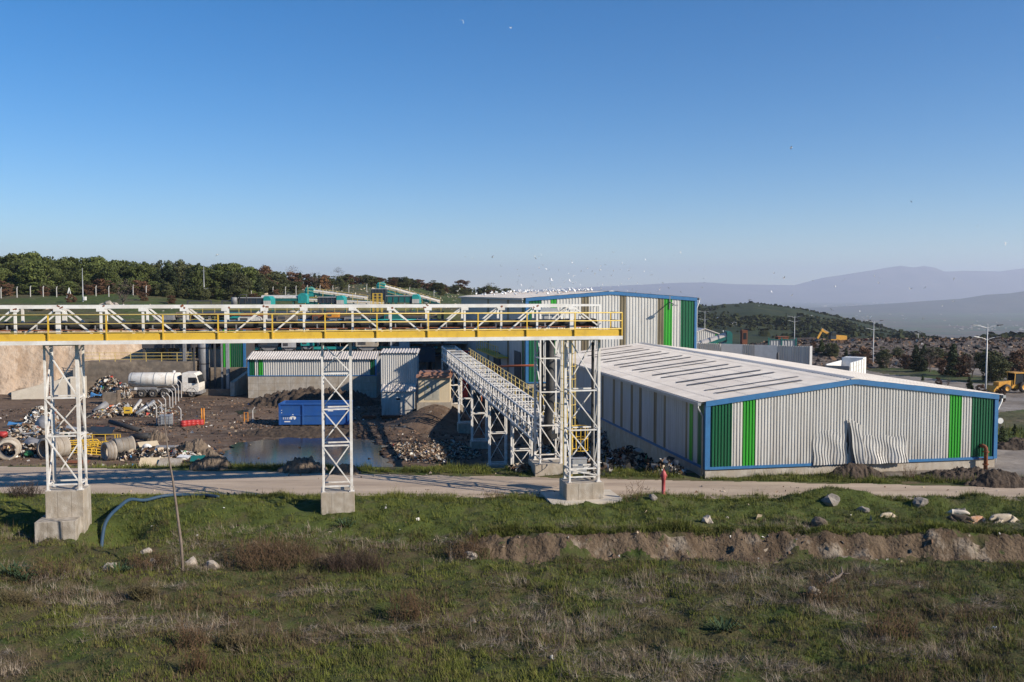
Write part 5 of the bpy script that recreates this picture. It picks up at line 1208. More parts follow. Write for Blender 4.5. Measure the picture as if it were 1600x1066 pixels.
# columns and stack under the bridge
p = onG(318, 612); k = p.y / FOC
t = thing('stack', 'thick grey vertical stack pipe behind the lorry cab', 'pipe', (atY(319, 590, 113).x, 113, gz(atY(319, 590, 113).x, 113)))
q = MB(); q.lathe([(.0, -.3), (.62, -.3), (.66, 9.2), (.0, 9.2)], (0, 0, 0), n=20); q.build('pipe', MT['grey_steel'], t, True)
for z in (1.5, 3.6, 5.6):
    q = MB(); q.lathe([(.68, z), (.68, z + .14), (.6, z + .14)], (0, 0, 0), n=20); q.build('collar', MT['dark_steel'], t)
q = MB()
for x in (-1.5, -1.05): q.beam((x, -.2, 0), (x, -.2, 8.4), .08)
for z in np.arange(.4, 7, .45): q.beam((-1.5, -.2, z), (-1.05, -.2, z), .05)
q.build('side_ladder', MT['dark_steel'], t)
for px, m, lab in ((289, 'grey_steel', 'grey steel column left of the stack, rust streaked'), (304, 'dark_steel', 'thin dark steel column beside the stack'), (336, 'dark_steel', 'dark steel column right of the stack'), (347, 'grey_steel', 'grey steel column at the green building'), (356, 'galv', 'pale steel column in front of the green sheets')):
    x = atY(px, 590, 112).x; w = .35 if px in (289, 356) else .16
    q = MB(); q.box(-w/2, w/2, -.1, .1, 0, 8.6); q.box(-w/2, w/2, .25, .3, 0, 8.6); q.box(-.03, .03, .1, .25, 0, 8.6); o = q.build('steel_column', MT[m]); o.location = (x, 112, gz(x, 112) - .2); tag(o, lab, 'column')
# canopy and dark back wall added for the shaded hollow above the bunker
t = thing('shade_canopy', 'dark steel canopy and deck added for the shaded hollow over the bunker, left of the stack', 'canopy', (atY(222, 560, 114).x, 114, -3.0), R(3))
w = 76 * 114 / FOC; zt_ = atY(250, 538, 114).z + 3.0
q = MB(); q.box(0, w, 0, 9, zt_ - .5, zt_); q.build('roof', MT['dark_steel'], t)
q = MB(); q.box(-1, w, 8.7, 9, 0, zt_ - .5); q.build('rear_wall', MT['concrete_dark'], t)  # dark wall put in for the shade under the deck
for x in (.2, w * .5, w * .78, w - .2):
    q = MB(); q.box(x - .14, x + .14, .1, .38, 0, zt_ - .5); q.build('column', MT['grey_steel' if x > 4 else 'dark_steel'], t)
q = MB(); q.prism([(w * .5, zt_ - 1.0), (w * .86, zt_ - 1.0), (w * .76, zt_ - 2.0), (w * .6, zt_ - 2.0)], 1, 3); q.build('hopper', MT['grey_steel'], t)
q = MB(); q.box(w * .58, w * .66, .5, .9, zt_ - 4.2, zt_ - 2.2); q.build('panel', MT['concrete'], t)
# green sheeted building corner and pale wall
x = atY(356, 590, 115).x; g_ = gz(x, 115)
t = thing('green_building', 'bright and dark green sheeted building corner behind the stack', 'building', (x, 115, g_), R(4))
q = MB(); q.box(0, 2.2, .05, 9, -1, 8.2); q.build('core', MT['dark_steel'], t)
q = MB(); corr(q, -.6, .5, .4, 8.2, lambda u, o, z: (u, o, z), .25, .06); q.build('wall_sheet', MT['clad_lime'], t)
q = MB(); corr(q, .5, 2.0, .4, 8.2, lambda u, o, z: (u, o, z), .25, .06); q.build('wall_sheet', MT['clad_green'], t)
q = MB(); q.box(2.0, 2.3, -.05, .2, 0, 8.2); q.build('corner_trim', MT['blue_trim'], t)
x = atY(325, 590, 116).x
t = thing('pale_wall', 'pale beige wall panel behind the thick stack', 'wall', (x, 116, gz(x, 116)), R(3))
q = MB(); q.box(0, 2.6, 0, .3, -1, 5.2); q.build('wall', MT['concrete'], t)
q = MB()
for z in (1.6, 2.0, 2.5): q.box(0, 4.6, -.9, -.86, z, z + .05)
for v in np.arange(0, 4.7, 1.1): q.box(v, v + .05, -.9, -.86, 1.2, 2.5)
q.box(-.2, 4.7, -.95, 0, 1.0, 1.2); q.build('walkway', MT['dark_steel'], t)
# low concrete bays right of the lorry
x = atY(360, 620, 108).x; g_ = gz(x, 108)
t = thing('concrete_bay', 'stained concrete bay with a sloping side wall left of the striped shed', 'wall', (x, 108, g_), R(4))
q = MB(); q.prism([(0, -.5), (.01, -.5), (.01, 2), (0, 2)], 0, .1); 
q = MB(); q.add([(0, 0, -.6), (.5, 0, -.6), (2.3, 6, -.6), (1.8, 6, -.6), (0, 0, 1.7), (.5, 0, 1.7), (2.3, 6, 3.4), (1.8, 6, 3.4)], [(0,1,5,4), (1,2,6,5), (2,3,7,6), (3,0,4,7), (4,5,6,7)]); q.build('side_wall', MT['concrete'], t)
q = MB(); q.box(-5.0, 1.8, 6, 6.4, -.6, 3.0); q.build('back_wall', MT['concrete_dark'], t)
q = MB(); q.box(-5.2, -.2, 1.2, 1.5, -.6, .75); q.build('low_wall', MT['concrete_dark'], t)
# ---------------------------------------------------------------- teal covered conveyors seen over the bridge
def tconv(label, pts, Y, w=1.1, top='clad_white', side='teal', legs=True, rail=True, head=True, hh=.75):
    P = [atY(x, y, Y) for x, y in pts]; a, b = P
    t = thing('covered_conveyor', label, 'conveyor', a, 0, 'covered conveyors above the works'); d = b - a
    q = MB(); nrm = Vector((0, 0, 1))
    for y in (0, w): q.beam(Vector((0, y, -hh * .55)), d + Vector((0, y, -hh * .55)), .12, hh * .5)
    q.build('side_panel', MT['dark_teal' if side == 'teal' else side], t)
    q = MB(); n = 7; ang = np.linspace(0, math.pi, n); vs = []
    for s in (Vector((0, 0, 0)), d):
        for g in ang: vs.append(s + Vector((0, w / 2 - w * .56 * math.cos(g), -.2 + .45 * math.sin(g))))
    q.add(vs, [(i, i + n, i + n + 1, i + 1) for i in range(n - 1)]); q.build('cover', MT[top], t, True)
    if head:
        hd = a if a.z > b.z else b; s = 1 if hd is a else -1; o = Vector((0, 0, 0)) if hd is a else d
        q = MB(); q.prism([(o.x - .55 * s, o.z - .9), (o.x + .75 * s, o.z - .9), (o.x + .75 * s, o.z + .25), (o.x + .3 * s, o.z + .55), (o.x - .3 * s, o.z + .45), (o.x - .55 * s, o.z + .1)], -.15, w + .15); q.build('head_box', MT['teal'], t)
    L = d.length; nn = max(2, int(L / 3))
    if rail:
        q = MB()
        for i in range(nn * 2 + 1): q.beam(d * (i / (nn * 2)) + Vector((0, -.35, -.6)), d * (i / (nn * 2)) + Vector((0, -.35, .45)), .06)
        for z in (.0, .45): q.beam(Vector((0, -.35, z)), d + Vector((0, -.35, z)), .05)
        q.build('railing', MT['pale_yellow'], t)
    if legs:
        for i in range(nn):
            f = (i + .5) / nn; c = d * f; g_ = gz(a.x + c.x, Y)
            q = MB()
            for y in (.1, w - .1): q.beam(Vector((c.x, y, c.z - hh * .8)), Vector((c.x + .3, y, g_ - a.z)), .14)
            q.beam(Vector((c.x, .1, c.z - 1.6)), Vector((c.x, w - .1, c.z - 1.6)), .1); q.build('support', MT['dark_teal'], t)
    return t
tconv('teal-headed level conveyor, leftmost, with a pale hooded top', ((408, 464), (474, 464)), 130, rail=False)
tconv('teal conveyor sloping down right from a square head in the middle', ((482, 454), (575, 466.5)), 134)
tconv('lower teal conveyor line under the sloping one', ((478, 469), (600, 474.5)), 132, .9, head=False)
tconv('steep dark conveyor with yellow handrail falling right from the screening tower', ((594, 446), (688, 472)), 140, 1.2, 'roof')
tconv('second flight of the steep conveyor, just below the first', ((604, 456), (660, 473)), 138, 1.0, 'dark_teal', head=False)
def vbox(label, x0, x1, y0, y1, Y, m, end=None, name='screen_drum', cat='machine'):
    a = atY(x0, y1, Y); b = atY(x1, y0, Y); w = b.x - a.x; h = b.z - a.z; t = thing(name, label, cat, a)
    q = MB(); q.prism([(0, 0), (w, 0), (w, h * .92), (w * .98, h), (w * .02, h), (0, h * .92)], 0, 2.2); q.build('casing', MT[m], t)
    q = MB(); q.box(0, w, -.1, 2.3, h + .002, h + .1); q.build('cover', MT['clad_shade'], t)
    if end:
        q = MB(); q.prism([(0, -.1), (1.0, -.1), (1.0, h * .9), (.7, h + .28), (.1, h + .28), (0, h)], -.15, 2.35); o = q.build('end_hood', MT['teal'], t); o.location = (w + .01 if end > 0 else -1.0, 0, 0)
        q = MB(); q.box(0, 1.0, -.2, -.155, -.1, h * .55); o = q.build('hood_front', MT['clad_white'], t); o.location = (w + .01 if end > 0 else -1.0, 0, 0)
    q = MB()
    for x in np.linspace(.2, w - .2, 5): q.box(x - .05, x + .05, -.05, 0, 0, h)
    q.build('stiffener', MT['dark_steel'], t)
    for x in (.3, w - .3):
        q = MB(); q.box(x - .12, x + .12, .2, .44, -7, 0); q.build('leg', MT['dark_steel'], t)
    return t
vbox('long navy screen box with a teal end hood, leftmost over the bridge', 372, 412, 466, 475, 126, 'navy', 1)
vbox('navy screen box with a teal end hood in the middle over the bridge', 496, 526, 465, 474, 126, 'navy', 1)
vbox('dark teal screen box with a bright teal right end below the steep conveyor', 603, 644, 463, 473, 127, 'dark_teal', 1)
vbox('black screening tower top under the head of the steep conveyor', 580, 604, 452, 473, 137, 'navy')
p = atY(589, 472, 126); t = thing('access_platform', 'yellow tubular access platform left of the dark teal screen box', 'platform', p)
q = MB()
for x in (-.6, 0, .6):
    for y in (0, 1): q.beam((x, y, -6), (x, y, 1.2), .08)
for z in (0, .4, .8, 1.2): 
    for y in (0, 1): q.beam((-.6, y, z), (.6, y, z), .07)
q.build('frame', MT['yellow'], t)
p = atY(366, 474, 125); t = thing('small_tank', 'small dark upright tank on the deck left of the navy screen box', 'tank', p)
q = MB(); q.lathe([(0, -.2), (.42, -.2), (.42, .7), (.3, .85), (0, .85)], (0, 0, 0), n=14); q.build('shell', MT['grey_steel'], t, True)
q = MB(); q.tube([(.6, 0, .4), (.9, 0, 1.2), (1.7, 0, 1.2), (1.8, 0, .2)], .09, 8); q.build('elbow_pipe', MT['dark_steel'], t, True)
for x0, x1, lab in ((293, 330, 'dark pipe gantry frame standing on the deck at left'), (347, 364, 'short dark pipe gantry by the small tank')):
    a = atY(x0, 475, 125); b = atY(x1, 475, 125); q = MB(); h = .42; w = b.x - a.x
    q.beam((0, 0, -.5), (0, 0, h), .16); q.beam((w, 0, -.5), (w, 0, h), .16); q.beam((-.08, 0, h), (w + .08, 0, h), .18); o = q.build('pipe_gantry', MT['dark_steel']); o.location = a; tag(o, lab, 'gantry')
# lean-to with dark interior between kiosk and tall hall
x0 = atY(640, 590, 124).x; g_ = gz(x0, 124); x1 = atY(722, 590, 124).x
t = thing('dark_annex', 'dark open annex with grey sheeting between the kiosks and the tall hall', 'building', (x0, 124, g_), R(3))
w = x1 - x0 + 1.5
q = MB(); q.box(0, w, 6, 6.2, 0, 8.3); q.box(0, .2, 0, 6, 3, 8.3); q.build('wall', MT['clad_shade'], t)
q = MB(); q.box(-.2, w, -.3, 6.4, 8.3, 8.45); q.build('roof', MT['roof'], t)
for x in np.linspace(.2, w - .3, 4):
    q = MB(); q.box(x - .12, x + .12, 0, .24, -.5, 8.3); q.build('column', MT['dark_steel'], t)
q = MB(); q.box(0, w, -.02, .1, 5.6, 8.3); q.build('upper_sheet', MT['clad_shade'], t)
for i in range(6):
    q = MB(); a = i * w / 6; q.beam((a, -.1, .5 + 2.2 * (i % 2)), (a + w / 6, -.1, 2.7 - 2.2 * (i % 2)), .09); q.build('brace', MT['galv'], t)
# orange pipe and red frame between the gallery and the tall hall
a = atY(752, 573.5, 78); b = atY(838, 571, 74)
q = MB(); q.tube([(0, 0, 0), b - a], .09, 8); q.tube([(0, 0, 0), (0, .1, gz(a.x, a.y) - a.z)], .06, 6); o = q.build('orange_pipe', mat('orange_pipe', (.36, .10, .04), rough=.6), None, True); o.location = a; tag(o, 'thin orange-brown pipe carried level behind the long gallery', 'pipe')
p = atY(719, 562, 88); t = thing('red_frame', 'red box frame standing behind the upper end of the gallery', 'frame', p, ANG)
q = MB(); w, h = .95, .85
for a, b in (((0, 0), (w, 0)), ((0, h), (w, h)), ((0, 0), (0, h)), ((w, 0), (w, h))): q.beam((a[0], 0, a[1]), (b[0], 0, b[1]), .09)
q.box(0, w, .1, .2, h - .1, h); q.box(.1, w - .1, .5, .6, -4, h); q.build('frame', MT['red'], t)
# ---------------------------------------------------------------- foliage
def leaf_mat(name, c, c2, rnd=.35):
    m = bpy.data.materials.new(name); m.use_nodes = True; N = m.node_tree.nodes; L = m.node_tree.links
    b = N['Principled BSDF']; b.inputs['Roughness'].default_value = .7; b.inputs['Specular IOR Level'].default_value = .2
    tc = N.new('ShaderNodeTexCoord'); n = N.new('ShaderNodeTexNoise'); n.inputs['Scale'].default_value = .9; n.inputs['Detail'].default_value = 5
    L.new(tc.outputs['Object'], n.inputs['Vector'])
    r = N.new('ShaderNodeMapRange'); r.inputs[1].default_value = .38; r.inputs[2].default_value = .62; L.new(n.outputs[0], r.inputs[0])
    mx = N.new('ShaderNodeMix'); mx.data_type = 'RGBA'; mx.inputs[6].default_value = (*c, 1); mx.inputs[7].default_value = (*c2, 1); L.new(r.outputs[0], mx.inputs[0])
    oi = N.new('ShaderNodeObjectInfo'); mr = N.new('ShaderNodeMapRange'); mr.inputs[3].default_value = 1 - rnd; mr.inputs[4].default_value = 1 + rnd; L.new(oi.outputs['Random'], mr.inputs[0])
    hs = N.new('ShaderNodeHueSaturation'); L.new(mr.outputs[0], hs.inputs['Value']); L.new(mx.outputs[2], hs.inputs['Color']); L.new(hs.outputs[0], b.inputs['Base Color'])
    return m
LF = dict(pine=leaf_mat('pine_needles', (.085, .102, .026), (.050, .064, .018)), dark=leaf_mat('dark_conifer', (.030, .044, .018), (.046, .060, .022)),
          olive=leaf_mat('olive_scrub', (.075, .080, .030), (.050, .055, .022)), brown=leaf_mat('brown_leaves', (.13, .065, .035), (.085, .050, .030)),
          twig=leaf_mat('grey_twigs', (.11, .085, .07), (.075, .06, .05)), rust=leaf_mat('rust_leaves', (.17, .085, .035), (.12, .07, .035)))
def leaves(clumps, n, s, seed, flat=.6):
    rg = np.random.default_rng(seed); cl = np.array(clumps, float)
    vol = (cl[:, 3] * cl[:, 4] * cl[:, 5]) ** .67; k = rg.choice(len(cl), n, p=vol / vol.sum())
    d = rg.normal(size=(n, 3)); d /= np.linalg.norm(d, axis=1)[:, None]; r = rg.random(n) ** .28
    c = cl[k, :3] + d * r[:, None] * cl[k, 3:6]
    nn = d + rg.normal(size=(n, 3)) * .7; nn /= np.linalg.norm(nn, axis=1)[:, None]
    t = rg.normal(size=(n, 3)); t -= nn * (t * nn).sum(1)[:, None]; t /= np.linalg.norm(t, axis=1)[:, None]; u = np.cross(nn, t)
    ss = s * rg.uniform(.6, 1.4, n)[:, None]
    V = np.stack([c - t * ss - u * ss * flat, c + t * ss - u * ss * flat * .6, c + t * ss * .7 + u * ss * flat, c - t * ss * .8 + u * ss * flat], 1).reshape(-1, 3)
    return V, np.arange(4 * n).reshape(-1, 4)
def branches(mb, p, d, L, r, depth, rn, spread=.6, up=.1, k=3):
    d = d.normalized(); q = p + d * L * .5 + Vector((rn.uniform(-1, 1), rn.uniform(-1, 1), rn.uniform(-.4, .6))) * L * .07; e = p + d * L
    mb.tube([p, q, e], [r, r * .8, r * .6], 5 if r > .06 else 3, caps=False)
    if depth == 0: return
    for i in range(k + (depth > 1)):
        f = rn.uniform(.45, 1.0); a = Vector((rn.uniform(-1, 1), rn.uniform(-1, 1), rn.uniform(-.5, .9))).normalized()
        branches(mb, p + d * L * f, d + a * spread * 1.5 + Vector((0, 0, up)), L * rn.uniform(.5, .75), r * .55, depth - 1, rn, spread, up, k)
def tree_proto(kind, seed, name='tree'):
    """unit height trees (height 1 m scaled up by 8 m prototypes)"""
    rn = random.Random(seed); t = thing(name, 'tree', 'tree', (0, 0, -500)); tb_ = MB(); cl = []
    if kind == 'pine':
        tb_.tube([(0, 0, -.3), (.1, 0, 2), (0, .1, 4.2)], [.22, .17, .1], 7)
        for i in range(30):
            a = rn.uniform(0, 6.28); z = rn.uniform(1.0, 7.1); R_ = 3.0 * math.sqrt(max(.05, 1 - ((z - 3.4) / 4.0) ** 2)); rr = R_ * rn.uniform(.35, .9)
            s = rn.uniform(.75, 1.25); cl.append((rr * math.cos(a), rr * math.sin(a), z, s * 1.1, s * 1.1, s * .75))
        for i in range(5):
            a = i * 1.26; tb_.tube([(0, 0, 2.2 + .3 * i), (1.5 * math.cos(a), 1.5 * math.sin(a), 3.6 + .3 * i)], [.09, .04], 5)
        n, s = 3600, .19
        for i in range(9):
            a = rn.uniform(0, 6.28); cl.append((2.9 * math.cos(a), 2.9 * math.sin(a), rn.uniform(2, 5.5), .55, .55, .4))
    elif kind == 'dark':
        tb_.tube([(0, 0, -.3), (0, 0, 6)], [.2, .05], 6)
        for i in range(16):
            z = .8 + i * .43; R_ = 1.5 * (1 - (z / 8.2)) ** .8 + .12; 
            for j in range(2):
                a = rn.uniform(0, 6.28); cl.append((R_ * .5 * math.cos(a), R_ * .5 * math.sin(a), z + rn.uniform(-.2, .2), R_ * .8 + .1, R_ * .8 + .1, .5))
        n, s = 2600, .17
    elif kind in ('olive', 'brown', 'rust'):
        branches(tb_, Vector((0, 0, -.3)), Vector((.05, 0, 1)), 2.6, .22, 2, rn, .7, .35)
        for i in range(34):
            a = rn.uniform(0, 6.28); z = rn.uniform(.3, 7.0); R_ = 3.2 * math.sqrt(max(.05, 1 - ((z - 3.6) / 3.9) ** 2)); rr = R_ * rn.uniform(.3, .9)
            s = rn.uniform(.6, 1.2); cl.append((rr * math.cos(a), rr * math.sin(a), z, s, s, s * .8))
        n, s = (3600, .17)
    else:
        branches(tb_, Vector((0, 0, -.3)), Vector((.05, 0, 1)), 2.6, .2, 4, rn, .75, .22, 3)
        for i in range(26):
            a = rn.uniform(0, 6.28); z = rn.uniform(3.2, 7.3); R_ = 3.1 * math.sqrt(max(.05, 1 - ((z - 4.2) / 3.6) ** 2)); rr = R_ * rn.uniform(.3, .95)
            cl.append((rr * math.cos(a), rr * math.sin(a), z, .9, .9, .7))
        n, s = 520, .09
    V, F = leaves(cl, n, s, seed); np_mesh('crown', V, F, LF.get(kind, LF['twig']), t)
    tb_.build('trunk', MT['bark'], t)
    return t
PR = {k: [tree_proto(k, s + 10 * j, {'pine': 'pine_tree', 'dark': 'conifer', 'bare': 'bare_tree'}.get(k, 'broadleaf_tree')) for j in range(3 if k in ('pine', 'dark', 'olive') else 2)] for k, s in (('pine', 301), ('dark', 302), ('olive', 303), ('brown', 304), ('bare', 305), ('rust', 306))}
TOPS = [(-80, 398), (0, 398), (60, 396), (110, 401), (160, 402), (200, 406), (240, 404), (290, 408), (330, 409), (370, 411), (400, 416), (440, 421), (490, 426), (560, 428), (600, 431), (640, 434), (680, 440), (720, 446), (760, 447), (800, 451), (840, 457)]
sky_at = lambda px: float(np.interp(px, [p[0] for p in TOPS], [p[1] for p in TOPS]))
used_proto = set()
def plant(kind, px, Y, top_y=None, h=None, label=None, group=None, wide=1.0, j=None, base=None, cat=None):
    rn = random.Random(int(px * 13 + Y * 7)); pr = PR[kind][rn.randrange(len(PR[kind])) if j is None else j]
    x = atY(px, 460, Y).x; z = gz(x, Y) - .15
    if h is None: h = atY(px, top_y, Y).z - z
    s = max(.12, h / 7.9); w = s * wide
    if pr not in used_proto:
        used_proto.add(pr); o = pr; o.location = (x, Y, z); o.rotation_euler = (0, 0, rn.uniform(0, 6.28)); o.scale = (w, w, s)
    else: o = copy_tree(pr, (x, Y, z), rn.uniform(0, 6.28), (w, w, s))
    o['label'] = label; 
    if group: o['group'] = group
    if cat: o['category'] = cat
    return o
LP = 'round-crowned green pine in the wood on the left hill'
LD = 'dark pointed conifer among the trees of the left hill'
LO = 'olive green bushy tree on the hill behind the works'
rn = random.Random(77)
px = -40
while px < 400:                                     # the wood at left, three rows deep
    for row, (Y, k) in enumerate(((184, .82), (193, .93), (204, 1.0))):
        x = px + rn.uniform(-9, 9) + row * 7; Yr = Y + rn.uniform(-3, 3)
        ty = sky_at(x); by_ = 462; top = by_ - (by_ - ty) * (k + rn.uniform(-.16, .06))
        kind = 'pine' if x < 235 or rn.random() < .3 else ('dark' if rn.random() < .62 else 'olive')
        plant(kind, x, Yr, top, None, {'pine': LP, 'dark': LD, 'olive': LO}[kind], {'pine': 'pines of the left wood', 'dark': 'dark conifers of the left wood', 'olive': 'olive trees on the hill'}[kind], wide=(1.0 if kind == 'pine' else (1.25 if kind == 'dark' else 1.0)) * rn.uniform(.9, 1.25))
    px += 17 if px < 230 else 15
for i in range(46):                                 # understorey along the foot of the wood
    px = -30 + i * 9.6 + rn.uniform(-4, 4); k_ = rn.choice(('olive', 'olive', 'brown', 'pine'))
    plant(k_, px, 178 + rn.uniform(-2.5, 3), None, rn.uniform(1.6, 3.4), {'olive': 'olive understorey bush along the foot of the left wood', 'brown': 'brown understorey bush along the foot of the left wood', 'pine': 'young green pine along the foot of the left wood'}[k_], {'olive': 'olive understorey of the left wood', 'brown': 'brown understorey of the left wood', 'pine': 'young pines of the left wood'}[k_], rn.uniform(1.3, 1.9), cat='bush' if k_ != 'pine' else 'tree')
px = 395
while px < 850:                                     # thinner, lower trees along the crest
    Y = float(np.interp(px, [395, 560, 850], [225, 285, 315])) + rn.uniform(-6, 6)
    r_ = rn.random(); kind = 'olive' if r_ < .5 else ('dark' if r_ < .72 else ('pine' if r_ < .9 else 'brown'))
    ty = sky_at(px) + rn.uniform(0, 5)
    plant(kind, px, Y, ty, None, {'pine': 'small green pine along the far hill crest', 'dark': 'small dark conifer along the far hill crest', 'olive': LO, 'brown': 'brown-leaved tree along the far hill crest'}[kind],
          {'pine': 'small pines on the crest', 'dark': 'small conifers on the crest', 'olive': 'olive trees on the hill', 'brown': 'brown trees on the crest'}[kind], wide=rn.uniform(1.2, 1.8) if kind != 'dark' else 1.3)
    px += rn.uniform(6, 10)
for i in range(62):                                 # scrub that closes the crest below the trees
    px = rn.uniform(398, 845); Y = float(np.interp(px, [395, 560, 850], [222, 276, 306])) + rn.uniform(-16, 2); k_ = 'olive' if rn.random() < .75 else 'brown'
    plant(k_, px, Y, None, rn.uniform(1.6, 3.6) * (1 if Y > 240 else 1.1), 'low scrub bush under the trees of the far hill crest' if k_ == 'olive' else 'low brown scrub bush under the trees of the far hill crest', None if False else ('scrub of the crest' if k_ == 'olive' else 'brown scrub of the crest'), rn.uniform(1.5, 2.2), cat='bush')
for px, Y, top, kind, lab, wd in ((459, 250, 415, 'bare', 'bare grey tree on the skyline, left of two', 1.25), (530, 285, 417, 'bare', 'taller bare grey tree on the skyline, right of two', 1.2), (494, 250, 425, 'bare', 'low bare tree between the two skyline trees', 1.4),
                              (413, 230, 413, 'rust', 'orange-brown leaved tree at the right end of the dense wood', .9), (722, 300, 437, 'brown', 'big round reddish-brown tree on the skyline left of the tall hall', 1.9), (765, 310, 441, 'bare', 'dark bare tree on the skyline by the tall hall', 1.8),
                              (620, 292, 432, 'brown', 'brown tree mass behind the steep conveyor, left one', 2.2), (655, 295, 436, 'brown', 'brown tree mass behind the steep conveyor, right one', 2.2), (507, 240, 431, 'rust', 'dark red-brown tree standing out on the open hillside', 1.0)):
    plant(kind, px, Y, top, None, lab, None, wd)
plant('bare', 192, 152, None, 4.6, 'large leafless brown bush above the earth cliff', None, 1.15, cat='bush')
for i, (px, Y, h, kind, w) in enumerate(((110, 158, 1.9, 'brown', 1.5), (12, 172, 2.6, 'brown', 1.3), (70, 174, 2.0, 'brown', 1.4), (95, 176, 2.2, 'rust', 1.2), (140, 176, 2.2, 'brown', 1.3), (40, 177, 1.8, 'olive', 1.5), (225, 160, 1.6, 'brown', 1.5), (268, 158, 1.7, 'brown', 1.4), (345, 190, 3.4, 'olive', 1.3), (372, 192, 3.6, 'olive', 1.3), (396, 200, 3.6, 'olive', 1.4), (420, 205, 3.8, 'olive', 1.4), (440, 205, 3.0, 'olive', 1.6), (462, 212, 3.2, 'olive', 1.5), (430, 190, 2.0, 'brown', 1.5), (537, 230, 2.4, 'olive', 1.3), (580, 250, 2.0, 'olive', 1.5), (690, 260, 2.0, 'olive', 1.5), (60, 140, 1.3, 'olive', 1.7), (85, 136, 1.2, 'brown', 1.7))):
    words = {'brown': 'brown leafless-looking shrub on the open hillside below the trees', 'rust': 'rust-coloured shrub on the hillside below the pines', 'olive': 'olive shrub on the open hillside below the trees'}[kind]
    plant(kind, px, Y, None, h, words, {'brown': 'brown shrubs on the hillside', 'rust': None, 'olive': 'olive shrubs on the hillside'}[kind], w, cat='shrub')
# ---------------------------------------------------------------- posts and poles on the hill
first = None
for i, (px, Y) in enumerate([(1.5, 168), (26.5, 168), (47.5, 168), (67.5, 169), (88.5, 170), (150, 172), (170, 172), (208, 174), (228.5, 174), (338.5, 184), (355, 186), (373.5, 188), (392.6, 190), (409.5, 192), (426.5, 195), (446, 198), (462.5, 200), (480, 203), (500, 206), (520, 210), (545, 215), (573, 222), (610, 230), (640, 236), (678, 245)]):
    x = atY(px, 460, Y).x
    if first is None:
        first = thing('boundary_post', 'white concrete boundary post in the fence line on the hill', 'post', (x, Y, gz(x, Y)), 0, 'boundary fence posts on the hill')
        q = MB(); q.tube([(0, 0, -.3), (0, 0, 1.75), (.12, 0, 2.05)], .085, 6); q.build('shaft', MT['fence_grey'], first)
    else: copy_tree(first, (x, Y, gz(x, Y)), (i * 1.3) % .6)
for px, Y, top, lab, arm in ((129.5, 160, 419, 'tall thin grey pole with a meter box in front of the pines', False), (319, 178, 414, 'tall thin grey pole with crossarms left of the works', True)):
    x = atY(px, 460, Y).x; z = gz(x, Y); h = atY(px, top, Y).z - z
    t = thing('utility_pole', lab, 'pole', (x, Y, z))
    q = MB(); q.lathe([(.11, -.3), (.05, h), (0, h)], (0, 0, 0), n=8); q.build('mast', MT['galv'], t, True)
    if arm:
        q = MB(); q.beam((-.35, 0, h * .82), (.35, 0, h * .82), .07); q.build('crossarm', MT['galv'], t)
        q = MB(); q.beam((-1.0, 0, 1.6), (.8, 0, 2.1), .1); q.build('stay', MT['galv'], t)
    else:
        q = MB(); q.box(.15, .55, -.2, .2, .3, .95); q.build('meter_box', MT['white'], t)
p = atY(108, 462, 168); t = thing('white_trestle', 'small white three-legged stand on the hill by the pines', 'stand', (p.x, 168, gz(p.x, 168)))
for a in (0, 2.1, 4.2):
    q = MB(); q.beam((0, 0, 1.9), (.5 * math.cos(a), .5 * math.sin(a), 0), .1); q.build('leg', MT['white'], t)
scraps('hill_stones', 'pale stones scattered over the open hillside', [(-40, 215, 36, 40, 0), (-22, 262, 40, 30, 0)], 1500, .15, 310, (2, 3, 0, 1, 6, 0, 0, 0, 0), 'stones')
scraps('cliff_litter', 'white litter along the top edge of the earth cliff', [(-82, 140, 12, 5, 0), (-62, 146, 12, 6, 0)], 120, .10, 311, (6, 1, 0, 2, 4, .2, 0, 0, 0), 'litter')
def boulder(label, px, py, r, m='rock', name='boulder', seed=1, sq=(1, .8, .7), Y=None):
    p = onG(px, py) if Y is None else atY(px, py, Y); q = MB(); q.blob((0, 0, r * sq[2] * .2), (r * sq[0], r * sq[1], r * sq[2]), seed, 2, .42); o = q.build(name, MT[m]); o.location = p; o.rotation_euler = (0, 0, seed); return tag(o, label, 'rock')
for i, (px, py, r, lab) in enumerate(((164, 473, 1.0, 'leftmost pale boulder of the heap by the leafless bush'), (172, 472, 1.3, 'tallest pale boulder of the heap by the leafless bush'), (180, 473, 1.1, 'right-hand pale boulder of the heap by the leafless bush'), (176, 475, .8, 'small front boulder of the heap by the leafless bush'))):
    x = atY(px, py, 146).x; q = MB(); r *= .7; q.blob((0, 0, r * .2), (r, r * .8, r * .75), i + 3, 2, .5); o = q.build('boulder', MT['rock']); o.location = (x, 146, gz(x, 146)); tag(o, lab, 'rock')
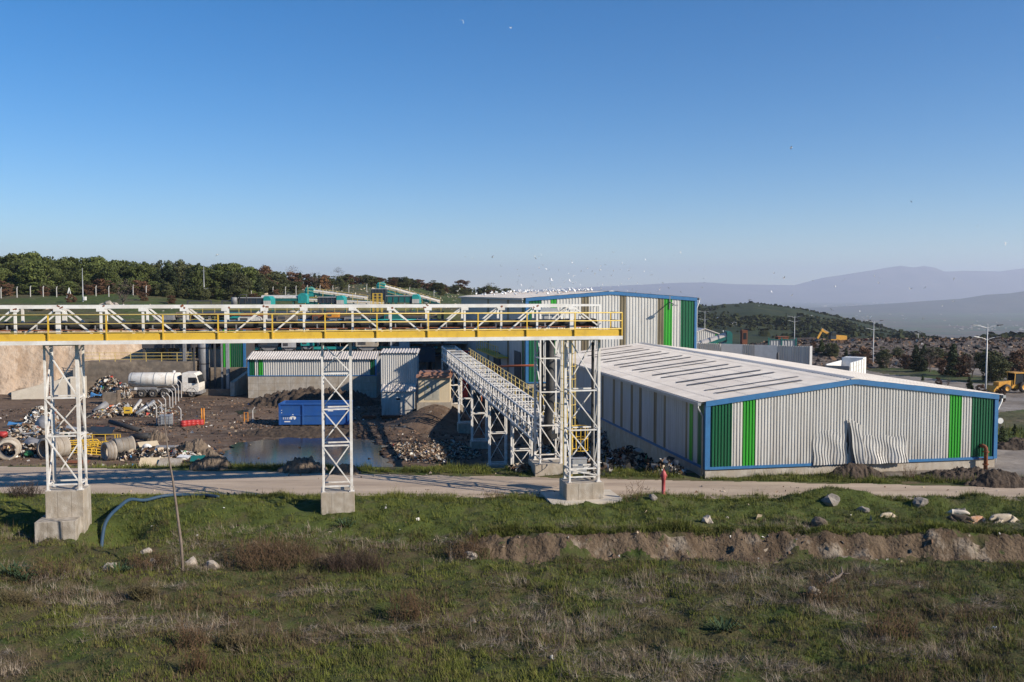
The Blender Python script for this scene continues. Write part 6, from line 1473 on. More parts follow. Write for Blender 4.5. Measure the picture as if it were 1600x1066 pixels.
# ---------------------------------------------------------------- right side: lamps, trees, machines
def lamp(label, px, base_y, top_y, Y=None, rz=0, white_low=False):
    p = onG(px, base_y) if Y is None else Vector((atY(px, base_y, Y).x, Y, gz(atY(px, base_y, Y).x, Y)))
    h = atY(px, top_y, p.y).z - p.z
    t = thing('street_lamp', label, 'street lamp', p, rz, 'double-tier street lamps')
    q = MB(); q.lathe([(.13, -.2), (.105, .3), (.06, h), (0, h + .02)], (0, 0, 0), n=10); q.build('pole', MT['galv'], t, True)
    for z, w in ((h - .12, 1.35), (h * .815, 1.15)):
        for s in (-1, 1):
            q = MB(); q.tube([(0, 0, z - .25), (s * w * .6, 0, z - .02), (s * w, 0, z + .06)], .04, 6); o = q.build('arm', MT['galv'], t)
            q = MB(); q.prism([(s * w * .92, z + .0), (s * (w + .55), z + .12), (s * (w + .55), z + .18), (s * w * .92, z + .14)], -.13, .13); q.build('lamp_head', MT['white'] if (white_low and s < 0 and z < h - .5) else MT['dark_steel' if s > 0 else 'galv'], o)
    q = MB(); q.box(-.25, .25, -.25, .25, -.2, .08); q.build('foot', MT['concrete'], t)
    return t
lamp('nearest street lamp, double-tier, beside the backhoe at right', 1540, 614, 508, None, .1, True)
lamp('street lamp on the grass median behind the tipper', 1364, 571, 501, None, .1)
lamp('street lamp behind the ribbed fence wall', 1241, 542, 494, 215, .1)
lamp('far street lamp beside the tall hall corner', 1101, 530, 486, 235, .1)
lamp('smallest street lamp, beyond the waste tip at right', 1434, 553, 520, 330, .1)
# roadside trees and bushes
rt = [(1287, 562, 13, 'olive', 'small round tree left of the tipper, by the ribbed fence wall'), (1303, 561, 17, 'olive', 'taller small tree just left of the tipper'), (1352, 571, 24, 'brown', 'thin brown sapling tree by the median lamp, left side'), (1383, 576, 24, 'olive', 'first olive sapling tree right of the median lamp'), (1392, 578, 19, 'twig', 'leafless sapling right of the median lamp'), (1420, 577, 20, 'brown', 'brown-topped sapling mid median'),
      (1434, 581, 34, 'dark', 'slim dark conifer mid median'), (1443, 582, 30, 'dark', 'bushier dark conifer just right of the slim one'), (1456, 583, 34, 'twig', 'tall leafless sapling between the conifers'), (1480, 586, 24, 'brown', 'brown sapling left of the big evergreen'), (1493, 588, 44, 'dark', 'biggest dark evergreen on the median'), (1508, 590, 30, 'brown', 'brown tree just right of the big evergreen'), (1523, 592, 34, 'twig', 'leafless tree left of the nearest lamp'),
      (1550, 596, 44, 'olive', 'large olive tree right of the nearest lamp'), (1562, 598, 40, 'olive', 'second olive tree right of the nearest lamp'), (1590, 590, 40, 'brown', 'brown tree above the backhoe at the right edge'),
      (1445, 596, 9, 'dark', 'low dark bush at the median foot, left one'), (1470, 603, 12, 'brown', 'low brown bush just above the low hall roof'), (1484, 605, 14, 'twig', 'low twiggy bush just above the low hall roof'), (1519, 611, 20, 'dark', 'rounded dark bush left of the backhoe'), (1535, 618, 16, 'brown', 'brown bush at the low hall roof corner'), (1568, 628, 18, 'brown', 'brown bush in front of the backhoe'),
      (1573, 700, 62, 'dark', 'dark shrub on the grass beside the low hall corner'), (1592, 680, 30, 'dark', 'dark rounded shrub at the right edge of the grass')]
for px, by_, hp, kind, lab in rt:
    p = onG(px, by_); h = hp * p.y / FOC * 1.25
    if by_ > 650: h *= .5
    plant('bare' if kind == 'twig' else kind, px, p.y, None, h, lab, None, 1.0 if kind != 'dark' else 1.2, cat='tree' if hp > 15 else 'bush')
rn2 = random.Random(31)
for i in range(34):                                   # the loose belt of trees between the road and the tip
    px = rn2.uniform(1268, 1610); by_ = 555 + (px - 1268) * .085 + rn2.uniform(-9, 5); p = onG(px, by_); k_ = rn2.choice(('olive', 'dark', 'olive', 'brown', 'dark'))
    plant(k_, px, p.y, None, rn2.uniform(1.9, 3.9), {'olive': 'olive roadside tree in the loose belt before the waste tip', 'dark': 'dark conifer in the loose belt before the waste tip', 'brown': 'brown roadside tree in the loose belt before the waste tip'}[k_], {'olive': 'olive roadside trees', 'dark': 'roadside conifers', 'brown': 'brown roadside trees'}[k_], rn2.uniform(.9, 1.4))
# ribbed boundary wall behind the low hall
a = atY(1088, 560, 108); b = atY(1265, 560, 101)
g_ = gz(b.x, b.y); d = b - a; Lw = math.hypot(d.x, d.y); az = math.atan2(d.y, d.x)
t = thing('ribbed_fence_wall', 'pale ribbed sheet fence wall with two flat white panels behind the low hall', 'wall', (a.x, a.y, g_), az)
zt_ = atY(1200, 539, 104).z - g_
fr = lambda px: (px - 1088) / 177 * Lw
for x0, x1, k in ((1088, 1129, 0), (1129, 1163, 1), (1163, 1182, 0), (1182, 1216, 1), (1216, 1265, 0)):
    q = MB()
    if k: q.box(fr(x0), fr(x1), -.02, .03, -.5, zt_)
    else: corr(q, fr(x0), fr(x1), -.5, zt_, lambda u, o, z: (u, o, z), .26, .07)
    tag(q.build('flat_panel' if k else 'ribbed_sheet', MT['white'] if k else MT['clad_white'], t), 'smooth white panel' if k else 'ribbed sheet')
q = MB(); q.box(0, Lw, .1, .16, -.5, zt_ - .05); q.box(Lw - .1, Lw, .0, 1.2, -.5, zt_); q.build('backing', MT['clad_shade'], t)
x = fr(1198); p = G(0, 0, 0, 0)
t2 = thing('roof_vent', 'small black chimney-like vent standing before the white fence panel', 'vent', (a.x + d.x * (x / Lw), a.y + d.y * (x / Lw) - 5, g_))
q = MB(); q.lathe([(.3, 0), (.3, zt_ - 1.75), (.2, zt_ - 1.7), (.15, zt_ - 1.3), (.15, zt_ - .7), (.1, zt_ - .55), (0, zt_ - .5)], (0, 0, 0), n=12); q.build('stack', MT['dark_steel'], t2, True)
# green-edged store, short teal conveyor and walls beyond
p = atY(1088, 540, 150); g_ = gz(p.x, 150)
t = thing('small_store', 'low white ribbed store with green corners beyond the fence wall', 'building', (p.x - .8, 150, g_), R(8))
w = 43 * 150 / FOC; h = atY(1100, 522, 150).z - g_; hr = atY(1110, 514.5, 150).z - g_
q = MB(); corr(q, 0, w, -.5, lambda u: h + (hr - h) * (1 - abs(u / w * 2 - 1)), lambda u, o, z: (u, o, z), .35, .08); q.build('wall_sheet', MT['clad_white'], t)
for u0 in (0, w - .5):
    q = MB(); corr(q, u0, u0 + .5, -.5, h, lambda u, o, z: (u, o - .05, z), .25, .05); q.build('corner_sheet', MT['clad_lime'], t)
q = MB(); q.prism([(-.2, h - .05), (w / 2, hr), (w + .2, h - .05), (w + .2, h + .08), (w / 2, hr + .13), (-.2, h + .08)], -.2, 14); q.build('roof', MT['roof'], t)
q = MB(); q.prism([(0.05, -.5), (w - .05, -.5), (w - .05, h - .1), (w / 2, hr - .1), (.05, h - .1)], .1, 13.8); q.build('core', MT['clad_shade'], t)
Yc_ = 122
a = atY(1086, 541, Yc_); b = atY(1140, 523, Yc_); d = b - a
t = thing('short_conveyor', 'short teal conveyor with a grey hood rising to the right beyond the fence wall', 'conveyor', a)
q = MB(); n = 8; vs = [s + Vector((0, .7 - .8 * math.cos(g), -.1 + .5 * math.sin(g))) for s in (Vector((0, 0, 0)), d) for g in np.linspace(0, math.pi, n)]
q.add(vs, [(i, i + n, i + n + 1, i + 1) for i in range(n - 1)]); q.build('cover', MT['roof'], t, True)
for f in (.2, .45, .7, .9):
    q = MB(); q.tube([d * f + Vector((0, .7 - .84 * math.cos(g), -.1 + .54 * math.sin(g))) for g in np.linspace(0, math.pi, n)], .05, 5); q.build('hoop', MT['grey_steel'], t)
q = MB(); q.beam(Vector((0, -.1, -.35)), d + Vector((0, -.1, -.35)), .1, .4); q.beam(Vector((.8, -.12, -.8)), d + Vector((0, -.12, -1.0)), .1, .25); q.build('side_frame', MT['dark_teal'], t)
q = MB(); q.prism([(d.x - 1.0, d.z - 2.4), (d.x + .35, d.z - 2.4), (d.x + .35, d.z + .1), (d.x + .1, d.z + .45), (d.x - .4, d.z + .45), (d.x - .4, d.z - 1.0), (d.x - 1.0, d.z - 1.3)], -.2, 1.6); q.build('head_chute', MT['dark_teal'], t)
q = MB(); q.prism([(2.1, -1.6), (2.5, -1.6), (2.9, -.2), (2.5, .35), (2.1, -.3)], -.5, -.25); q.build('ladder', MT['yellow'], t)
p = atY(1200, 540, 128); g_ = gz(p.x, 128)
t = thing('teal_fence', 'dark teal sheet fence beyond the ribbed wall', 'fence', (p.x, 128, g_), R(-4))
hh = atY(1200, 531, 128).z - g_; w = 44 * 128 / FOC
q = MB(); corr(q, 0, w, -.5, hh, lambda u, o, z: (u, o, z), .4, .06); q.build('sheet', MT['clad_shade'], t)
for u in (0, w * .45, w * .95):
    q = MB(); q.box(u, u + .18, -.1, .05, -.5, hh + .3); q.build('post', MT['dark_teal'], t)
q = MB(); q.box(0, w, -.06, .04, hh - .05, hh + .06); q.build('top_rail', MT['dark_teal'], t)
# containers and a little excavator cab beyond
for px, py, wpx, hpx, m, lab, Y in ((1216, 535, 16, 8, 'rust', 'brown box body beyond the teal fence', 190), (1160, 526, 8, 9, 'rust', 'small orange-brown machine cab beyond the short conveyor', 230)):
    p = atY(px, py, Y); g_ = gz(p.x, Y); k = Y / FOC; t = thing('site_cabin', lab, 'cabin', (p.x, Y, g_))
    zt_ = atY(px, py - hpx, Y).z - g_
    q = MB(); q.box(0, wpx * k, 0, 2.2, -.3, zt_); q.build('body', MT[m], t); q = MB(); q.box(wpx * k * .2, wpx * k * .8, -.05, 0, zt_ * .6, zt_ * .9); q.build('window', MT['glass'], t); q = MB(); q.box(-.1, wpx * k + .1, -.1, 2.3, zt_, zt_ + .12); q.build('roof', MT['rust'], t)
# tipper body
p = onG(1290, 590); Yt = 88.0; x0 = atY(1290, 570, Yt).x; g_ = gz(x0, Yt)
t = thing('tipper_truck', 'white high-sided tipper lorry seen from behind over the low hall roof', 'lorry', (x0, Yt, g_), R(-33))
zt_ = atY(1300, 566, Yt).z - g_; zf = zt_ - 1.45
wT_, lT_ = 2.3, 6.4
q = MB(); q.box(0, wT_, 0, lT_, zf, zf + .1); q.box(0, .1, 0, lT_, zf + .1, zt_ - .2); q.box(wT_ - .1, wT_, 0, lT_, zf + .1, zt_); q.box(.1, wT_ - .1, lT_ - .1, lT_, zf + .1, zt_ + .12); q.box(.1, wT_ - .1, 0, .08, zf + .1, zt_ - .35); q.build('body', MT['white'], t)
q = MB(); q.box(.02, wT_ - .02, -.07, -.005, zf + .05, zt_ - .3); q.box(.1, wT_ - .1, -.1, -.07, zf + .5, zf + .6); q.box(.1, wT_ - .1, -.1, -.07, zf + .9, zf + 1.0); q.build('tailgate', MT['grey_steel'], t)  # grey paints the shade on the white body's tail face
q = MB()
for v in np.linspace(.2, lT_ - .2, 6): q.box(wT_, wT_ + .06, v - .05, v + .05, zf, zt_)
for z in (zf + .5, zf + 1.0): q.box(wT_, wT_ + .04, 0, lT_, z - .03, z + .03)
q.build('side_rib', MT['clad_white'], t)
q = MB(); q.box(.15, wT_ - .15, lT_ + .1, lT_ + 1.7, .6, zt_ + .1); q.build('cab', MT['white'], t)
q = MB(); q.box(.3, wT_ - .3, lT_ + 1.7, lT_ + 1.72, 1.5, zt_ - .1); q.build('windscreen', MT['glass'], t)
q = MB(); q.box(.5, wT_ - .5, .2, lT_ + 1.5, .6, zf); q.build('chassis', MT['dark_steel'], t)
for v in (1.0, 2.2, lT_ + .9):
    for x, s in ((.2, 1), (wT_ - .2, -1)):
        q = MB(); q.lathe([(.3, -.18), (.5, -.15), (.5, .15), (.3, .18), (0, .18)], (x, v, .5), 'x', 18); q.build('wheel', MT['tyre'], t, True)
# excavator on the tip
Ye = 214.0; p = atY(1302, 537.5, Ye); 
t = thing('excavator', 'yellow tracked excavator reaching left on the waste tip', 'excavator', p, R(6)); k = Ye / FOC
def pp(px, py): v = atY(px, py, Ye); return Vector((v.x - p.x, 0, v.z - p.z))
q = MB(); q.prism([(-2.0, 0), (2.2, 0), (2.55, .35), (2.2, .8), (-2.0, .8), (-2.35, .4)], -1.5, -.9); q.build('track', MT['rubber'], t)
q = MB(); q.prism([(-2.0, 0), (2.2, 0), (2.55, .35), (2.2, .8), (-2.0, .8), (-2.35, .4)], .9, 1.5); q.build('track', MT['rubber'], t)
q = MB(); q.prism([(-1.2, .95), (2.7, .95), (2.8, 1.5), (2.7, 2.0), (1.2, 2.15), (-.6, 2.1), (-1.2, 1.6)], -1.3, 1.3); q.build('upper_body', MT['plant_yellow'], t)
q = MB(); q.prism([(-1.3, 1.2), (.1, 1.2), (.1, 2.95), (-.9, 2.95), (-1.25, 2.2)], -1.32, -.3); q.build('cab', MT['navy'], t)
q = MB(); q.box(-1.0, .0, -1.34, -1.325, 1.9, 2.8); q.build('window', MT['glass'], t)
b0 = Vector((-.9, .2, 1.6)); b1 = pp(1295, 522); b2 = pp(1282, 515.5); b3 = pp(1276, 529)
q = MB(); q.beam(b0, b1, .55, .6); q.beam(b1, b2, .5, .5); q.build('boom', MT['plant_yellow'], t)
q = MB(); q.beam(b2 + Vector((.4, 0, .25)), b3, .35, .45); q.build('stick', MT['plant_yellow'], t)
q = MB(); q.beam(b0 + Vector((-.3, 0, -.4)), b1 + Vector((-.2, 0, -.4)), .16); q.beam(b1 + Vector((-.1, 0, .45)), b2 + Vector((0, 0, .5)), .14); q.build('ram', MT['grey_steel'], t)
q = MB(); q.prism([(0, 0), (-.5, -.5), (-.6, -1.2), (.1, -1.5), (.5, -.9), (.35, -.2)], -.6, .6); o = q.build('bucket', MT['dark_steel'], t); o.location = b3
# backhoe loader
p = onG(1596, 616); k = p.y / FOC
t = thing('backhoe_loader', 'yellow backhoe loader with its folded rear arm at the right edge', 'backhoe', p + Vector((0, 1.5, 0)), R(8)); t.scale = (.82, .82, .82)
for x, r in ((-1.2, .62), (1.5, .78)):
    for y in (.0, 1.9):
        q = MB(); q.lathe([(r * .5, -.2), (r * .93, -.2), (r, -.12), (r, .12), (r * .93, .2), (r * .5, .2), (0, .15)], (x, y, r), 'y', 20); o = q.build('wheel', MT['tyre'], t, True)
        q = MB(); q.lathe([(r * .52, -.21), (r * .3, -.12), (0, -.14)], (x, y, r), 'y', 14); q.build('rim', MT['plant_yellow'], o, True)
q = MB(); q.prism([(-2.2, .8), (.2, .8), (.3, 1.7), (-.2, 1.75), (-2.2, 1.5)], .35, 1.55); q.box(-.2, 2.2, .3, 1.6, .6, 1.15); q.build('bonnet', MT['plant_yellow'], t)
q = MB()
for x in (.1, 1.75):
    for y in (.15, 1.75): q.beam((x, y, 1.1), (x + (.1 if x < 1 else -.05), y, 2.75), .09)
q.box(-.05, 1.9, .05, 1.85, 2.75, 2.88); q.build('cab_frame', MT['plant_yellow'], t)
q = MB(); q.box(.2, 1.65, .2, .22, 1.2, 2.7); q.box(.2, 1.65, 1.68, 1.7, 1.2, 2.7); q.box(1.66, 1.68, .25, 1.65, 1.5, 2.7); q.build('cab_glass', MT['glass'], t)
q = MB(); q.beam((2.2, .95, .9), (2.35, .95, 3.3), .34, .5); q.build('boom', MT['plant_yellow'], t)
q = MB(); q.beam((2.35, .95, 3.3), (3.25, .95, 1.1), .28, .4); q.build('dipper', MT['plant_yellow'], t)
q = MB(); q.prism([(0, 0), (.4, -.4), (.2, -.9), (-.5, -.8), (-.3, -.2)], .55, 1.35); o = q.build('bucket', MT['dark_steel'], t); o.location = (3.2, 0, 1.0)
q = MB()
for y in (.1, 1.7): q.beam((2.3, y, 1.0), (2.5, y, .1), .14); q.box(2.25, 2.75, y - .15, y + .15, 0, .08)
q.build('stabiliser', MT['plant_yellow'], t)
q = MB(); q.prism([(-3.3, .15), (-2.7, .2), (-2.5, .9), (-2.8, 1.0), (-3.2, .5)], -.1, 2.0); q.beam((-2.7, .3, .7), (-.6, .3, 1.4), .16); q.beam((-2.7, 1.6, .7), (-.6, 1.6, 1.4), .16); q.build('front_loader', MT['plant_yellow'], t)
# small white disc sign on a stake by the hall corner
p = onG(1562, 690); t = thing('stake_sign', 'white disc on a dark stake in the grass by the hall corner', 'sign', p)
q = MB(); q.tube([(0, 0, -.1), (0, 0, 1.3)], .03, 6); q.build('stake', MT['dark_steel'], t); q = MB(); q.lathe([(0, -.03), (.2, -.03), (.2, .03), (0, .03)], (0, 0, 1.4), 'y', 14); q.build('disc', MT['white'], t)
# woods on the far hill: one mass of small foliage tufts
rg = np.random.default_rng(9)
n = 15000; a_ = rg.uniform(.14, .66, n); Yf = 430 + 480 * rg.random(n) ** 1.1; Xf = a_ * Yf
dn = fbm(Xf * .010, Yf * .010, 33, 4) + .05 * rg.standard_normal(n) + .14 * (a_ > .5)
msk = (dn > .0) & ~((a_ > .38) & (a_ < .52) & (Yf < 840) & (rg.random(n) < .9))
Xf = Xf[msk]; Yf = Yf[msk]; Zf = ground_h(Xf, Yf); n = len(Xf); K = 9
hs = rg.uniform(.9, 2.4, n) * (1 + 1.0 * (rg.random(n) > .92)); rs = hs * rg.uniform(.5, .8, n)
d = rg.normal(size=(n, K, 3)); d /= np.linalg.norm(d, axis=2)[..., None]; d[..., 2] = np.abs(d[..., 2])
C = np.stack([Xf, Yf, Zf], -1)[:, None] + d * np.stack([rs, rs, hs], -1)[:, None] * rg.uniform(.5, 1, (n, K, 1))
t_ = rg.normal(size=(n, K, 3)); t_ -= d * (t_ * d).sum(2)[..., None]; t_ /= np.linalg.norm(t_, axis=2)[..., None]; u_ = np.cross(d, t_); ss = (rs[:, None, None] * .62)
V = np.stack([C - t_ * ss - u_ * ss * .7, C + t_ * ss - u_ * ss * .5, C + t_ * ss * .7 + u_ * ss, C - t_ * ss * .8 + u_ * ss * .8], 2).reshape(-1, 3)
tag(np_mesh('hill_wood', V, np.arange(len(V)).reshape(-1, 4), mat('far_foliage', (.026, .036, .014), (.045, .048, .02), .05, rough=.95, spec=.05)), 'dark green woods covering the hill beyond the waste tip', 'wood', kind='stuff')
# ---------------------------------------------------------------- grass, straw and weeds of the foreground
def blade_mat(name, c, c2, sc=.5, c3=None):
    m = land_mat(name, [(c, 0, 0, 0), (c2, sc, .42, .6)] + ([(c3, sc * 2.7, .52, .66)] if c3 else []), ONE, rough=.8, bump=0)
    return m
def blades(name, label, X, Y, per, h, w, lean, seed, m, cat='grass', zoff=-.02, comb=None, clump=.9):
    rg = np.random.default_rng(seed); n = len(X); Z = ground_h(X, Y)
    k = n * per; bx_ = np.repeat(X, per) + rg.normal(0, .05, k); by_ = np.repeat(Y, per) + rg.normal(0, .05, k); bz_ = np.repeat(Z, per) + zoff
    a = rg.random(k) * 6.283; hh = h * np.exp(rg.normal(0, .35, k)) * np.clip(1 + clump * 3 * fbm(bx_ * 1.3, by_ * 1.3, 95, 3), .3, 2.6); le = np.abs(rg.normal(lean, lean * .5, k))
    if comb: a = fbm(bx_ * .35, by_ * .35, 96, 2) * 14 + rg.normal(0, comb, k) + 3.14 * (rg.random(k) > .5)
    tx = bx_ + np.cos(a) * hh * le; ty = by_ + np.sin(a) * hh * le; tz = bz_ + hh * np.sqrt(np.maximum(1 - np.minimum(le, .97) ** 2, .02))
    pa = a + 1.57 + rg.normal(0, .5, k); ww = w * rg.uniform(.6, 1.4, k); ox = np.cos(pa) * ww; oy = np.sin(pa) * ww
    V = np.stack([np.stack([bx_ - ox, by_ - oy, bz_], -1), np.stack([bx_ + ox, by_ + oy, bz_], -1), np.stack([tx, ty, tz], -1)], 1).reshape(-1, 3)
    return tag(np_mesh(name, V, np.arange(3 * k).reshape(-1, 3), m), label, cat, kind='stuff')
rg = np.random.default_rng(42)
def scatter(n, y0, y1, power=1.0, xw=.66):
    Y = y0 + (y1 - y0) * rg.random(n) ** power; X = (rg.random(n) * 2 - 1) * (xw * Y + 1.5); return X, Y
def keep(X, Y, m): return X[m], Y[m]
bare = lambda X, Y: (np.abs(Y - 35.2) < .62 + .9 * fbm(X * .9, Y * .9, 97, 3)) & (X > -1.8)             # the cut bank stays bare
def on_pad(X, Y):
    r = np.zeros(np.shape(X), bool)
    for ox, oy, u0, u1, v0, v1 in ((tR.location.x, tR.location.y, -1.05, wR + 1.1, -.8, 1.65),):
        u = (X - ox) * CA + (Y - oy) * SA; v = -(X - ox) * SA + (Y - oy) * CA; r |= (u > u0) & (u < u1) & (v > v0) & (v < v1)
    return r
base_ok = lambda X, Y: ~bare(X, Y) & (Y < nearY(X) + .1) & ~on_pad(X, Y)
patch = lambda X, Y: fbm(X * .22, Y * .33, 81, 4) + .5 * fbm(X * .8, Y * 1.1, 82, 3)
M_G1 = blade_mat('grass_green', (.125, .142, .026), (.085, .100, .022), .6, (.175, .16, .048))
M_G2 = blade_mat('grass_olive', (.120, .098, .050), (.075, .070, .030), .6, (.16, .12, .07))
M_ST = blade_mat('straw', (.28, .225, .165), (.15, .11, .08), .9, (.42, .37, .30))
M_WD = blade_mat('dead_weed', (.125, .078, .044), (.085, .058, .036), .7, (.19, .13, .075))
X, Y = scatter(62000, 22.2, 41.6, 1.15); pt = patch(X, Y); lower = Y < 35
m = base_ok(X, Y) & ((~lower & (pt > -.28)) | (lower & (pt > -.01 + .14 * rg.standard_normal(len(X)))))
blades('green_grass', 'fresh green grass over the verge and in patches of the field', *keep(X, Y, m), 6, .13, .010, .55, 1, M_G1)
X, Y = scatter(46000, 22.2, 38, 1.1); pt = patch(X, Y)
m = base_ok(X, Y) & (pt < .08 + .12 * rg.standard_normal(len(X))) & (Y < 37)
blades('olive_grass', 'dull olive grass between the weeds of the field', *keep(X, Y, m), 5, .12, .010, .6, 2, M_G2)
X, Y = scatter(44000, 22.2, 37.2, 1.1); pt = patch(X + 3, Y) + .8 * fbm(X * .5, Y * 1.6, 84, 3)
m = base_ok(X, Y) & (pt < -.10 + .04 * rg.standard_normal(len(X)))
blades('straw_litter', 'dry pale straw lying flat over the field', *keep(X, Y, m), 3, .30, .0055, .985, 3, M_ST, 'straw', .05, .35, .3)
X, Y = scatter(22000, 22.2, 37.4, 1.1); pt = patch(X, Y + 9) + .6 * fbm(X * .4, Y * .6, 86, 3)
m = base_ok(X, Y) & (pt < -.04)
blades('dead_weeds', 'brown dead weeds standing in thin patches over the field', *keep(X, Y, m), 5, .20, .006, .6, 4, M_WD, 'weeds')
X, Y = scatter(9000, 40.2, 41.9, 1); blades('verge_grass', 'ragged grass along the near edge of the dirt road', *keep(X, Y, (np.abs(Y - nearY(X)) < .7) & ~on_pad(X, Y)), 6, .13, .010, .5, 5, M_G1)
Xs = (rg.random(15000) * 2 - 1) * 34; Ys = farY(Xs) + .35 + 2.0 * rg.random(15000)
blades('strip_grass', 'ragged grass along the far edge of the dirt road', *keep(Xs, Ys, (fbm(Xs * .3, Ys * .5, 91, 3) > -.2) & ~((Xs > 9.5) & (Ys > 46.3 + (Xs - 10) * .18))), 6, .17, .012, .45, 6, M_G1)
X = rg.uniform(-1.5, 25, 6500); Y = 35.75 + rg.random(6500) * .5
blades('bank_top_grass', 'grass hanging over the top of the cut bank', X, Y, 6, .14, .010, .6, 7, M_G1)
X = rg.uniform(30, 60, 9000); Y = rg.uniform(50, 92, 9000); a_ = X / Y
blades('side_grass', 'grass patches right of the low hall', *keep(X, Y, (a_ > .535) & (a_ < .66) & (Y < 68) & (Y > 57)), 6, .25, .02, .5, 8, M_G1)
# dead bushes: each its own
def dead_bush(label, px, py, wpx, hpx, n, seed, m=None, name='dead_bush', upright=.55, r=.007):
    p = onG(px, py); k = p.y / FOC; w = wpx * k / 2; h = hpx * k; rn = random.Random(seed); q = MB()
    AR = [(rn.uniform(0, 6.28), w * math.sqrt(rn.random())) for _ in range(n)]; Ar = np.array(AR)
    ZB = ground_h(p.x + Ar[:, 1] * np.cos(Ar[:, 0]), p.y + Ar[:, 1] * np.sin(Ar[:, 0]) * .6) - p.z - .03
    for i in range(n):
        a, rr = AR[i]; b = Vector((rr * math.cos(a), rr * math.sin(a) * .6, float(ZB[i])))
        hh = h * rn.uniform(.45, 1.0) * (1 - .35 * (rr / w) ** 2); d = Vector((rn.uniform(-1, 1) * upright, rn.uniform(-1, 1) * upright, 1)).normalized()
        e = b + d * hh; mid = b + d * hh * .5 + Vector((rn.uniform(-.05, .05), rn.uniform(-.05, .05), 0))
        q.tube([b, mid, e], [r * 1.2, r, r * .6], 3, caps=False)
        for j in range(3):
            f = rn.uniform(.35, .95); s = b + d * hh * f; q.tube([s, s + Vector((rn.uniform(-.2, .2), rn.uniform(-.2, .2), rn.uniform(0, .22))) * (hh / .8)], [r * .7, r * .5], 3, caps=False)
    o = q.build(name, m or M_WD); o.location = p; return tag(o, label, 'bush')
dead_bush('wide leafless brown bush on the slope left of the middle footing', 425, 880, 150, 46, 420, 1)
dead_bush('darker leafless bush below the middle tower footing', 553, 890, 110, 44, 330, 2, blade_mat('dark_weed', (.06, .042, .03), (.09, .06, .045)))
dead_bush('dark leafy dry shrub left of the left tower footing', 38, 775, 52, 30, 150, 3, blade_mat('dark_weed', (.05, .038, .03), (.07, .05, .04)), upright=.8)
dead_bush('thin weeds with red-brown heads beside the dirt road, middle', 770, 782, 40, 22, 26, 4)
dead_bush('tall thin dry weeds at the right tower apron', 992, 782, 34, 40, 22, 5)
dead_bush('dry weed clump in the lower left field', 300, 1010, 60, 50, 80, 6)
dead_bush('rust-brown weed clump in the lower middle field', 640, 965, 70, 56, 90, 7, upright=.25)
dead_bush('rust-brown weed stalks at the bottom left of the field', 305, 1050, 50, 60, 60, 8, upright=.25)
dead_bush('dry weed spray in the lower right field', 1400, 1000, 90, 60, 90, 9)
dead_bush('dry weed spray at the bottom right of the field', 1290, 945, 80, 60, 70, 10)
dead_bush('brown weeds on the bank end', 735, 870, 70, 34, 160, 11)
dead_bush('thin weeds against the gable plinth, left', 1150, 742, 30, 26, 24, 12)
dead_bush('thin weeds against the gable plinth, right of the torn sheet', 1421, 748, 24, 34, 24, 13)
dead_bush('dry stalks left of the blue hose', 80, 905, 90, 40, 90, 14)
dead_bush('low brown weeds around the two pale rocks by the sapling', 240, 885, 90, 30, 150, 15)
for i, (px, py, lab) in enumerate(((20, 905, 'grey-green leafy plant tuft at the left edge'), (38, 908, 'darker blue-green tuft at the left edge'), (186, 895, 'small blue-green plant tuft by the hose end'), (540, 822, 'blue-green plant tuft below the middle footing'), (1130, 985, 'dark green tuft in the lower right field'))):
    p = onG(px, py); rn = random.Random(i); q = MB()
    for j in range(60):
        a = rn.uniform(0, 6.28); d = Vector((math.cos(a), math.sin(a), rn.uniform(.5, 1.6))).normalized(); L = rn.uniform(.25, .45); s = Vector((-math.sin(a), math.cos(a), 0)) * .018; b = Vector((math.cos(a), math.sin(a), 0)) * rn.uniform(0, .3)
        e = b + d * L; f = e + Vector((d.x, d.y, -.3)) * L * .4
        q.add([b - s, b + s, e + s, e - s, f], [(0, 1, 2, 3), (3, 2, 4)])
    o = q.build('leafy_tuft', blade_mat('tuft_green', (.045, .075, .035), (.03, .055, .028))); o.location = p; tag(o, lab, 'plant')
# grass humps in the field that throw small shadows
for i, (px, py, w, h, lab) in enumerate(((370, 1010, 60, 26, 'green grass hump with dry tips in the lower left field'), (225, 940, 40, 36, 'tall olive grass clump left of centre in the field'), (22, 945, 50, 34, 'grass clump at the left edge of the field'))):
    dead_bush(lab, px, py, w, h, 260, 40 + i, M_G2, 'grass_clump', .7, .008)
# ---------------------------------------------------------------- rocks of the foreground
for i, (px, py, r, m, lab) in enumerate(((298, 882, .26, 'rock', 'pale pink-grey rock right of the sapling foot'), (328, 884, .28, 'rock', 'pointed pale rock, second right of the sapling'), (225, 866, .2, 'rock', 'rounded pale rock left of the sapling'), (172, 886, .3, 'rock', 'wide pale rock by the hose end'), (735, 876, .24, 'rock', 'pale rock at the left end of the cut bank'), (240, 878, .16, 'rock', 'small tan rock in the brown weeds'),
        (1298, 786, .42, 'grey_rock', 'large grey rock on the grassy mound by the road'), (1347, 798, .27, 'grey_rock', 'grey rock right of the grassy mound'), (1437, 785, .36, 'grey_rock', 'pointed dark grey rock by the road'), (1105, 820, .28, 'rock', 'pale rock half buried in the verge'), (1020, 785, .2, 'grey_rock', 'small rock near the hydrant'), (1280, 822, .34, 'rubble', 'flat brown rock on the verge above the bank'), (1136, 812, .12, 'rock', 'small white stone on the verge'),
        (1272, 932, .22, 'rock', 'flat pale stone in the right field'), (120, 803, .1, 'white', 'white stone by the left footing'), (1555, 985, .1, 'white', 'white stone in the lower right field'), (862, 1030, .09, 'white', 'white scrap stone at the bottom middle of the field'), (1500, 800, .25, 'grey_rock', 'grey stone beside the sleeping dogs'))):
    boulder(lab, px, py, r, m, 'rock', i + 5, (1, .8, .75))
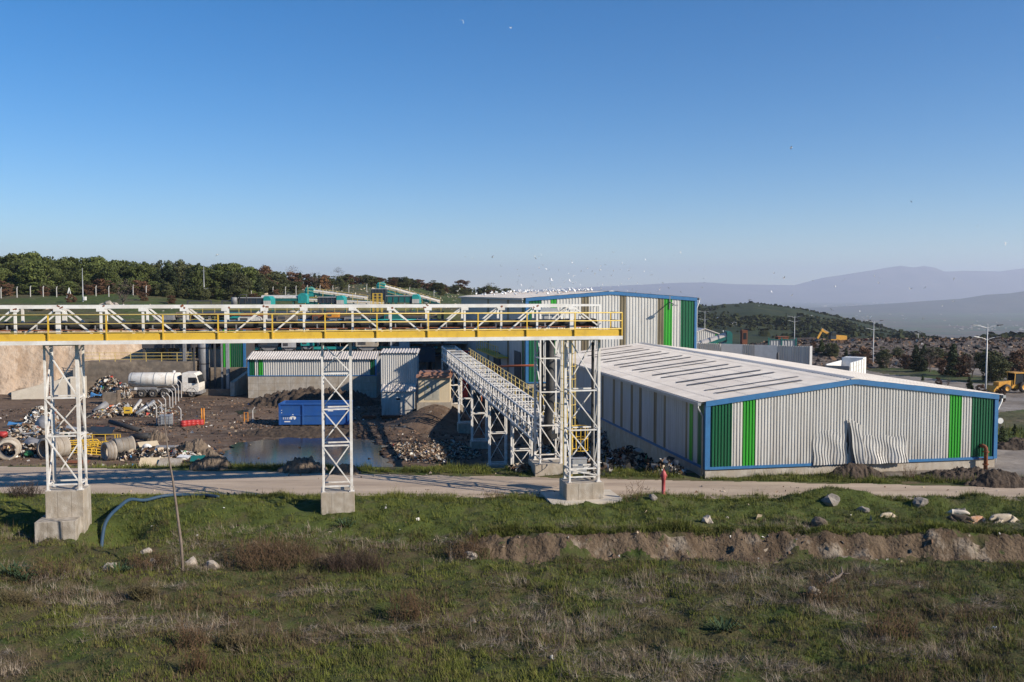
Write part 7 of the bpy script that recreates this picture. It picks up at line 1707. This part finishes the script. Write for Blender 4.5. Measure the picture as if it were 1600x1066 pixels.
scraps('bank_stones', 'pale stones sticking out of the cut bank', [(6, 35.2, 8, .5, 0), (18, 35.2, 8, .5, 0), (26, 35.3, 5, .5, 0)], 160, .045, 401, (1, 3, 0, 3, 6, 0, 0, 0, 0), 'stones')
scraps('field_stones', 'small pale stones in the verge grass', [(8, 37.5, 16, 2, 0), (-12, 38, 12, 2, 0)], 60, .05, 402, (3, 2, 0, 1, 5, 0, 0, 0, 0), 'stones')
# ---------------------------------------------------------------- sapling, hose, driftwood
pb = onG(286, 893); pts = [(286, 893), (283, 850), (276, 795), (270, 750), (262, 705), (258.5, 670), (257, 640)]
q = MB(); P = [atY(x, y, pb.y + (i * .05)) - pb for i, (x, y) in enumerate(pts)]; P[0].z -= .15
q.tube(P, [.062, .055, .048, .038, .03, .02, .012], 7)
t = thing('sapling', 'bare thin sapling trunk leaning left in the foreground', 'sapling', pb); q.build('trunk', MT['pale_bark'], t, True)
q = MB(); rn = random.Random(2)
for f in (4, 5, 5, 6): q.tube([P[f], P[f] + Vector((rn.uniform(-.1, .3), rn.uniform(-.1, .1), rn.uniform(.2, .6)))], [.012, .005], 4)
q.build('twig', MT['pale_bark'], t)
hp = [(158, 858), (163, 840), (172, 822), (186, 806), (203, 794), (226, 786), (252, 780.5), (278, 777.5), (305, 777), (325, 779), (341, 783)]
P = [onG(x, y) for x, y in hp]; P = [p + Vector((0, 0, .12)) for p in P]; P[0].z -= .1
for i in range(1, 5): P[i].z += .25
cur = []
for i in range(len(P) - 1):
    a = P[max(i - 1, 0)]; b = P[i]; c = P[i + 1]; d = P[min(i + 2, len(P) - 1)]
    for s in np.linspace(0, 1, 5)[:-1]:
        cur.append(.5 * (2 * b + (c - a) * s + (2 * a - 5 * b + 4 * c - d) * s * s + (3 * b - a - 3 * c + d) * s ** 3))
cur.append(P[-1])
o0 = cur[0].copy(); q = MB(); q.tube([c - o0 for c in cur], .075, 12); o = q.build('hose', MT['blue_pipe'], None, True); o.location = o0; tag(o, 'thick blue water pipe curving up the grass from a hollow', 'pipe')
p = onG(1300, 915); q = MB()
q.tube([(-.25, -.15, .02), (0, 0, .1), (.3, .25, .12), (.55, .5, .2), (.6, .75, .35)], [.05, .06, .05, .04, .02], 7); q.tube([(.3, .25, .12), (.15, .5, .3)], [.035, .015], 6); q.tube([(.5, .45, .18), (.8, .4, .22)], [.03, .012], 6); q.tube([(0, 0, .1), (-.15, .3, .25)], [.03, .012], 6)
o = q.build('branch', MT['pale_bark'], None, True); o.location = p; tag(o, 'forked dead branch lying in the right field', 'branch')
# ---------------------------------------------------------------- sleeping dogs
def fur(name, c, c2): return mat(name, c, c2, 6, .9, bump=.006, bscale=60)
DOGF = dict(cream=fur('cream_fur', (.52, .44, .33), (.42, .34, .24)), tan=fur('tan_fur', (.40, .19, .09), (.50, .36, .26)), white=fur('white_fur', (.58, .52, .44), (.48, .42, .34)), dark=fur('dark_fur', (.06, .045, .033), (.095, .072, .052)))
def dog(label, px, py, L, f, rz, pose=0, flip=1):
    p = onG(px, py); t = thing('dog', label, 'dog', p, rz); s = L / .95
    # lying on its side/belly: pelvis, belly, chest, neck, head, muzzle, tail, four folded legs
    pts = [(.36, 0, .14), (.12, .02, .16), (-.14, 0, .18), (-.30, -.04, .20), (-.42, -.10, .14 if pose else .22), (-.53, -.17, .08 if pose else .17), (.50, -.06, .06), (.62, -.2, .04),
           (-.16, -.17, .07), (-.32, -.30, .04), (-.44, -.36, .035), (-.1, -.16, .06), (-.22, -.33, .04), (.30, -.17, .10), (.12, -.28, .05), (.26, -.36, .035), (.36, -.14, .08), (.20, -.34, .04), (.38, -.42, .035)]
    ed = [(0, 1), (1, 2), (2, 3), (3, 4), (4, 5), (0, 6), (6, 7), (2, 8), (8, 9), (9, 10), (2, 11), (11, 12), (0, 13), (13, 14), (14, 15), (0, 16), (16, 17), (17, 18)]
    rd = [.13, .135, .15, .10, .085, .04, .035, .02, .06, .035, .028, .055, .03, .075, .04, .028, .06, .035, .028]
    body = skin('body', [(x * s * flip, y * s, z * s) for x, y, z in pts], ed, [r * s for r in rd], f, t, 2, 1)
    for e in (-1, 1):
        q = MB(); h = Vector((pts[4][0] * s * flip, pts[4][1] * s, pts[4][2] * s)); b = h + Vector((.02 * s, e * .055 * s, .06 * s))
        q.add([b + Vector((-.02, -.02, 0)) * s, b + Vector((.035, .015, 0)) * s, b + Vector((.03 * flip, e * .05, .0)) * s, b + Vector((0, e * .012, .05)) * s], [(0, 1, 3), (1, 2, 3), (2, 0, 3), (0, 2, 1)]); q.build('ear', f, t)
    q = MB(); m_ = Vector((pts[5][0] * s * flip * 1.06, pts[5][1] * s * 1.1, pts[5][2] * s)); q.blob(m_, (.018 * s, .018 * s, .015 * s), 1, 1, .1); q.build('nose', MT['rubber'], t)
    return t
dog('white dog curled with its back to a dark grey stone, above the dark dog', 1497, 804, .85, DOGF['white'], R(160), 1)
dog('dark brown dog lying below the white curled dog', 1498, 815, .95, DOGF['dark'], R(-20), 1, -1)
dog('tan and white dog lying between the white and cream dogs', 1525, 811, .85, DOGF['tan'], R(8), 1)
dog('large cream dog stretched out nearest the right edge', 1567, 814, 1.1, DOGF['cream'], R(-6), 1)
dog('small cream dog lying alone left of the other dogs', 1386, 805, .72, DOGF['cream'], R(10), 1)
# ---------------------------------------------------------------- person by the lorry
p = onG(183.5, 626); t = thing('person', 'person in dark clothes standing by the refuse heap behind the lorry', 'person', p, R(20))
pts = [(0, 0, .95), (0, .01, 1.15), (0, 0, 1.40), (0, -.01, 1.52), (0, -.02, 1.64), (0, -.03, 1.73), (.10, 0, .90), (.12, -.03, .50), (.13, .02, .08), (.14, -.12, .03), (-.10, 0, .90), (-.12, .02, .50), (-.13, .05, .08), (-.14, -.09, .03), (.20, 0, 1.40), (.27, .02, 1.12), (.24, -.12, .90), (.23, -.16, .80), (-.20, 0, 1.40), (-.28, .0, 1.14), (-.24, -.15, .93), (-.23, -.20, .84)]
ed = [(0, 1), (1, 2), (2, 3), (3, 4), (4, 5), (0, 6), (6, 7), (7, 8), (8, 9), (0, 10), (10, 11), (11, 12), (12, 13), (2, 14), (14, 15), (15, 16), (16, 17), (2, 18), (18, 19), (19, 20), (20, 21)]
rd = [.15, .14, .16, .06, .09, .075, .09, .07, .05, .04, .09, .07, .05, .04, .07, .05, .04, .035, .07, .05, .04, .035]
skin('body', pts, ed, rd, mat('dark_clothes', (.02, .024, .035), rough=.85), t, 2, 0)
q = MB(); q.blob((0, -.025, 1.66), (.085, .1, .11), 1, 2, .03); q.build('head', mat('skin_tone', (.35, .2, .14), rough=.6), t, True)
q = MB(); q.blob((0, -.005, 1.71), (.095, .11, .085), 2, 2, .04); q.build('hair', MT['dark_steel'], t, True)
# ---------------------------------------------------------------- gulls
M_GULL = mat('gull_white', (.80, .79, .77), rough=.6); M_GW = mat('gull_grey_wing', (.34, .35, .37), (.25, .26, .28), 3, rough=.6)
def gull_proto(flap, seed):
    t = thing('gull', 'gull', 'gull', (0, 0, -500)); q = MB()
    q.lathe([(0, -.26), (.05, -.2), (.085, -.05), (.08, .08), (.05, .16), (.055, .21), (.03, .26), (.012, .30), (0, .33)], (0, 0, 0), 'y', 8)
    q.add([(-.03, -.2, 0), (.03, -.2, 0), (.07, -.38, .01), (-.07, -.38, .01)], [(0, 1, 2, 3)]); q.build('body', M_GULL, t, True)
    for s in (-1, 1):
        q = MB(); z1 = math.sin(flap) * .3; z2 = z1 + math.sin(flap - .5) * .38
        v = [(s * .05, .12, .03), (s * .05, -.10, .03), (s * .33, .16, .03 + z1), (s * .33, -.05, .03 + z1), (s * .70, .02, .03 + z2), (s * .62, -.06, .03 + z2)]
        v2 = [(x, y, z - .015) for x, y, z in v]
        q.add(v + v2, [(0, 2, 3, 1), (2, 4, 5, 3), (6, 7, 9, 8), (8, 9, 11, 10), (0, 6, 8, 2), (2, 8, 10, 4), (1, 3, 9, 7), (3, 5, 11, 9), (4, 10, 11, 5)]); q.build('wing', M_GW if seed % 2 else M_GULL, t)
    return t
GP = [gull_proto(f, i) for i, f in enumerate((.9, .2, -.5, .6, .0, 1.2))]
rn = random.Random(12); used_g = set()
def fly(px, py, Y, label, group, sc=1.0):
    o = GP[rn.randrange(6)]; loc = atY(px, py, Y); rot = (rn.uniform(-.3, .3), rn.uniform(-.9, .9), rn.uniform(0, 6.28))
    if o in used_g: o = copy_tree(o, loc)
    used_g.add(o); o.location = loc; o.rotation_euler = rot; o.scale = (sc,) * 3; o['label'] = label
    if group: o['group'] = group
LGF = 'small gull circling in the big flock above the tall hall'
for i in range(120):
    px = min(max(rn.gauss(905, 105), 715), 1100); py = 463 - abs(rn.gauss(0, 36)) - 2
    if py < 388: py = rn.uniform(395, 450)
    fly(px, py, rn.uniform(190, 380), LGF, 'gulls of the circling flock', .72)
for px, py, Y, lab in ((723, 32, 150, 'gull alone high at the top of the sky, left one'), (798, 44, 170, 'gull alone high at the top of the sky, right one'), (1236, 231, 120, 'gull alone in the blue sky right of centre'), (340, 398, 120, 'white gull flying in front of the sky over the left wood'), (1465, 59, 230, 'tiny gull high in the right sky'), (1424, 316, 220, 'tiny gull in the mid right sky'), (1571, 380, 120, 'dark-looking gull near the right edge of the sky'), (1528, 354, 200, 'tiny gull left of the dark-looking one'), (894, 411, 90, 'largest dark gull in front of the flock'), (770, 402, 110, 'slanting gull at the left of the flock'), (1237, 462, 130, 'gull before the hazy mountain, slanting'), (1205, 455, 150, 'gull before the haze right of the tall hall')):
    fly(px, py, Y, lab, None, .62)
for i in range(26):
    fly(rn.uniform(1095, 1500), rn.uniform(425, 520), rn.uniform(160, 300), 'small pale gull over the valley right of the tall hall', 'gulls over the valley', .75)
# perched on the tall hall's roof
pt_ = thing('perched_gull', 'white gull perched on the roof of the tall hall', 'gull', (0, 0, 0), 0, 'gulls perched on the tall hall roof')
q = MB(); q.blob((0, 0, .26), (.13, .26, .14), 3, 2, .08); q.blob((0, .2, .44), (.075, .09, .08), 2, 1, .05); q.tube([(0, .27, .44), (0, .35, .42)], [.02, .008], 5); q.build('body', M_GULL, pt_, True)
q = MB(); q.add([(-.13, .1, .3), (.13, .1, .3), (.05, -.42, .3), (-.05, -.42, .3), (0, 0, .41)], [(0, 1, 4), (1, 2, 4), (2, 3, 4), (3, 0, 4)]); q.build('wings', M_GW, pt_)
q = MB(); q.tube([(-.04, 0, .0), (-.04, 0, .16)], .012, 4); q.tube([(.04, 0, .0), (.04, 0, .16)], .012, 4); q.build('legs', MT['orange'], pt_)
for i in range(90):
    v = rn.uniform(2, 46); u = xr_b * (1 - abs(rn.gauss(0, .38)))
    if not 0.3 < u < xr_b + 1.5: u = rn.uniform(2, xr_b)
    loc = G(bx, by, u, v, zg + zt2(min(u, Wb)) + .08); s = rn.uniform(.55, .8)
    if i == 0: pt_.location = loc
    else: copy_tree(pt_, loc, rn.uniform(0, 6.28), s)
# ---------------------------------------------------------------- air
q = MB(); q.box(-14000, 16000, -40, 21500, -400, 600)
mh = bpy.data.materials.new('haze_air'); mh.use_nodes = True; N = mh.node_tree.nodes; N.remove(N['Principled BSDF'])
pv = N.new('ShaderNodeVolumePrincipled'); pv.inputs['Color'].default_value = (.77, .83, 1.0, 1); pv.inputs['Density'].default_value = 9.0e-5; pv.inputs['Anisotropy'].default_value = .2
mh.node_tree.links.new(pv.outputs[0], N['Material Output'].inputs['Volume'])
tag(q.build('haze', mh), kind='stuff')
